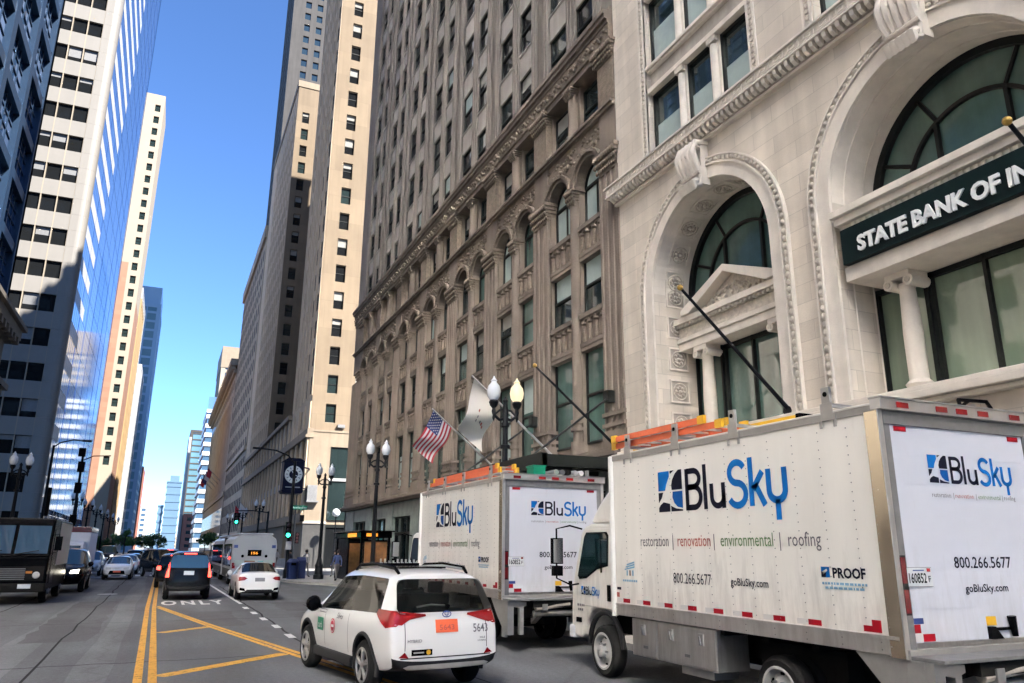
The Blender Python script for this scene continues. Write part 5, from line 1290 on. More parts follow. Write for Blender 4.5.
    m = MB(); m.prism([(cy+a, c_) for a, c_ in prof], 'x', 0.18, 2.26, twhite)
    m.build('cab', r, bevel=0.045)
    wp = [(0.36, 1.74), (0.32, 2.24), (0.38, 2.3), (1.06, 2.3), (1.14, 2.22), (1.39, 1.56), (1.34, 1.5), (1.1, 1.52), (0.72, 1.68)]
    for x0, x1, sg in ((0.165, 0.2, -1), (2.24, 2.275, 1)):
        d = MB(); dp = [(0.26, 1.06), (0.22, 2.36), (1.12, 2.36), (1.46, 1.5), (1.44, 1.06), (1.2, 1.06)]
        d.prism([(cy+a, c_) for a, c_ in dp], 'x', x0+0.006*(1 if sg < 0 else -1), x1-0.004, twhite); do = d.build('door', r, bevel=0.012)
        g = MB(); g.prism([(cy+a, c_) for a, c_ in wp], 'x', x0-0.006 if sg < 0 else x0, x1 if sg < 0 else x1+0.006, black); g.build('window_rubber', do)
        g = MB(); q = 0.93; cx_, cz_ = 0.85, 1.95
        gl = [(cx_+(a-cx_)*q, cz_+(c_-cz_)*q) for a, c_ in wp]; g.prism([(cy+a, c_) for a, c_ in gl], 'x', x0-0.012 if sg < 0 else x1, x0-0.004 if sg < 0 else x1+0.012, truckgl); g.build('pane', do)
        g = MB(); xx = x0-0.018 if sg < 0 else x1+0.018
        g.box(min(xx, x0), max(xx, x0), cy+0.55, cy+0.58, 1.63, 2.27, black); g.build('window_bar', do)
        g = MB(); g.box(x0-0.02 if sg < 0 else x1, x0+0.004 if sg < 0 else x1+0.02, cy+0.28, cy+0.38, 1.18, 1.44, black); g.build('handle', do, bevel=0.01)
        # mirror on its bracket arms
        mx = -0.3 if sg < 0 else W+0.3; xa = 0.16 if sg < 0 else W-0.16
        g = MB(); g.tube([(xa, cy+1.2, 2.36), (xa+sg*0.2, cy+1.3, 2.42), (mx, cy+1.32, 2.36), (mx, cy+1.32, 1.52), (xa+sg*0.15, cy+1.36, 1.4), (xa, cy+1.36, 1.42)], 0.016, 7, black)
        g.build('mirror_arm', r, smooth=True)
        g = MB(); g.box(mx-0.1, mx+0.1, cy+1.26, cy+1.36, 1.76, 2.2, black); g.box(mx-0.09, mx+0.09, cy+1.255, cy+1.262, 1.78, 2.18, chrome); g.box(mx-0.09, mx+0.09, cy+1.25, cy+1.35, 1.56, 1.73, black); g.build('mirror', r, bevel=0.015)
    g = MB(); g.face([(0.3, cy+1.292, 2.28), (2.14, cy+1.292, 2.28), (2.14, cy+1.6, 1.535), (0.3, cy+1.6, 1.535)], carglass); o = g.build('windscreen', r); o.location.y = 0.012
    g = MB(); g.box(0.16, 2.28, cy+1.55, cy+1.74, 0.5, 0.72, twhite2); g.build('bumper', r, bevel=0.03)
    g = MB(); g.box(0.28, 0.65, cy+1.66, cy+1.7, 0.8, 1.0, clear); g.build('headlamp', r); g = MB(); g.box(1.79, 2.16, cy+1.66, cy+1.7, 0.8, 1.0, clear); g.build('headlamp', r)
    g = MB(); g.lathe([(0.02, -0.006), (0.05, -0.004), (0.05, 0.0)], (0.175, cy+1.36, 0.82), 10, clear, axis='x'); g.box(0.165, 0.182, cy+1.3, cy+1.48, 0.78, 0.86, black); g.build('side_repeater', r)
    g = MB(); pts = [(0.19, cy+0.5+0.53*math.cos(a), 0.44+0.56*math.sin(a)) for a in [PI*0.02+PI*0.96*i/16 for i in range(17)]]; g.tube(pts, 0.045, 8, plast); g.build('wheel_arch', r, smooth=True)
    g = MB(); blusky(g, (0.155, cy+1.26, 1.25), (0, -1, 0), (0, 0, 1), 0.62); g.build('door_logo', r)
    g = MB()
    for k in range(2):
        yy = cy+1.42-0.02*k; random.seed(k)
        while yy > cy+1.2: q = random.uniform(0.03, 0.07); g.face([(0.158, yy, 1.05-0.075*k), (0.158, yy-q, 1.05-0.075*k), (0.158, yy-q, 1.09-0.075*k), (0.158, yy, 1.09-0.075*k)], lgrey); yy -= q+0.015
    g.build('door_small_print', r)
    # wind deflector on the cab roof
    g = MB(); dp = [(-0.02, 2.45), (-0.02, 3.12), (0.22, 3.12), (0.5, 3.0), (0.8, 2.8), (1.02, 2.6), (1.14, 2.45)]; g.prism([(cy+a, c_) for a, c_ in dp], 'x', 0.28, 2.16, twhite); g.build('wind_deflector', r, bevel=0.08)
    # roof rack brackets
    for y in (L*0.12, L*0.42, L*0.66, L*0.9):
        g = MB(); g.box(-0.022, -0.014, y-0.09, y+0.09, 3.42, 3.62, alud); g.box(-0.02, 0.02, y-0.06, y+0.06, 3.6, 3.8, alud); g.cyl((-0.03, y, 3.72), (0.0, y, 3.72), 0.03, 0.03, 10, black); g.box(-0.024, -0.013, y-0.12, y-0.08, 3.34, 3.5, alud); g.box(-0.024, -0.013, y+0.08, y+0.12, 3.34, 3.5, alud)
        g.box(0.02, W-0.02, y-0.03, y+0.03, 3.58, 3.62, alud); g.box(W-0.02, W+0.02, y-0.06, y+0.06, 3.45, 3.8, alud)
        g.build('rack_bracket', r, bevel=0.006)
    return r
ta = make_truck(5.34, 'nearest white box truck, its open dusty rear frame at the right edge of the street view', 'white box trucks parked at the kerb')
ta['label'] = 'nearer white box truck with steel tool boxes, in front of the bank arches'
place(ta, (6.7, 5.66, 0))
tb = make_truck(5.7, 'farther white box truck behind the white taxi, partly hidden by the nearer truck cab', 'white box trucks parked at the kerb')
place(tb, (6.5, 15.08, 0))

# ladders and planks lying on the roofs: things of their own
def ladder(loc, rz, ln, label, group, tilt=0.0, wd_=0.42, mm=orange):
    r = thing('ladder', label, 'ladder', group=group)
    for s in (0, 1):
        m = MB(); x = s*wd_; m.box(x, x+0.03, 0, ln, 0, 0.015, mm); m.box(x, x+0.03, 0, ln, 0.075, 0.09, mm); m.box(x if s == 0 else x+0.02, x+0.01 if s == 0 else x+0.03, 0, ln, 0.015, 0.075, mm); m.build('rail', r)
    m = MB(); y = 0.2
    while y < ln-0.1: m.cyl((0.015, y, 0.045), (wd_+0.015, y, 0.045), 0.018, 0.018, 8, alu); y += 0.3
    m.build('rungs', r)
    m = MB()
    for x in (-0.012, wd_-0.005):
        m.box(x, x+0.05, -0.05, 0.09, -0.006, 0.11, yellowp); m.box(x, x+0.05, ln-0.08, ln+0.04, -0.006, 0.11, yellowp)
    m.build('end_caps', r)
    r.location = loc; r.rotation_euler = (tilt, 0, rz); return r
LG = 'ladders on the truck roofs'
ladder((6.76, 8.25, 3.63), 0, 2.75, 'orange ladder with yellow ends lying along the left roof edge of the nearer truck', LG)
ladder((6.74, 8.6, 3.73), 0.02, 2.3, 'upper orange ladder stacked on another on the nearer truck roof', LG)
m = MB(); m.box(7.35, 7.6, 7.4, 8.4, 3.63, 3.72, yellowp); m.box(7.33, 7.62, 7.36, 7.44, 3.62, 3.73, black); m.box(7.33, 7.62, 8.36, 8.44, 3.62, 3.73, black)
tag(m.build('yellow_level', bevel=0.01), 'yellow plank with black ends on the middle of the nearer truck roof', 'plank')
m = MB(); m.box(8.0, 8.75, 6.15, 8.1, 3.63, 3.66, alud)
for i in range(14): m.box(7.99, 8.76, 6.2+i*0.14, 6.26+i*0.14, 3.661, 3.685, alu)
tag(m.build('aluminium_plank'), 'ribbed grey aluminium walk plank on the rear roof of the nearer truck', 'plank')
m = MB(); m.tube([(8.45, 5.95, 3.62), (8.5, 6.0, 3.76), (9.0, 6.0, 3.78), (9.05, 5.95, 3.62)], 0.025, 6, black); m.tube([(8.7, 6.0, 3.77), (8.75, 6.4, 3.62)], 0.02, 6, black)
tag(m.build('roof_rack_bar', smooth=True), 'black tube bar standing on the rear roof of the nearer truck', 'bar')
ladder((6.56, 15.4, 3.63), 0, 4.9, 'long orange ladder along the left roof edge of the farther truck', LG, wd_=0.4)
ladder((6.58, 15.6, 3.73), 0.0, 4.4, 'second orange ladder lying on top of another on the farther truck roof', LG, wd_=0.4)
m = MB(); m.box(7.35, 7.65, 15.35, 15.7, 3.61, 3.8, sgn); m.box(7.33, 7.67, 15.33, 15.72, 3.78, 3.82, sgn)
tag(m.build('green_crate', bevel=0.01), 'small green box on the rear roof edge of the farther truck', 'box')
m = MB()
for i in range(5): m.cyl((7.9+i*0.16, 15.3, 3.68), (7.9+i*0.16, 18.2, 3.68), 0.06, 0.06, 8, [alud, steelg, chassis, alu, tapew][i])
tag(m.build('pipe_bundle'), 'bundle of grey and dark poles on the farther truck roof', 'poles')

# ------------------------------------------------------------------ cars
def loft(st, ncap=1):
    # st: list of stations (rear to front); each: list of 8 (x, y, z) half-section points from bottom centre side to roof centre
    # returns cage verts, faces, materials keyed by (kind)
    V, F, M = [], [], []
    n = len(st[0])
    def idx(i, j, side): return (i*2+side)*n+j
    for s in st:
        for side in (0, 1):
            for (x, y, z) in s: V.append(((x if side == 0 else -x), y, z))
    for i in range(len(st)-1):
        for side in (0, 1):
            for j in range(n-1):
                f = (idx(i, j, side), idx(i+1, j, side), idx(i+1, j+1, side), idx(i, j+1, side))
                F.append(f); M.append(('s', i, j))
    # bottom (between the two sides)
        F.append((idx(i, 0, 0), idx(i, 0, 1), idx(i+1, 0, 1), idx(i+1, 0, 0))); M.append(('b', i, 0))
        F.append((idx(i, n-1, 0), idx(i+1, n-1, 0), idx(i+1, n-1, 1), idx(i, n-1, 1))); M.append(('r', i, 0))
    # end caps: quads between the two sides
    for e in (0, len(st)-1):
        for j in range(n-1):
            F.append((idx(e, j, 0), idx(e, j+1, 0), idx(e, j+1, 1), idx(e, j, 1))); M.append(('c', e, j))
    return V, F, M
def body_parts(root, st, rule, arches, sub=2, wheel_r=0.36, crease=()):
    V, F, M = loft(st)
    me = bpy.data.meshes.new('cage'); me.from_pydata(V, [], F)
    names = []
    mi = []
    for k in M:
        nm = rule(k)
        if nm not in names: names.append(nm)
        mi.append(names.index(nm))
    me.polygons.foreach_set('material_index', mi)
    for nm in names: me.materials.append(nm[1])
    bm = bmesh.new(); bm.from_mesh(me); bmesh.ops.remove_doubles(bm, verts=bm.verts, dist=1e-5); bmesh.ops.recalc_face_normals(bm, faces=bm.faces)
    cl = bm.edges.layers.float.get('crease_edge') or bm.edges.layers.float.new('crease_edge')
    for e_ in bm.edges:
        if len(e_.link_faces) == 2 and e_.link_faces[0].material_index != e_.link_faces[1].material_index: e_[cl] = 1.0 if any(names[f_.material_index][0] in ('rear_window', '*side_window', 'windscreen') for f_ in e_.link_faces) else 0.6
    vl = bm.verts.layers.float.get('crease_vert') or bm.verts.layers.float.new('crease_vert')
    for v_ in bm.verts:
        nm_ = [names[f_.material_index][0] for f_ in v_.link_faces]
        for wn in ('rear_window', 'windscreen'):
            if nm_.count(wn) == 1: v_[vl] = 0.9
        if nm_.count('*side_window') == 1: v_[vl] = 0.85
    bm.to_mesh(me); bm.free()
    ob = bpy.data.objects.new('cage', me); C.objects.link(ob)
    s = ob.modifiers.new('s', 'SUBSURF'); s.levels = sub; s.render_levels = sub
    cut = []
    for (y, r_) in arches:
        c = MB(); c.cyl((-2, y, wheel_r), (2, y, wheel_r), r_, r_, 28, plast)
        co = c.build('cutter'); cut.append(co)
        # keep the middle of the floor: two short cutters
    bpy.context.view_layer.update()
    dg = bpy.context.evaluated_depsgraph_get()
    full = bpy.data.meshes.new_from_object(ob.evaluated_get(dg))
    # ---- boolean the arches
    ob2 = bpy.data.objects.new('b', full); C.objects.link(ob2)
    if plast.name not in [m_.name for m_ in full.materials if m_]: full.materials.append(plast)
    for co in cut:
        bo = ob2.modifiers.new('b', 'BOOLEAN'); bo.operation = 'DIFFERENCE'; bo.object = co; bo.solver = 'EXACT'
    bpy.context.view_layer.update(); dg = bpy.context.evaluated_depsgraph_get()
    res = bpy.data.meshes.new_from_object(ob2.evaluated_get(dg))
    bvh = BVHTree.FromPolygons([v.co.copy() for v in full.vertices], [tuple(p.vertices) for p in full.polygons])
    mats = [m_ for m_ in res.materials]
    groups = {}
    for p in res.polygons:
        i = p.material_index
        nm = names[i][0] if i < len(names) else 'wheel_wells'
        # left / right copies of windows are separate parts
        if nm.startswith('*'):
            cx = sum(res.vertices[v].co.x for v in p.vertices)/len(p.vertices); nm = nm[1:]+('|l' if cx < 0 else '|r')
        groups.setdefault(nm, []).append(p.index)
    for nm, polys in groups.items():
        used = {}; vs = []; fs = []; ms = []; mlist = []
        for pi in polys:
            p = res.polygons[pi]; f = []
            for v in p.vertices:
                if v not in used: used[v] = len(vs); vs.append(tuple(res.vertices[v].co))
                f.append(used[v])
            fs.append(f); mm = mats[p.material_index]
            if mm not in mlist: mlist.append(mm)
            ms.append(mlist.index(mm))
        me2 = bpy.data.meshes.new(nm.split('|')[0]); me2.from_pydata(vs, [], fs)
        for mm in mlist: me2.materials.append(mm)
        me2.polygons.foreach_set('material_index', ms); me2.polygons.foreach_set('use_smooth', [nm != 'wheel_wells']*len(fs))
        try: me2.set_sharp_from_angle(angle=math.radians(50))
        except Exception: pass
        o = bpy.data.objects.new(nm.split('|')[0], me2); C.objects.link(o); o.parent = root
    for o in cut+[ob, ob2]: bpy.data.objects.remove(o)
    return bvh
def decal(bvh, verts2, faces, to3, d, off, name, mm, parent, thick=0.0):
    # verts2 on a plane given by to3(a, b); cast along d onto the body, lifted by off
    d = Vector(d); vs = []; ok = []
    for a, c in verts2:
        p = Vector(to3(a, c)); h = bvh.ray_cast(p-d*3, d)
        ok.append(h[0] is not None and h[1].dot(d) < -0.12)
        vs.append(tuple((h[0] if h[0] is not None else p)-d*off))
    faces = [f for f in faces if all(ok[i] for i in f)]
    m = MB(); m.faces(vs, faces, mm)
    if thick:
        vs2 = [tuple(Vector(v)+d*thick) for v in vs]
    return m.build(name, parent, smooth=True)
def grid_poly(poly, cuts=3):
    bm = bmesh.new(); bm.faces.new([bm.verts.new((a, c, 0)) for a, c in poly])
    bmesh.ops.triangulate(bm, faces=bm.faces[:])
    for _ in range(cuts): bmesh.ops.subdivide_edges(bm, edges=bm.edges[:], cuts=1, use_grid_fill=True)
    bmesh.ops.triangulate(bm, faces=bm.faces[:])
    bm.verts.ensure_lookup_table(); bm.verts.index_update()
    v = [(p.co.x, p.co.y) for p in bm.verts]; f = [tuple(q.index for q in fc.verts) for fc in bm.faces]; bm.free(); return v, f
def suv_stations(w=0.92, L=(-0.98, 3.62), zr=1.70, belt=1.1, wr=0.62, hood=1.04, zb=0.3, back=0.28):
    y0, y1 = L
    S = lambda *p: list(p)
    sc = w/0.92
    def st(yl, yb, yr, zb_, zbel, ze, zt_, kb=1.0, kr=1.0, zr2=None, kl=1.0):
        return [(0.62*sc*kl, yl, zb_), (0.83*sc*kl, yl, zb_+0.03), (0.905*sc*kl, yl, zb_+(0.22 if kl > 0.9 else 0.1)), (0.92*sc*kl, yl, 0.82), (0.915*sc*kb, yb, zbel-0.09), (0.87*sc*kb, yb, zbel), (wr*1.13*sc*kr, yr, ze), (wr*0.9*sc*kr, yr, zt_), (wr*0.35*sc*kr, yr, zt_+0.02)]
    zt_ = zr
    return [
        st(y0+0.04, y0+0.10, y0+back+0.10, zb+0.06, belt+0.02, zr-0.13, zr-0.09, 0.9, 0.98, kl=0.87),
        st(y0+0.1, y0+0.2, y0+back+0.14, zb+0.06, belt, zr-0.15, zr-0.065, 0.955, 0.98, kl=0.95),
        st(y0+0.42, y0+0.5, y0+0.6, zb, belt, zr-0.13, zr-0.03, 1.0, 1.0),
        st(y0+0.75, y0+0.86, y0+0.95, zb, belt-0.01, zr-0.12, zr-0.01),
        st(0.62, 0.62, 0.62, zb-0.03, belt-0.03, zr-0.11, zr),
        st(0.68, 0.68, 0.68, zb-0.03, belt-0.035, zr-0.11, zr),
        st(1.5, 1.5, 1.42, zb-0.03, belt-0.06, zr-0.14, zr-0.02),
        st(1.95, 2.12, 1.6, zb-0.03, belt-0.08, zr-0.18, zr-0.05, 1.0, 0.97),
        [(0.62*sc, 2.3, zb), (0.83*sc, 2.3, zb+0.03), (0.905*sc, 2.3, zb+0.22), (0.92*sc, 2.3, 0.82), (0.91*sc, 2.4, hood-0.09), (0.86*sc, 2.4, hood-0.02), (0.74*sc, 2.42, hood+0.02), (0.5*sc, 2.46, hood+0.05), (0.2*sc, 2.46, hood+0.06)],
        [(0.62*sc, 2.9, zb), (0.82*sc, 2.9, zb+0.03), (0.9*sc, 2.9, zb+0.22), (0.91*sc, 2.9, 0.8), (0.89*sc, 2.9, hood-0.15), (0.82*sc, 2.9, hood-0.06), (0.7*sc, 2.92, hood-0.02), (0.45*sc, 2.95, hood+0.01), (0.2*sc, 2.95, hood+0.02)],
        [(0.55*sc, y1-0.25, zb), (0.72*sc, y1-0.25, zb+0.03), (0.83*sc, y1-0.25, zb+0.2), (0.84*sc, y1-0.25, 0.72), (0.8*sc, y1-0.28, hood-0.24), (0.75*sc, y1-0.3, hood-0.17), (0.62*sc, y1-0.3, hood-0.12), (0.4*sc, y1-0.28, hood-0.1), (0.15*sc, y1-0.28, hood-0.09)],
        [(0.5*sc, y1-0.07, zb+0.06), (0.62*sc, y1-0.06, zb+0.08), (0.7*sc, y1-0.02, zb+0.2), (0.7*sc, y1-0.02, 0.66), (0.66*sc, y1-0.08, hood-0.33), (0.62*sc, y1-0.12, hood-0.27), (0.5*sc, y1-0.12, hood-0.24), (0.3*sc, y1-0.1, hood-0.22), (0.12*sc, y1-0.1, hood-0.21)]]
def suv_rule(paint, glassm, lower):
    def rule(k):
        t, i, j = k
        if t == 's' and j == 5 and 3 <= i <= 6: return ('*side_window', glassm)
        if t == 's' and j == 5 and i == 2: return ('*side_window', glassm)
        if i == 7 and ((t == 's' and j >= 6) or t == 'r'): return ('windscreen', glassm)
        if t == 'c' and i == 0 and j == 5: return ('rear_window', glassm)
        if t == 's' and (j <= 0 or (j == 1 and i == 0)): return ('body', lower)
        if t == 'b': return ('body', lower)
        if t == 'c' and (j == 0 or (j == 1 and i == 0)): return ('body', lower)
        return ('body', paint)
    return rule
def sedan_stations(w=0.9, zr=1.42, belt=0.98, hood=0.92, y0=-0.98, y1=3.62, zb=0.26):
    sc = w/0.92; wr = 0.58
    def st(yl, yb, yr, zbel, ze, zt_, kb=1.0, kr=1.0, kl=1.0, zz=zb):
        return [(0.62*sc*kl, yl, zz), (0.83*sc*kl, yl, zz+0.03), (0.905*sc*kl, yl, zz+0.2), (0.92*sc*kl, yl, 0.72), (0.91*sc*kb, yb, zbel-0.08), (0.86*sc*kb, yb, zbel), (wr*1.14*sc*kr, yr, ze), (wr*0.9*sc*kr, yr, zt_), (wr*0.35*sc*kr, yr, zt_+0.015)]
    tz = belt+0.04
    return [
        st(y0+0.05, y0+0.1, y0+0.12, belt-0.04, tz-0.04, tz-0.02, 0.86, 1.05, 0.86, zb+0.08),
        st(y0+0.12, y0+0.2, y0+0.2, belt, tz, tz+0.02, 0.95, 1.1, 0.95),
        st(y0+0.45, y0+0.5, y0+0.62, belt, tz+0.02, tz+0.05, 1.0, 1.1),
        st(-0.05, 0.0, 0.45, belt, zr-0.12, zr-0.03),
        st(0.72, 0.72, 0.8, belt-0.02, zr-0.09, zr),
        st(0.78, 0.78, 0.86, belt-0.02, zr-0.09, zr),
        st(1.45, 1.5, 1.3, belt-0.04, zr-0.11, zr-0.02),
        st(1.9, 2.1, 1.5, belt-0.06, zr-0.15, zr-0.05, 1.0, 0.97),
        [(0.62*sc, 2.4, zb), (0.83*sc, 2.4, zb+0.03), (0.905*sc, 2.4, zb+0.2), (0.91*sc, 2.4, 0.7), (0.89*sc, 2.5, hood-0.1), (0.84*sc, 2.5, hood-0.02), (0.72*sc, 2.52, hood+0.0), (0.5*sc, 2.56, hood+0.03), (0.2*sc, 2.56, hood+0.04)],
        [(0.6*sc, 3.0, zb), (0.8*sc, 3.0, zb+0.03), (0.88*sc, 3.0, zb+0.2), (0.89*sc, 3.0, 0.66), (0.86*sc, 3.0, hood-0.2), (0.8*sc, 3.0, hood-0.11), (0.68*sc, 3.0, hood-0.07), (0.45*sc, 3.02, hood-0.04), (0.2*sc, 3.02, hood-0.03)],
        [(0.5*sc, y1-0.15, zb+0.02), (0.66*sc, y1-0.14, zb+0.05), (0.74*sc, y1-0.12, zb+0.18), (0.74*sc, y1-0.12, 0.58), (0.7*sc, y1-0.18, hood-0.32), (0.66*sc, y1-0.22, hood-0.26), (0.55*sc, y1-0.22, hood-0.23), (0.35*sc, y1-0.2, hood-0.21), (0.15*sc, y1-0.2, hood-0.2)]]
def sedan_rule(paint, glassm, lower):
    def rule(k):
        t, i, j = k
        if t == 's' and j == 5 and 3 <= i <= 6: return ('*side_window', glassm)
        if i == 7 and ((t == 's' and j >= 6) or t == 'r'): return ('windscreen', glassm)
        if i == 2 and ((t == 's' and j >= 6) or t == 'r'): return ('rear_window', glassm)
        if (t == 's' and j == 0) or t == 'b' or (t == 'c' and j == 0): return ('body', lower)
        return ('body', paint)
    return rule
def car_wheels(r, wb, w, rad, rimm=alu, rimr=0.22, tw=0.22):
    for y in (0, wb):
        for s in (-1, 1): make_wheel(r, (s*(w-tw/2-0.01), y, rad), rad, tw, rimr, s, rimm, 'alloy')
def flat(bvh, poly, name, mm, parent, face, off=0.006, cuts=3):
    # face 'rear': poly in (x, z) cast along +y; 'left': poly in (y, z) cast along +x; 'front': along -y
    v, f = grid_poly(poly, cuts)
    if face == 'rear': return decal(bvh, v, f, lambda a, c: (a, -2.0, c), (0, 1, 0), off, name, mm, parent)
    if face == 'front': return decal(bvh, v, f, lambda a, c: (a, 5.0, c), (0, -1, 0), off, name, mm, parent)
    if face == 'top': return decal(bvh, v, f, lambda a, c: (a, c, 3.0), (0, 0, -1), off, name, mm, parent)
    if face == 'left': return decal(bvh, v, f, lambda a, c: (-2.0, a, c), (1, 0, 0), off, name, mm, parent)
    return decal(bvh, v, f, lambda a, c: (2.0, a, c), (-1, 0, 0), off, name, mm, parent)
def txt_on(bvh, body, x, z, width, height, face, mm, name, parent, off=0.008, **k):
    v, f = text_mesh(body, 1.0, res=2, **k); x0, x1 = min(a for a, c in v), max(a for a, c in v); y1 = max(c for a, c in v)
    v = [((a-x0)/(x1-x0)*width, c/y1*height) for a, c in v]
    if face == 'rear': return decal(bvh, v, f, lambda a, c: (x+a, -2.0, z+c), (0, 1, 0), off, name, mm, parent)
    if face == 'left': return decal(bvh, v, f, lambda a, c: (-2.0, x-a, z+c), (1, 0, 0), off, name, mm, parent)
# ---- the white taxi
tx = thing('taxi', 'white taxi SUV with black roof rails and an orange rear plate beside the trucks', 'taxi')
bv = body_parts(tx, suv_stations(), suv_rule(carw, taxiglass, plast), [(0, 0.43), (2.66, 0.43)], 3)
for (x, y, w_, bk_) in ((-0.38, 1.35, 0.5, 0.62), (0.38, 1.35, 0.5, 0.62), (0.0, 0.35, 1.2, 0.6)):
    m = MB(); m.box(x-w_/2, x+w_/2, y, y+0.5, 0.55, 0.72, seatm); m.prism([(y-0.12, 0.66), (y+0.02, 0.66), (y-0.08, 0.72+bk_), (y-0.18, 0.72+bk_)], 'x', x-w_/2, x+w_/2, seatm)
    for hx in ((x,) if w_ < 1 else (x-0.35, x+0.35)): m.box(hx-0.13, hx+0.13, y-0.2, y-0.1, 0.72+bk_, 0.9+bk_, seatm)
    m.build('seat', tx, bevel=0.03)
m = MB(); m.box(-0.75, 0.75, 1.95, 2.2, 0.75, 1.02, seatm); m.tube([(-0.38+0.18*math.cos(a), 1.9, 0.98+0.18*math.sin(a)) for a in [2*PI*i/16 for i in range(16)]], 0.016, 5, black, closed=True); m.build('dashboard', tx)
car_wheels(tx, 2.66, 0.92, 0.355, alu, 0.235)
for y in (0, 2.66):
    for s in (-1, 1):
        m = MB(); pts = []
        for i in range(19):
            a = -0.08*PI+1.16*PI*i/18; yy, zz = y+0.435*math.cos(a), 0.355+0.435*math.sin(a)
            h = bv.ray_cast(Vector((s*2, yy, max(zz, 0.42))), Vector((-s, 0, 0))); xx = h[0].x if h[0] is not None else s*0.9
            pts.append((xx-s*0.012, yy, zz))
        m.tube(pts, 0.036, 8, plast); m.build('wheel_arch_trim', tx, smooth=True)
m = MB(); m.box(-0.93, -0.8, 0.44, 2.22, 0.27, 0.42, plast); m.box(0.8, 0.93, 0.44, 2.22, 0.27, 0.42, plast); m.build('sill_trim', tx, bevel=0.03)
for s in (-1, 1):
    flat(bv, [(s*0.86, 0.98), (s*0.9, 1.13), (s*0.78, 1.15), (s*0.34, 1.1), (s*0.33, 1.07), (s*0.58, 1.03), (s*0.7, 0.96)], 'tail_lamp', redl, tx, 'rear', 0.012, 4)
    flat(bv, [(-0.96, 0.96), (-0.96, 1.15), (-0.42, 1.16), (-0.38, 1.1), (-0.62, 0.98), (-0.75, 0.92)], 'side_tail_lamp', redl, tx, 'left' if s < 0 else 'right', 0.012, 4)
    flat(bv, [(s*0.75, 0.54), (s*0.6, 0.53), (s*0.66, 0.61)], 'rear_reflector', redl, tx, 'rear', 0.01, 2)
    flat(bv, [(3.1, 0.78), (3.5, 0.7), (3.5, 0.82), (3.0, 0.92)], 'headlamp', clear, tx, 'left' if s < 0 else 'right', 0.008, 3)
flat(bv, [(-0.2, 0.84), (0.2, 0.84), (0.2, 1.05), (-0.2, 1.05)], 'plate_recess', carw, tx, 'rear', 0.004, 2)
m = MB(); o = flat(bv, [(-0.19, 0.845), (0.17, 0.845), (0.17, 1.02), (-0.19, 1.02)], 'licence_plate', plateo, tx, 'rear', 0.02, 1)
txt_on(bv, '5643', -0.13, 0.88, 0.24, 0.07, 'rear', lred, 'plate_number', tx, 0.024, bold=0.01)
txt_on(bv, '5643', 0.43, 0.83, 0.25, 0.115, 'rear', lgrey, 'fleet_number', tx, 0.01, bold=0.01); txt_on(bv, '5643', 1.16, 0.92, 0.28, 0.085, 'left', lgrey, 'side_fleet_number', tx, 0.01, bold=0.02, shear=0.2)
m = MB(); ring = [(0.075*math.cos(a), 0.045*math.sin(a)) for a in [2*PI*i/20 for i in range(20)]]
def oval(cx, cz, rx, rz, t, nm):
    v = []; f = []
    for i in range(24):
        a = 2*PI*i/24; v += [(cx+rx*math.cos(a), cz+rz*math.sin(a)), (cx+(rx-t)*math.cos(a), cz+(rz-t)*math.sin(a))]
    f = [(2*i, 2*((i+1) % 24), 2*((i+1) % 24)+1, 2*i+1) for i in range(24)]
    return decal(bv, v, f, lambda a, c: (a, -2, c), (0, 1, 0), 0.012, nm, stickb, tx)
oval(0, 1.09, 0.075, 0.048, 0.014, 'oval_emblem'); oval(0, 1.1, 0.04, 0.03, 0.01, 'oval_emblem'); oval(0, 1.09, 0.018, 0.042, 0.008, 'oval_emblem')
txt_on(bv, 'HYBRID', -0.62, 0.73, 0.22, 0.038, 'rear', steelg, 'badge', tx, 0.008, bold=0.03); txt_on(bv, 'XLE', 0.53, 0.74, 0.1, 0.024, 'rear', steelg, 'badge', tx, 0.008, bold=0.03); txt_on(bv, 'HYBRID', 0.5, 0.7, 0.16, 0.022, 'rear', steelg, 'badge', tx, 0.008, bold=0.02)
flat(bv, [(-0.56, 0.555), (-0.24, 0.555), (-0.24, 0.635), (-0.56, 0.635)], 'bumper_sticker', black, tx, 'rear', 0.008, 2); flat(bv, [(-0.3+0.035*math.cos(a), 0.595+0.035*math.sin(a)) for a in [2*PI*i/10 for i in range(10)]], 'sticker_dot', yellowp, tx, 'rear', 0.012, 1); flat(bv, [(-0.53, 0.585), (-0.37, 0.585), (-0.37, 0.605), (-0.53, 0.605)], 'sticker_stripe', whitest, tx, 'rear', 0.012, 1)
flat(bv, [(2.08, 0.68), (1.78, 0.68), (1.78, 0.88), (2.08, 0.88)], 'green_door_sticker', stickg, tx, 'left', 0.006, 2); txt_on(bv, 'curb', 2.04, 0.72, 0.2, 0.1, 'left', letterw, 'sticker_word', tx, 0.009)
flat(bv, [(1.33+0.115*math.cos(a), 0.79+0.115*math.sin(a)) for a in [2*PI*i/16 for i in range(16)]], 'red_door_badge', stickr, tx, 'left', 0.006, 2)
v = []; f = []
for i in range(20):
    a = 2*PI*i/20; v += [(1.33+0.095*math.cos(a), 0.79+0.095*math.sin(a)), (1.33+0.083*math.cos(a), 0.79+0.083*math.sin(a))]
f = [(2*i, 2*((i+1) % 20), 2*((i+1) % 20)+1, 2*i+1) for i in range(20)]
decal(bv, v, f, lambda a, c: (-2, a, c), (1, 0, 0), 0.01, 'badge_ring', letterw, tx); flat(bv, [(1.39, 0.77), (1.27, 0.77), (1.27, 0.81), (1.39, 0.81)], 'badge_bar', letterw, tx, 'left', 0.01, 1)
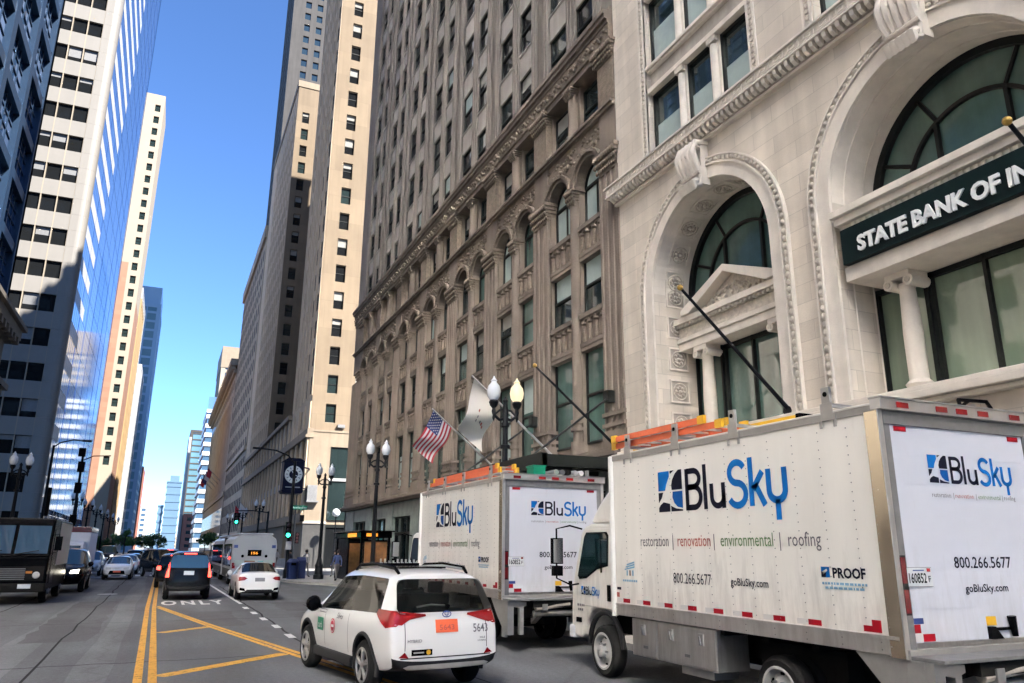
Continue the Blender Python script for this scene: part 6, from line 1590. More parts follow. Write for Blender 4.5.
for k in range(2): flat(bv, [(2.06, 0.96+k*0.045), (1.74, 0.96+k*0.045), (1.74, 0.975+k*0.045), (2.06, 0.975+k*0.045)], 'fare_note', lgrey, tx, 'left', 0.006, 1)
flat(bv, [(-0.66, 1.655), (0.66, 1.655), (0.66, 1.69), (-0.66, 1.69)], 'spoiler_lip', carw, tx, 'rear', 0.02, 2)
flat(bv, [(-0.8, 0.36), (0.8, 0.36), (0.79, 0.475), (-0.79, 0.475)], 'lower_bumper', plast, tx, 'rear', 0.014, 4)
flat(bv, [(-0.6, 0.365), (0.6, 0.365), (0.68, 0.41), (0.6, 0.435), (-0.6, 0.435), (-0.68, 0.41)], 'skid_plate', alud, tx, 'rear', 0.025, 4)
flat(bv, [(-0.72, 0.515), (0.72, 0.515), (0.72, 0.53), (-0.72, 0.53)], 'bumper_gap', black, tx, 'rear', 0.006, 3)
# panel gaps
for y in (0.64, 1.72): flat(bv, [(y, 0.46), (y+0.01, 0.46), (y+0.01, 1.02), (y, 1.02)], 'door_gap', chassis, tx, 'left', 0.003, 4)
for x in (-0.66, 0.65): flat(bv, [(x, 0.62), (x+0.01, 0.62), (x+0.01*1.2, 0.98), (x+0.002, 0.98)], 'tailgate_gap', chassis, tx, 'rear', 0.003, 3)
for y in (0.78, 1.85): m = flat(bv, [(y, 0.98), (y+0.2, 0.98), (y+0.2, 1.005), (y, 1.005)], 'door_handle', carw, tx, 'left', 0.03, 2)
for s in (-1, 1):
    m = MB(); pts = [(s*0.57, -0.42, 1.64), (s*0.58, -0.3, 1.715), (s*0.585, 0.4, 1.765), (s*0.58, 1.1, 1.74), (s*0.57, 1.3, 1.66)]; m.tube(pts, [0.022, 0.03, 0.026, 0.028, 0.022], 8, black); m.tube([(s*0.555, -0.3, 1.7), (s*0.56, 0.4, 1.735), (s*0.555, 1.15, 1.71)], 0.02, 6, alud); m.build('roof_rail', tx, smooth=True)
    m = MB(); m.lathe([(0.02, -0.08), (0.1, -0.06), (0.13, 0.0), (0.12, 0.06), (0.05, 0.09)], (s*1.04, 1.98, 1.1), 14, black, axis='y'); m.box(s*0.9, s*1.0, 1.97, 2.05, 1.02, 1.08, black); m.build('mirror', tx, smooth=True)
m = MB(); m.box(-0.4, 0.4, -0.05, 1.15, 1.70, 1.728, carb); m.build('roof_panel', tx, bevel=0.01)
m = MB(); m.box(-0.36, 0.36, 0.86, 1.0, 1.73, 1.77, black)
random.seed(2)
for i in range(9): m.box(-0.33+i*0.075, -0.305+i*0.075, 0.9, 0.915, 1.765, 1.765+random.uniform(0.04, 0.075), alu); m.box(-0.33+i*0.075, -0.28+i*0.075, 0.9, 0.915, 1.765, 1.78, alu)
m.build('roof_sign', tx)
m = MB(); m.tube([(0.02, -0.78, 1.2), (-0.18, -0.745, 1.215), (-0.42, -0.76, 1.19)], 0.014, 6, alud); m.cyl((0.05, -0.84, 1.19), (0.05, -0.72, 1.2), 0.03, 0.025, 8, black); m.build('rear_wiper', tx, smooth=True)
place(tx, (3.78, 11.95, 0), math.radians(8.0))

def simple_car(kind, paint, label, cat, name, loc, rz, group=None, sx=1.0, sy=1.0, szs=1.0, lit=False, front_lit=False, glassm=carglass, plate=platew, extra=None, **kw):
    r = thing(name, label, cat, group=group)
    if kind == 'suv':
        st = suv_stations(**kw); bvh = body_parts(r, st, suv_rule(paint, glassm, plast), [(0, 0.41), (2.66, 0.41)], 2); car_wheels(r, 2.66, 0.92, 0.35); zt_, bl_ = kw.get('zr', 1.7), kw.get('belt', 1.1)
        for s in (-1, 1):
            flat(bvh, [(s*0.88, 0.92), (s*0.9, 1.1), (s*0.68, 1.1), (s*0.6, 1.0), (s*0.7, 0.9)] if not extra else [(s*0.9, 0.8), (s*0.88, 1.3), (s*0.76, 1.3), (s*0.76, 0.8)], 'tail_lamp', redon if lit else redl, r, 'rear', 0.012, 3)
        if lit: flat(bvh, [(-0.25, zt_-0.1), (0.25, zt_-0.1), (0.25, zt_-0.06), (-0.25, zt_-0.06)], 'high_brake_lamp', redon, r, 'rear', 0.03, 2)
        zp = 0.88
    else:
        st = sedan_stations(**kw); bvh = body_parts(r, st, sedan_rule(paint, glassm, plast), [(0, 0.38), (2.66, 0.38)], 2, 0.32); car_wheels(r, 2.66, 0.9, 0.32, rimr=0.21)
        for s in (-1, 1):
            flat(bvh, [(s*0.86, 0.74), (s*0.88, 0.9), (s*0.62, 0.9), (s*0.5, 0.84), (s*0.62, 0.77)], 'tail_lamp', redl, r, 'rear', 0.012, 3)
            flat(bvh, [(s*0.8, 0.4), (s*0.55, 0.36), (s*0.6, 0.47), (s*0.78, 0.5)], 'bumper_vent', black, r, 'rear', 0.01, 2)
        flat(bvh, [(-0.6, 0.33), (0.6, 0.33), (0.5, 0.42), (-0.5, 0.42)], 'lower_bumper', plast, r, 'rear', 0.012, 3)
        zp = 0.72
    flat(bvh, [(-0.2, zp), (0.2, zp), (0.2, zp+0.14), (-0.2, zp+0.14)], 'licence_plate', plate, r, 'rear', 0.015, 1)
    zf = 0.66 if kind != 'suv' else 0.78
    for s in (-1, 1):
        flat(bvh, [(s*0.68, zf-0.04), (s*0.36, zf-0.04), (s*0.4, zf+0.08), (s*0.7, zf+0.12)], 'headlamp', headon if front_lit else clear, r, 'front', 0.01, 3)
        m = MB(); m.lathe([(0.02, -0.07), (0.09, -0.05), (0.11, 0.0), (0.09, 0.06), (0.03, 0.08)], (s*1.0, 1.95, (1.08 if kind == 'suv' else 0.98)), 10, paint, axis='y'); m.build('mirror', r, smooth=True)
    flat(bvh, [(-0.5, zf-0.32), (0.5, zf-0.32), (0.42, zf-0.1), (-0.42, zf-0.1)], 'grille', black, r, 'front', 0.008, 3)
    flat(bvh, [(-0.22, zf-0.22), (0.22, zf-0.22), (0.22, zf-0.11), (-0.22, zf-0.11)], 'front_plate', plate, r, 'front', 0.02, 1)
    r.scale = (sx, sy, szs); place(r, loc, rz); return r
CG = 'cars in the street'
simple_car('sedan', carw, 'white sedan with dark red wedge tail lamps waiting behind the articulated bus', 'car', 'sedan_car', (3.7, 33.5, 0), 0.0, CG, sx=0.93, w=0.9, plate=steelg)
simple_car('suv', carb, 'black SUV with lit red brake lamps stopped on the turning lane lettering', 'car', 'suv_car', (1.12, 34.5, 0), 0.0, CG, sx=0.93, szs=1.08, lit=True, extra=True, w=0.92, glassm=cargl2)
simple_car('sedan', carw, 'white hatchback coming towards the camera just beside the yellow lines', 'car', 'sedan_car', (-2.35, 58.8, 0), PI, CG, sx=0.95, glassm=cargl2, plate=plateo)
simple_car('suv', carb, 'large black SUV facing the camera right behind the dark delivery van', 'car', 'suv_car', (-4.0, 44.0, 0), PI, CG, sx=1.08, szs=1.12, glassm=cargl2, front_lit=True)
simple_car('suv', carb, 'black off-road car with a lit yellowish headlamp crossing the centre line', 'car', 'suv_car', (-0.35, 62.0, 0), PI+0.35, CG, sx=0.85, sy=0.85, szs=1.1, front_lit=True)
simple_car('suv', carb, 'black SUV seen from behind with red lamps beyond the one on the turning lane', 'car', 'suv_car', (0.75, 44.5, 0), 0.0, CG, lit=True, sx=0.95, szs=0.98)
simple_car('suv', carw, 'white SUV with red lamps far ahead in the turning lane', 'car', 'suv_car', (0.75, 74.5, 0), 0.0, CG, lit=True, szs=1.1)
simple_car('suv', cars, 'silver SUV parked left of the oncoming white hatchback', 'car', 'suv_car', (-4.6, 66, 0), PI, CG, glassm=cargl2)
simple_car('sedan', cars, 'silver sedan close behind the oncoming white hatchback', 'car', 'sedan_car', (-2.3, 69.5, 0), PI, CG, glassm=cargl2)
simple_car('sedan', carbl, 'blue sedan in the oncoming queue far ahead', 'car', 'sedan_car', (-2.2, 80, 0), PI, CG)
simple_car('suv', cars, 'grey SUV behind the blue sedan in the oncoming queue', 'car', 'suv_car', (-2.4, 92, 0), PI, CG)
simple_car('suv', carb, 'dark van-like car parked at the left kerb under the far trees', 'car', 'suv_car', (-5.6, 104, 0), PI, CG, szs=1.25, sx=1.05)
simple_car('sedan', carw, 'small white sedan farthest off in the oncoming queue', 'car', 'sedan_car', (-2.3, 112, 0), PI, CG)
simple_car('suv', carbl, 'dark blue SUV far ahead in the lane past the bus', 'car', 'suv_car', (1.2, 100, 0), 0, CG, lit=True)

# ---- dark delivery van (left)
dv = thing('delivery_van', 'dark brown-black step van with a wide blue split windscreen at the left edge', 'van')
W = 2.35; H = 3.0; Lv = 6.2
m = MB(); m.prism([(0.0, 0.45), (0.0, 1.62), (0.12, 1.66), (0.36, 2.78), (0.46, 2.95), (0.6, H), (Lv, H), (Lv, 0.45)], 'x', -W/2, W/2, black); m.build('body', dv, bevel=0.05)
m = MB(); m.box(-W/2-0.02, W/2+0.02, -0.12, 0.05, 0.42, 0.72, chassis); m.build('bumper', dv, bevel=0.03)
for s in (-1, 1):
    m = MB(); xa, xb = (0.06, W/2-0.1) if s > 0 else (-W/2+0.1, -0.06)
    m.face([(xa, 0.118, 1.74), (xb, 0.118, 1.74), (xb, 0.345, 2.72), (xa, 0.345, 2.72)], cargl2); o = m.build('windscreen', dv); o.location.y = -0.02
    m = MB(); m.tube([(xa+0.1, 0.08, 1.73), (xa+0.75*(1), 0.05, 1.85)], 0.014, 5, black); m.build('wiper', dv)
    m = MB(); m.lathe([(0.1, 0), (0.12, -0.02), (0.09, -0.05)], (s*0.85, -0.0, 1.0), 14, clear, axis='y'); m.build('headlamp', dv)
    m = MB(); m.box(s*0.62-0.1, s*0.62+0.1, -0.03, 0.0, 1.06, 1.14, amber); m.build('indicator', dv)
    m = MB(); m.box(s*(W/2+0.2)-0.11, s*(W/2+0.2)+0.11, 0.2, 0.3, 1.85, 2.35, black); m.tube([(s*W/2, 0.3, 2.4), (s*(W/2+0.2), 0.25, 2.42), (s*(W/2+0.2), 0.25, 1.8), (s*W/2, 0.25, 1.75)], 0.015, 5, black); m.build('mirror', dv)
m = MB(); m.box(-W/2+0.1, W/2-0.1, -0.012, 0.0, 0.8, 1.3, chassis)
for i in range(6): m.box(-0.5, 0.5, -0.03, -0.012, 0.85+i*0.07, 0.88+i*0.07, steelg)
m.build('grille', dv)
m = MB(); m.box(0.35, 0.75, -0.135, -0.12, 0.55, 0.7, platew); m.build('licence_plate', dv)
m = MB(); m.box(W/2+0.002, W/2+0.012, 2.2, Lv-0.02, 1.3, 2.9, twhite2); m.box(W/2+0.002, W/2+0.014, 0.7, 1.7, 0.7, 2.6, carb); m.build('side_reflection_panel', dv)  # pale sheet stands in for the cream reflection on the van side
for y in (1.1, 4.9):
    for s in (-1, 1): make_wheel(dv, (s*(W/2-0.14), y, 0.39), 0.39, 0.24, 0.26, s, steelg)
place(dv, (-4.82, 32.9, 0))
# ---- red-topped white box truck beyond
rt = thing('delivery_truck', 'white box truck with a dark red roof band parked beyond the large black SUV', 'truck')
m = MB(); m.box(-1.2, 1.2, 1.9, 7.5, 0.95, 2.85, twhite2); m.box(-1.21, 1.21, 1.89, 7.51, 2.853, 3.2, redd); m.build('cargo_box', rt, bevel=0.03)
m = MB(); m.prism([(0.0, 0.5), (0.0, 1.2), (0.3, 2.1), (0.6, 2.3), (1.8, 2.3), (1.8, 0.5)], 'x', -1.0, 1.0, twhite2); m.build('cab', rt, bevel=0.05)
m = MB(); m.face([(-0.85, 0.02, 1.28), (0.85, 0.02, 1.28), (0.85, 0.27, 2.05), (-0.85, 0.27, 2.05)], cargl2); o = m.build('windscreen', rt); o.location.y = -0.025
for y in (1.0, 5.8):
    for s in (-1, 1): make_wheel(rt, (s*0.98, y, 0.4), 0.4, 0.24, 0.26, s, steelg)
place(rt, (-5.3, 54.0, 0))

# ---- articulated bus
bs = thing('articulated_bus', 'white and grey articulated city bus with an orange number display, ahead of the white sedan', 'bus')
W = 2.36; H = 2.66
def bus_section(y0, y1):
    prof = [(-W/2, 0.35), (-W/2, 2.15), (-W/2+0.08, 2.48), (-W/2+0.35, H), (W/2-0.35, H), (W/2-0.08, 2.48), (W/2, 2.15), (W/2, 0.35)]
    m = MB(); m.prism(prof, 'y', y0, y1, buswh); return m
m = bus_section(0, 6.2); m.box(-W/2+0.25, W/2-0.25, 0.0, 5.5, H, H+0.12, buswh); m.build('rear_section', bs, bevel=0.05)
m = bus_section(7.2, 17.5); m.box(-W/2+0.25, W/2-0.25, 8.5, 16, H, H+0.12, buswh); m.build('front_section', bs, bevel=0.05)
m = MB()
for i in range(8): e = 0.05 if i % 2 else 0.0; m.box(-W/2+0.05+e, W/2-0.05-e, 6.2+i*0.125, 6.2+(i+1)*0.125, 0.5, H-0.08-e, bellow)
m.build('bellows', bs)
for (y0, y1) in ((0.5, 6.0), (7.5, 17.2)):
    for s in (-1, 1):
        m = MB(); m.box(s*W/2-0.005*s, s*(W/2+0.012), y0, y1, 1.0, 2.2, carglass); m.build('side_window', bs)
        m = MB(); m.box(s*W/2, s*(W/2+0.015), y0, y1, 0.4, 0.85, bellow); m.build('side_band', bs)
        m = MB()
        y = y0
        while y < y1: m.box(s*W/2, s*(W/2+0.018), y, y+0.06, 1.15, 2.15, black); y += 1.4
        m.build('window_post', bs)
m = MB(); m.box(-0.36, 0.36, -0.03, 0.01, 1.55, 1.88, black); o = m.build('route_display', bs); m = MB(); fit_text(m, '156', (-0.18, -0.034, 1.65), (1, 0, 0), (0, 0, 1), 0.36, 0.13, ledo, bold=0.03); m.build('route_number', o)
m = MB(); m.box(-W/2+0.15, W/2-0.15, -0.025, 0.01, 1.05, 1.35, glass_c); m.build('rear_poster', bs); m = MB(); m.box(-0.5, 0.05, -0.028, -0.02, 1.09, 1.31, poster); m.box(0.2, 0.5, -0.028, -0.02, 1.12, 1.28, tealg); m.build('rear_poster_print', bs)
m = MB(); m.box(-W/2+0.1, W/2-0.1, -0.02, 0.01, 0.5, 0.95, busst)
for i in range(8): m.box(-0.8, 0.8, -0.03, -0.02, 0.55+i*0.045, 0.575+i*0.045, steelg)
m.build('engine_grille', bs)
for s in (-1, 1):
    m = MB(); m.lathe([(0.06, 0.0), (0.08, -0.02), (0.06, -0.035)], (s*0.62, -0.01, 1.55), 12, black, axis='y'); m.build('rear_camera', bs)
    m = MB(); m.box(s*1.05-0.08, s*1.05+0.08, -0.025, 0.0, 0.9, 1.2, redl); m.build('tail_lamp', bs); m = MB(); m.box(s*1.0-0.1, s*1.0+0.1, -0.02, 0.0, 1.98, 2.14, stickb); m.build('blue_sticker', bs)
for y in (2.0, 9.0, 14.6):
    for s in (-1, 1): make_wheel(bs, (s*(W/2-0.14), y, 0.48), 0.48, 0.26, 0.3, s, steelg)
place(bs, (4.76, 45.6, 0))
# ------------------------------------------------------------------ street lamps
def make_lamp(label, lit=False, h=7.25):
    r = thing('street_lamp', label, 'street lamp', group='twin globe street lamps')
    m = MB(); m.lathe([(0.32, 0), (0.32, 0.25), (0.26, 0.3), (0.24, 0.75), (0.28, 0.8), (0.2, 0.95), (0.13, 1.25)], (0, 0, 0.13), 12, blackm); m.build('base', r, smooth=True)
    m = MB(); m.lathe([(0.12, 1.3), (0.105, 3.5), (0.085, h-1.55), (0.13, h-1.5), (0.13, h-1.42), (0.09, h-1.36), (0.1, h-1.0), (0.06, h-0.75), (0.09, h-0.68), (0.02, h-0.55)], (0, 0, 0), 12, blackm); m.lathe([(0.15, 0), (0.15, 0.1), (0.12, 0.12)], (0, 0, h-2.2), 12, blackm); m.build('shaft', r, smooth=True)
    for s in (-1, 1):
        m = MB(); m.tube([(0, 0, h-1.25), (s*0.2, 0, h-1.3), (s*0.36, 0, h-1.18), (s*0.4, 0, h-0.9)], 0.05, 8, blackm); m.tube([(0, 0, h-0.95), (s*0.2, 0, h-1.0), (s*0.36, 0, h-1.14)], 0.035, 6, blackm)
        m.lathe([(0.05, 0), (0.12, 0.08), (0.16, 0.2), (0.13, 0.26)], (s*0.4, 0, h-0.95), 12, blackm); m.lathe([(0.015, -0.4), (0.05, -0.3), (0.035, -0.22), (0.07, -0.1), (0.05, 0)], (s*0.4, 0, h-0.95), 8, blackm); m.build('arm', r, smooth=True)
        m = MB(); m.lathe([(0.12, 0), (0.2, 0.12), (0.225, 0.28), (0.19, 0.45), (0.1, 0.56), (0.085, 0.6), (0.11, 0.63), (0.05, 0.7), (0.015, 0.78)], (s*0.4, 0, h-0.69), 16, globe_on if (lit and s > 0) else globe_m); m.build('globe', r, smooth=True)
    return r
l0 = make_lamp('twin globe street lamp with one globe glowing, between the two box trucks', True); l0.location = (9.5, 21.9, 0)
l1 = make_lamp('black twin globe street lamp standing in front of the green marble shopfront'); l1.location = (9.47, 37.9, 0)
dup(l1, (9.2, 50.4, 0), 0, 'twin globe street lamp at the widened street corner near the hanging clock')
dup(l1, (-8.0, 52.5, 0), 0, 'twin globe street lamp in front of the white panel tower, above the dark van')
for y, lb in ((88, 'first twin globe lamp of the dense row past the left crossing'), (101, 'second twin globe lamp of the row under the pink tower'), (114, 'third twin globe lamp in the row under the pink tower'), (128, 'fourth twin globe lamp in the far left row'), (143, 'fifth twin globe lamp in the far left row'), (160, 'last twin globe lamp visible down the left pavement')):
    dup(l1, (-8.1, y, 0), 0, lb)
for y, lb in ((92, 'twin globe lamp beside the low base of the cream tower'), (112, 'twin globe lamp under the dark grey building'), (134, 'farthest twin globe lamp on the right pavement')):
    dup(l1, (9.7, y, 0), 0, lb)
# single globe lamp
r = thing('globe_lamp', 'single globe lamp on a thin pole behind the bus shelter', 'street lamp', (14.6, 73.2, 0.13))
m = MB(); m.lathe([(0.15, 0), (0.12, 0.5), (0.06, 0.7), (0.05, 4.6), (0.12, 4.7)], (14.6, 73.2, 0.13), 10, blackm); m.build('pole', r, smooth=True); m = MB(); m.ball((14.6, 73.2, 5.2), 0.38, globe_m, 14); m.build('globe', r, smooth=True)
# ------------------------------------------------------------------ signals and light masts
def head(r, c, lit, face=-1, nm='signal_head', w_=0.34, three=True):
    m = MB(); m.box(c[0]-w_/2, c[0]+w_/2, c[1]-0.12, c[1]+0.12, c[2]-0.5, c[2]+0.5, black)
    for k in (-1, 0, 1): m.tube([(c[0]-0.14, c[1]+face*0.12, c[2]+k*0.31+0.02), (c[0]-0.1, c[1]+face*0.22, c[2]+k*0.31+0.13), (c[0]+0.1, c[1]+face*0.22, c[2]+k*0.31+0.13), (c[0]+0.14, c[1]+face*0.12, c[2]+k*0.31+0.02)], 0.02, 5, black)
    o = m.build(nm, r)
    m = MB()
    for k, mm in ((-1, sgreen if lit else sdark), (0, sdark), (1, sdark)): m.lathe([(0.13, 0.0), (0.12, face*0.02), (0.02, face*0.035)], (c[0], c[1]+face*0.12, c[2]+k*0.31), 14, mm, axis='y')
    m.build('lenses', o)
sp_ = thing('traffic_signal', 'traffic signal mast with a lit green lamp, green street sign and long curved lamp arm', 'traffic light', (7.45, 51.9, 0.13))
m = MB(); m.lathe([(0.22, 0), (0.2, 0.5), (0.12, 0.7), (0.09, 7.4)], (7.45, 51.9, 0.13), 10, blackm); m.build('mast', sp_, smooth=True)
m = MB(); m.tube([(7.45, 51.9, 7.3), (7.0, 51.9, 7.85), (6.2, 51.9, 8.15), (5.1, 51.9, 8.25)], 0.05, 8, blackm); m.build('lamp_arm', sp_, smooth=True); m = MB(); m.box(4.7, 5.3, 51.78, 52.02, 8.18, 8.3, blackm); m.build('lamp_head', sp_, bevel=0.04)
head(sp_, (7.32, 51.6, 3.1), True)
m = MB(); m.box(7.42, 8.45, 51.86, 51.9, 4.4, 4.68, sgn); o = m.build('street_sign', sp_); m = MB(); [m.box(7.52+k*0.1, 7.585+k*0.1, 51.852, 51.859, 4.48, 4.57+0.03*(k%3 == 0), letterw) for k in range(9)]; m.build('street_name', o)
m = MB(); m.box(7.25, 7.6, 51.75, 51.78, 1.9, 2.4, tapew); m.build('small_sign', sp_)
s2_ = thing('traffic_signal', 'thin traffic signal pole seen sideways against the cream tower base', 'traffic light', (10.4, 66.0, 0.0))
m = MB(); m.lathe([(0.2, 0), (0.18, 0.5), (0.08, 0.7), (0.07, 7.9)], (11.2, 75.2, 0.13), 8, blackm); m.tube([(11.2, 75.2, 7.9), (11.3, 75.1, 8.3), (11.6, 75.0, 8.4)], 0.06, 6, blackm); m.build('mast', s2_, smooth=True); head(s2_, (10.9, 75.2, 3.0), False); head(s2_, (11.5, 75.2, 2.9), False); m = MB(); m.box(11.6, 12.0, 75.0, 75.3, 4.4, 5.0, black); m.build('camera_box', s2_)
s3_ = thing('traffic_signal', 'far traffic signal with a lit green lamp hanging over the bus', 'traffic light', (8.9, 76.6, 0.13))
m = MB(); m.lathe([(0.2, 0), (0.12, 0.6), (0.09, 5.2)], (8.9, 76.6, 0.13), 8, blackm); m.tube([(8.9, 76.6, 5.2), (7.5, 76.6, 5.35), (6.0, 76.6, 5.3)], 0.05, 6, blackm); m.build('mast', s3_, smooth=True); head(s3_, (6.1, 76.4, 4.6), True, w_=0.5)
s4_ = thing('traffic_signal', 'cobra arm street light with dark signal heads seen from behind, above the dark van', 'traffic light', (-8.0, 64.5, 0.13))
m = MB(); m.lathe([(0.22, 0), (0.12, 0.7), (0.08, 9.0)], (-8.0, 64.5, 0.13), 8, blackm); m.tube([(-8.0, 64.5, 9.0), (-7.6, 64.5, 9.35), (-6.8, 64.5, 9.6), (-5.9, 64.5, 9.55)], 0.05, 6, blackm); m.build('mast', s4_, smooth=True); m = MB(); m.box(-6.2, -5.6, 64.4, 64.6, 9.5, 9.64, blackm); m.build('lamp_head', s4_)
for z in (3.4, 4.6, 5.6): head(s4_, (-7.85, 64.5+0.2, z), False, 1)
s5_ = thing('traffic_signal', 'dark tall mast crowded with boxes and signal heads past the mirrored tower corner', 'traffic light', (-7.9, 84.5, 0.13))
m = MB(); m.lathe([(0.24, 0), (0.15, 0.7), (0.11, 10.5)], (-7.9, 84.5, 0.13), 8, blackm); m.tube([(-7.9, 84.5, 10), (-7, 84.5, 10.5), (-5.5, 84.5, 10.6)], 0.05, 6, blackm); m.build('mast', s5_, smooth=True); m = MB(); m.box(-8.3, -7.7, 84.2, 84.7, 10.4, 11.2, black); m.build('camera_box', s5_)
for z in (9.4, 7.4, 4.4): head(s5_, (-7.9, 84.3, z), False, 1, w_=0.6)
# ------------------------------------------------------------------ hanging clock
ck = thing('street_clock', 'dark blue square clock with a round white face at the cream tower corner', 'clock', (10.25, 73.4, 7.0))
m = MB(); m.box(9.45, 11.25, 72.5, 74.3, 7.1, 9.7, clockb); m.prism([(9.35, 9.7), (11.35, 9.7), (10.9, 10.0), (9.8, 10.0)], 'y', 72.4, 74.4, clockb); m.prism([(9.5, 6.8), (11.2, 6.8), (11.35, 7.1), (9.35, 7.1)], 'y', 72.45, 74.35, clockb)
for x in (9.45, 11.15): m.box(x, x+0.1, 72.44, 72.5, 7.1, 9.7, clockb)
m.build('case', ck, bevel=0.03)
m = MB(); m.lathe([(0.8, 0.0), (0.78, -0.03), (0.7, -0.035)], (10.35, 72.49, 8.5), 28, clockf, axis='y'); m.build('dial', ck)
m = MB()
for i in range(12):
    a = PI*i/6; x, z = 10.35+0.6*math.sin(a), 8.5+0.6*math.cos(a); m.cyl((x-0.09*math.sin(a), 72.445, z-0.09*math.cos(a)), (x+0.09*math.sin(a), 72.445, z+0.09*math.cos(a)), 0.035, 0.045, 4, black)
m.build('numerals', ck)
m = MB(); m.lathe([(0.4, 0.0), (0.38, -0.02), (0.02, -0.025)], (10.35, 72.45, 8.5), 20, clockb, axis='y')
m.cyl((10.35, 72.41, 8.5), (10.15, 72.41, 8.85), 0.04, 0.02, 5, letterw); m.cyl((10.35, 72.41, 8.5), (10.8, 72.41, 8.3), 0.03, 0.02, 5, letterw); m.build('hands', ck)
m = MB(); m.box(9.7, 11.0, 72.47, 72.5, 7.3, 7.4, steelg); m.build('name_strip', ck)
m = MB(); m.tube([(11.25, 73.5, 9.3), (12.0, 74.6, 9.3), (12.2, 75.5, 9.3)], 0.08, 6, clockb); m.tube([(11.25, 73.5, 7.4), (12.2, 75.5, 7.4)], 0.06, 6, clockb); m.build('bracket', ck)
m = MB(); m.box(12.1, 13.0, 74.9, 75.4, 6.35, 7.8, steelg); m.box(12.05, 13.2, 74.85, 75.42, 6.2, 6.348, steelg)
tag(m.build('sign_box'), 'plain grey metal box sign fixed to the cream tower beside the clock', 'sign')
# ------------------------------------------------------------------ bus shelter
sh = thing('bus_shelter', 'black bus shelter with an orange lit roof sign and orange poster panels', 'shelter', (10.2, 45, 0.13))
m = MB(); m.box(9.6, 11.3, 41.2, 47.8, 2.55, 2.85, black); m.box(9.5, 11.4, 41.0, 48.0, 2.85, 2.93, black); m.build('roof', sh, bevel=0.03)
for x in (9.7, 11.2):
    for y in (41.4, 44.5, 47.6): m = MB(); m.box(x-0.05, x+0.05, y-0.05, y+0.05, 0.13, 2.55, black); m.build('post', sh)
m = MB(); m.box(9.58, 9.6, 42.2, 44.3, 2.6, 2.8, ledo); m.box(9.9, 10.5, 41.17, 41.2, 2.62, 2.78, ledo); m.build('lit_sign', sh)
m = MB(); m.box(9.9, 11.1, 41.42, 41.5, 0.35, 2.35, poster); m.box(9.85, 11.15, 41.5, 41.56, 0.25, 2.45, black); m.build('poster_panel', sh)
m = MB(); m.box(11.2, 11.22, 41.6, 47.5, 0.4, 2.4, glass_g); m.build('back_glass', sh); m = MB(); m.box(10.6, 11.0, 42.5, 46.5, 0.5, 0.58, steelg); m.box(10.75, 10.85, 42.8, 42.9, 0.13, 0.5, steelg); m.box(10.75, 10.85, 46.1, 46.2, 0.13, 0.5, steelg); m.build('bench', sh)
nb = thing('news_kiosk', 'low kiosk with orange and yellow magazine posters beside the bus shelter', 'kiosk', (11.2, 50, 0.13))
m = MB(); m.box(10.6, 11.9, 49.0, 52.5, 0.13, 2.6, black); m.box(10.5, 12.0, 48.9, 52.6, 2.6, 2.75, black); m.build('cabin', nb)
m = MB(); m.box(10.7, 11.8, 48.97, 49.0, 0.5, 2.3, poster); m.build('posters', nb)
# ------------------------------------------------------------------ bins and boxes at the corner
bn = thing('litter_bin', 'blue litter bin at the street corner beside the green lit signal', 'bin', (7.6, 50.9, 0.13))
m = MB(); m.lathe([(0.34, 0), (0.38, 0.95), (0.4, 1.0), (0.3, 1.15), (0.2, 1.22)], (7.65, 50.8, 0.13), 14, binblue); m.build('drum', bn, smooth=True)
m = MB(); m.box(7.5, 7.8, 50.4, 50.46, 0.95, 1.12, black); m.build('opening', bn)
m = MB(); m.box(8.0, 8.55, 51.3, 51.85, 0.13, 1.25, binblue); m.prism([(51.3, 1.25), (51.85, 1.25), (51.575, 1.45)], 'x', 8.0, 8.55, binblue)
tag(m.build('newspaper_box', bevel=0.02), 'dark blue newspaper box standing behind the litter bin', 'box')
for (x, y, lb) in ((-6.9, 74.5, 'bicycle parked left of the silver SUV on the far kerb'),):
    r = thing('bicycle', lb, 'bicycle', (x, y, 0.0))
    for dx in (0, 1.0):
        m = MB(); m.tube([(x+dx+0.32*math.cos(a), y, 0.34+0.32*math.sin(a)) for a in [2*PI*i/18 for i in range(18)]], 0.02, 5, rubber, closed=True); m.build('wheel', r)
    m = MB(); m.tube([(x, y, 0.34), (x+0.3, y, 0.8), (x+0.8, y, 0.82), (x+0.45, y, 0.34), (x, y, 0.34)], 0.018, 5, stickr); m.tube([(x+0.8, y, 0.95), (x+1.0, y, 0.34)], 0.018, 5, stickr); m.build('frame', r); m = MB(); m.box(x+0.15, x+0.4, y-0.06, y+0.06, 0.85, 0.9, black); m.build('saddle', r)
m = MB(); m.box(-7.55, -7.0, 76, 77.2, 0.3, 2.0, yellowp); tag(m.build('yellow_cabinet', bevel=0.03), 'yellow-green cabinet on the left kerb in front of the far lamps', 'cabinet')
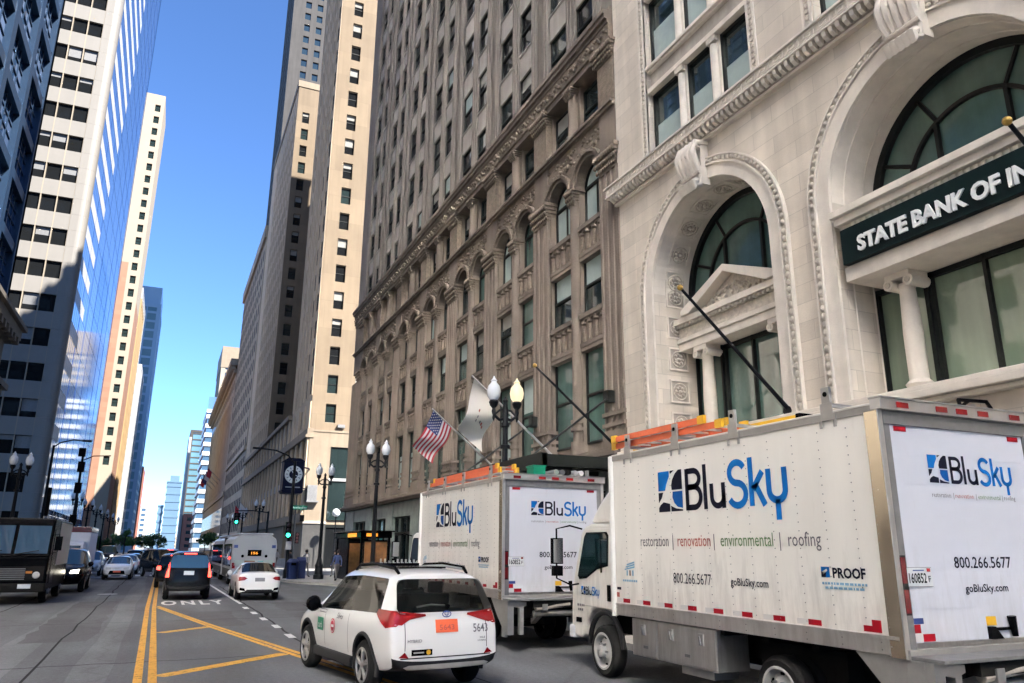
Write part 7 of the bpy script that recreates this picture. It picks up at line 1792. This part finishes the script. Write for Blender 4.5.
# ------------------------------------------------------------------ canopy, flags, poles
cn = thing('entrance_canopy', 'flat dark metal and glass canopy over the office entrance, above the farther truck', 'canopy', (12, 21, 4.2))
m = MB(); ya, yb_ = 17.9, 25.6
for y in (ya, yb_): m.box(8.8, 12.0, y-0.06, y+0.06, 4.12, 4.42, bronze)
m.box(8.75, 8.95, ya-0.06, yb_+0.06, 4.1, 4.45, bronze)
for x in (9.6, 10.4, 11.2): m.box(x-0.03, x+0.03, ya+0.06, yb_-0.06, 4.2, 4.34, bronze)
for k in range(1, 6): y = ya+(yb_-ya)*k/6; m.box(8.95, 12, y-0.04, y+0.04, 4.18, 4.36, bronze)
m.build('frame', cn); m = MB(); m.box(8.95, 12.0, ya+0.06, yb_-0.06, 4.362, 4.38, glass_c); m.build('glass_roof', cn)
for y in (19.5, 24.8):
    m = MB(); m.cyl((11.9, y, 6.48), (9.1, y, 4.42), 0.035, 0.035, 7, bronze); m.box(11.75, 12.02, y-0.14, y+0.14, 6.3, 6.66, bronze); m.build('tie_rod', cn)
def flagpole(base, tip, label, mm, ball=True):
    r = thing('flagpole', label, 'flagpole', base, group='flagpoles slanting out from the facades')
    m = MB(); m.cyl(base, tip, 0.05, 0.03, 8, mm); m.build('pole', r, smooth=True)
    m = MB(); m.lathe([(0.12, -0.1), (0.12, 0.1), (0.06, 0.14)], base, 8, blackm, axis='x'); m.build('bracket', r)
    if ball: m = MB(); m.ball(tip, 0.065, goldb, 10); m.build('finial', r, smooth=True)
    return r
flagpole((12.0, 28.2, 4.95), (8.75, 27.1, 7.1), 'white flagpole carrying the striped flag', whitest, False)
flagpole((12.0, 23.3, 5.0), (8.61, 22.6, 7.45), 'white flagpole carrying the white flag behind the nearer lamp', whitest, False)
flagpole((12.0, 19.05, 4.75), (9.17, 19.05, 7.08), 'bare dark flagpole crossing the canopy rods at the end of the dark office building', blackm, True)
flagpole((12.0, 12.3, 4.9), (9.29, 12.3, 7.3), 'bare black flagpole with a gold ball in front of the left bank arch', blackm, True)
flagpole((12.0, 5.5, 5.55), (9.58, 5.5, 7.51), 'black flagpole with a gold ball in front of the dark name board', blackm, True)
def flag(name, label, a, d1, d2, cols, wave, parent=None):
    # cloth hanging from a pole: origin a, d1 along the pole, d2 falling direction; cols(u, v) gives the material
    m = MB(); nu, nv = 26, 26; a, d1, d2 = Vector(a), Vector(d1), Vector(d2); nn = d1.cross(d2).normalized()
    P = [[a+d1*(i/nu)+d2*(j/nv)+nn*(wave*math.sin(j/nv*7+i/nu*3)*(0.25+j/nv))+d1*(0.06*math.sin(j/nv*5)) for j in range(nv+1)] for i in range(nu+1)]
    for i in range(nu):
        for j in range(nv): m.face([P[i][j], P[i+1][j], P[i+1][j+1], P[i][j+1]], cols((i+0.5)/nu, (j+0.5)/nv))
    o = m.build(name, parent, smooth=True, flip_fix=False); bm = bmesh.new(); bm.from_mesh(o.data); bmesh.ops.remove_doubles(bm, verts=bm.verts, dist=1e-4); bm.to_mesh(o.data); bm.free()
    return o
def us(u, v):
    # u runs down the pole from its tip, v along the fly
    if v < 0.42 and u < 0.54: return usblue
    return usred if int(u*13) % 2 == 0 else uswhite
fl = flag('flag', '', (8.8, 27.1, 7.06), (0.85, 0.29, -0.56), (-0.62, 0.25, -1.42), us, 0.08)
tag(fl, 'red and white striped flag with a blue corner hanging from its white pole', 'flag')
m = MB()
bvf = BVHTree.FromPolygons([v.co.copy() for v in fl.data.vertices], [tuple(p.vertices) for p in fl.data.polygons])
A_, D1, D2 = Vector((8.8, 27.1, 7.06)), Vector((0.85, 0.29, -0.56)), Vector((-0.62, 0.25, -1.42)); NN = D1.cross(D2).normalized()
for r_ in range(7):
    for c_ in range(6 if r_ % 2 == 0 else 5):
        u, v = 0.04+r_*0.072, 0.035+(c_+(0.5 if r_ % 2 else 0))*0.068
        p = A_+D1*u+D2*v+NN*(0.08*math.sin(v*7+u*3)*(0.25+v))+D1*(0.06*math.sin(v*5))
        for s in (-1, 1):
            q = p+NN*0.012*s; e1, e2 = D1.normalized()*0.026, D2.normalized()*0.026
            m.face([q-e1, q+e2, q+e1, q-e2], uswhite)
m.build('stars', fl)
fw = flag('flag', '', (8.7, 22.62, 7.4), (0.85, 0.18, -0.62), (-0.25, 0.55, -1.7), lambda u, v: flagw, 0.22)
tag(fw, 'plain white flag with a small faded emblem drooping behind the lit lamp', 'flag')
m = MB(); p0 = Vector((8.7, 22.62, 7.4))+Vector((0.85, 0.18, -0.62))*0.5+Vector((-0.25, 0.55, -1.7))*0.5; nn = Vector((0.85, 0.18, -0.62)).cross(Vector((-0.25, 0.55, -1.7))).normalized()
for s in (-1, 1):
    for k in range(7):
        random.seed(k); a = Vector((0.85, 0.18, -0.62))*random.uniform(-0.16, 0.16)+Vector((-0.25, 0.55, -1.7))*random.uniform(-0.13, 0.13); q = p0+a+nn*s*0.2
        m.face([q, q+Vector((0.05, 0.05, -0.03)), q+Vector((0.02, 0.08, -0.11)), q+Vector((-0.03, 0.03, -0.08))], lgrey if k % 2 else lred)
m.build('emblem', fw)
for i, (y, mm) in enumerate(((212, usred), (222, uswhite), (233, usblue), (246, usred))):
    r = thing('flagpole', ['first', 'second', 'third', 'farthest'][i]+' small flagpole high on the beige classical building', 'flagpole', (12, y, 18)); m = MB(); m.cyl((12, y, 18.5), (8.5, y, 22), 0.08, 0.06, 6, whitest); m.build('pole', r)
    m = MB(); m.prism([(8.7, 21.8), (9.8, 20.6), (9.5, 18.9), (8.5, 19.6)], 'y', y-0.02, y+0.02, mm); tag(m.build('flag'), ['small red flag nearest on the beige classical building', 'small white flag on the beige classical building', 'small blue flag on the beige classical building', 'farthest small red flag on the beige classical building'][i], 'flag')
for i, (y, mm) in enumerate(((118, uswhite), (126, usred))):
    r = thing('flagpole', ['flagpole with a white flag low on the cream wing', 'flagpole with a red flag low on the cream wing'][i], 'flagpole', (12, y, 6)); m = MB(); m.cyl((11.7, y, 6.2), (9.6, y, 8.4), 0.06, 0.04, 6, whitest); m.build('pole', r)
    m = MB(); m.prism([(9.7, 8.3), (10.7, 7.2), (10.5, 5.6), (9.7, 6.1)], 'y', y-0.02, y+0.02, mm); tag(m.build('flag'), ['white flag drooping over the pavement by the cream wing', 'red flag drooping over the pavement by the cream wing'][i], 'flag')
# ------------------------------------------------------------------ people
def person(label, loc, rz, top, bottom, stride=0.15, h=1.75):
    k = h/1.75
    J = {'pel': (0, 0, 0.95, 0.13), 'waist': (0, 0, 1.1, 0.125), 'chest': (0, 0.0, 1.32, 0.15), 'neck': (0, 0.01, 1.5, 0.055), 'head': (0, 0.02, 1.62, 0.09), 'top': (0, 0.02, 1.7, 0.08)}
    for s, n in ((-1, 'l'), (1, 'r')):
        f = stride*s
        J[n+'hip'] = (s*0.1, 0, 0.9, 0.1); J[n+'knee'] = (s*0.1, f*0.6+0.02, 0.5, 0.065); J[n+'ank'] = (s*0.1, f, 0.09, 0.045); J[n+'toe'] = (s*0.11, f+0.17, 0.045, 0.04)
        J[n+'sh'] = (s*0.19, 0, 1.42, 0.07); J[n+'elb'] = (s*0.25, -f*0.3-0.02, 1.13, 0.045); J[n+'wri'] = (s*0.25, -f*0.8+0.1, 0.9, 0.034); J[n+'hand'] = (s*0.245, -f*0.8+0.14, 0.82, 0.038)
    E = [('pel', 'waist'), ('waist', 'chest'), ('chest', 'neck'), ('neck', 'head'), ('head', 'top')]
    for n in 'lr': E += [('pel', n+'hip'), (n+'hip', n+'knee'), (n+'knee', n+'ank'), (n+'ank', n+'toe'), ('chest', n+'sh'), (n+'sh', n+'elb'), (n+'elb', n+'wri'), (n+'wri', n+'hand')]
    ks = list(J); me = bpy.data.meshes.new('person'); me.from_pydata([(J[q][0]*k, J[q][1]*k, J[q][2]*k) for q in ks], [(ks.index(a), ks.index(c)) for a, c in E], [])
    ob = bpy.data.objects.new('person', me); C.objects.link(ob)
    ob.modifiers.new('skin', 'SKIN'); sv = me.skin_vertices[0].data
    for i, q in enumerate(ks): sv[i].radius = (J[q][3]*k, J[q][3]*k*0.85 if q in ('chest', 'waist', 'pel') else J[q][3]*k); sv[i].use_root = (q == 'pel')
    sb_ = ob.modifiers.new('sub', 'SUBSURF'); sb_.levels = 1; sb_.render_levels = 1
    bpy.context.view_layer.update(); dg = bpy.context.evaluated_depsgraph_get(); m2 = bpy.data.meshes.new_from_object(ob.evaluated_get(dg)); ob.modifiers.clear(); ob.data = m2
    m2.materials.clear()
    for mm in (skin, top, bottom, black): m2.materials.append(mm)
    for p in m2.polygons:
        c = p.center/k; p.use_smooth = True
        p.material_index = 3 if c.z < 0.11 else (2 if c.z < 0.97 and abs(c.x) < 0.2 else (0 if c.z > 1.5 or c.z < 0.87 else 1))
    m = MB(); m.lathe([(0.02, 0.13), (0.07, 0.11), (0.1, 0.05), (0.105, -0.02), (0.09, -0.07)], (0, -0.005, 1.66*k), 10, hair); m.build('hair', ob, smooth=True)
    ob.location = loc; ob.rotation_euler = (0, 0, rz); tag(ob, label, 'person'); return ob
person('person in a blue jacket and grey trousers walking away past the bus shelter', (9.75, 47.6, 0.13), 0.3, jblue, trous, 0.2)
person('person in dark clothes standing near the far corner behind the white sedan', (8.2, 55.6, 0.13), 1.2, jdark, jdark, 0.1)
person('person in a light shirt on the pavement just right of the white sedan', (8.9, 53.5, 0.13), -0.8, jred, trous, 0.18)
person('person in a dark jacket crossing by the shop windows of the dark office building', (10.9, 54.0, 0.13), 2.5, jdark, trous, 0.2)
person('person in a dark coat waiting on the left pavement behind the large black SUV', (-8.4, 60.5, 0.13), 1.4, jdark, trous, 0.05)
for i, (x, y, lb, tp) in enumerate(((10.4, 80, 'person in a white shirt walking beyond the side street past the cream tower base', jred), (11.0, 86, 'person in a blue top farther along the cream tower base', jblue), (9.9, 79, 'person in a black coat at the kerb beyond the hanging clock', jdark), (-9.2, 86, 'person in a light shirt by the row of left lamps', jred), (-8.9, 92, 'person in dark clothes by the row of left lamps', jdark))):
    person(lb, (x, y, 0.13), 0.4+i*1.3, tp, trous, 0.18)
# ------------------------------------------------------------------ trees in the far median planters
def tree(label, loc, h, cr, lm, seed, group='street trees at the far end'):
    r = thing('street_tree', label, 'tree', loc, group=group); rn = random.Random(seed); X, Y, Z = loc
    m = MB(); m.tube([(X, Y, Z), (X+0.1, Y, Z+h*0.3), (X-0.05, Y+0.05, Z+h*0.55), (X, Y, Z+h*0.85)], [0.16, 0.12, 0.09, 0.03], 7, barkm)
    for i in range(7):
        a = rn.uniform(0, 2*PI); z0 = h*rn.uniform(0.35, 0.6); m.tube([(X, Y, Z+z0), (X+cr*0.4*math.cos(a), Y+cr*0.4*math.sin(a), Z+z0+h*0.12), (X+cr*0.75*math.cos(a), Y+cr*0.75*math.sin(a), Z+z0+h*0.25)], [0.06, 0.04, 0.015], 5, barkm)
    m.build('trunk', r, smooth=True)
    m = MB(); cl = []
    for i in range(26):
        a = rn.uniform(0, 2*PI); q = cr*math.sqrt(rn.random()); cl.append((q*math.cos(a), q*math.sin(a), h*(0.5+0.44*rn.random()*(1-0.45*q/cr)), cr*rn.uniform(0.16, 0.34)))
    for (cx, cy, cz, rr) in cl:
        mm = lm[rn.randrange(3)]
        for i in range(95):
            d = Vector((rn.gauss(0, 1), rn.gauss(0, 1), rn.gauss(0, 0.7))); d = d.normalized()*rr*rn.random()**0.4; p = Vector((X+cx, Y+cy, Z+cz))+d
            u = Vector((rn.gauss(0, 1), rn.gauss(0, 1), rn.gauss(0, 1))).normalized(); w_ = u.orthogonal().normalized(); s = rn.uniform(0.1, 0.22)
            m.face([p-u*s, p+w_*s*0.6, p+u*s, p-w_*s*0.6], mm if rn.random() < 0.8 else lm[rn.randrange(3)])
    m.build('crown', r, flip_fix=False); return r
tree('dark green round street tree in the middle of the far roadway', (-1.35, 150, 0.0), 4.6, 2.5, leafs, 3)
tree('bright lime green street tree left of the darker one', (-5.9, 152, 0.0), 5.0, 2.1, leafl, 8)
tree('small dark tree low behind the parked cars on the left pavement', (-8.6, 135, 0.13), 3.6, 1.8, leafs, 12)
tree('dark street tree on the far right pavement by the classical building', (9.6, 178, 0.13), 5.5, 2.0, leafs, 15)
tree('second dark street tree beyond it on the far right pavement', (9.6, 205, 0.13), 5.5, 2.1, leafs, 16)
tree('small round green tree in front of the red-topped white truck', (-7.9, 48.6, 0.13), 2.9, 0.55, leafs, 21)
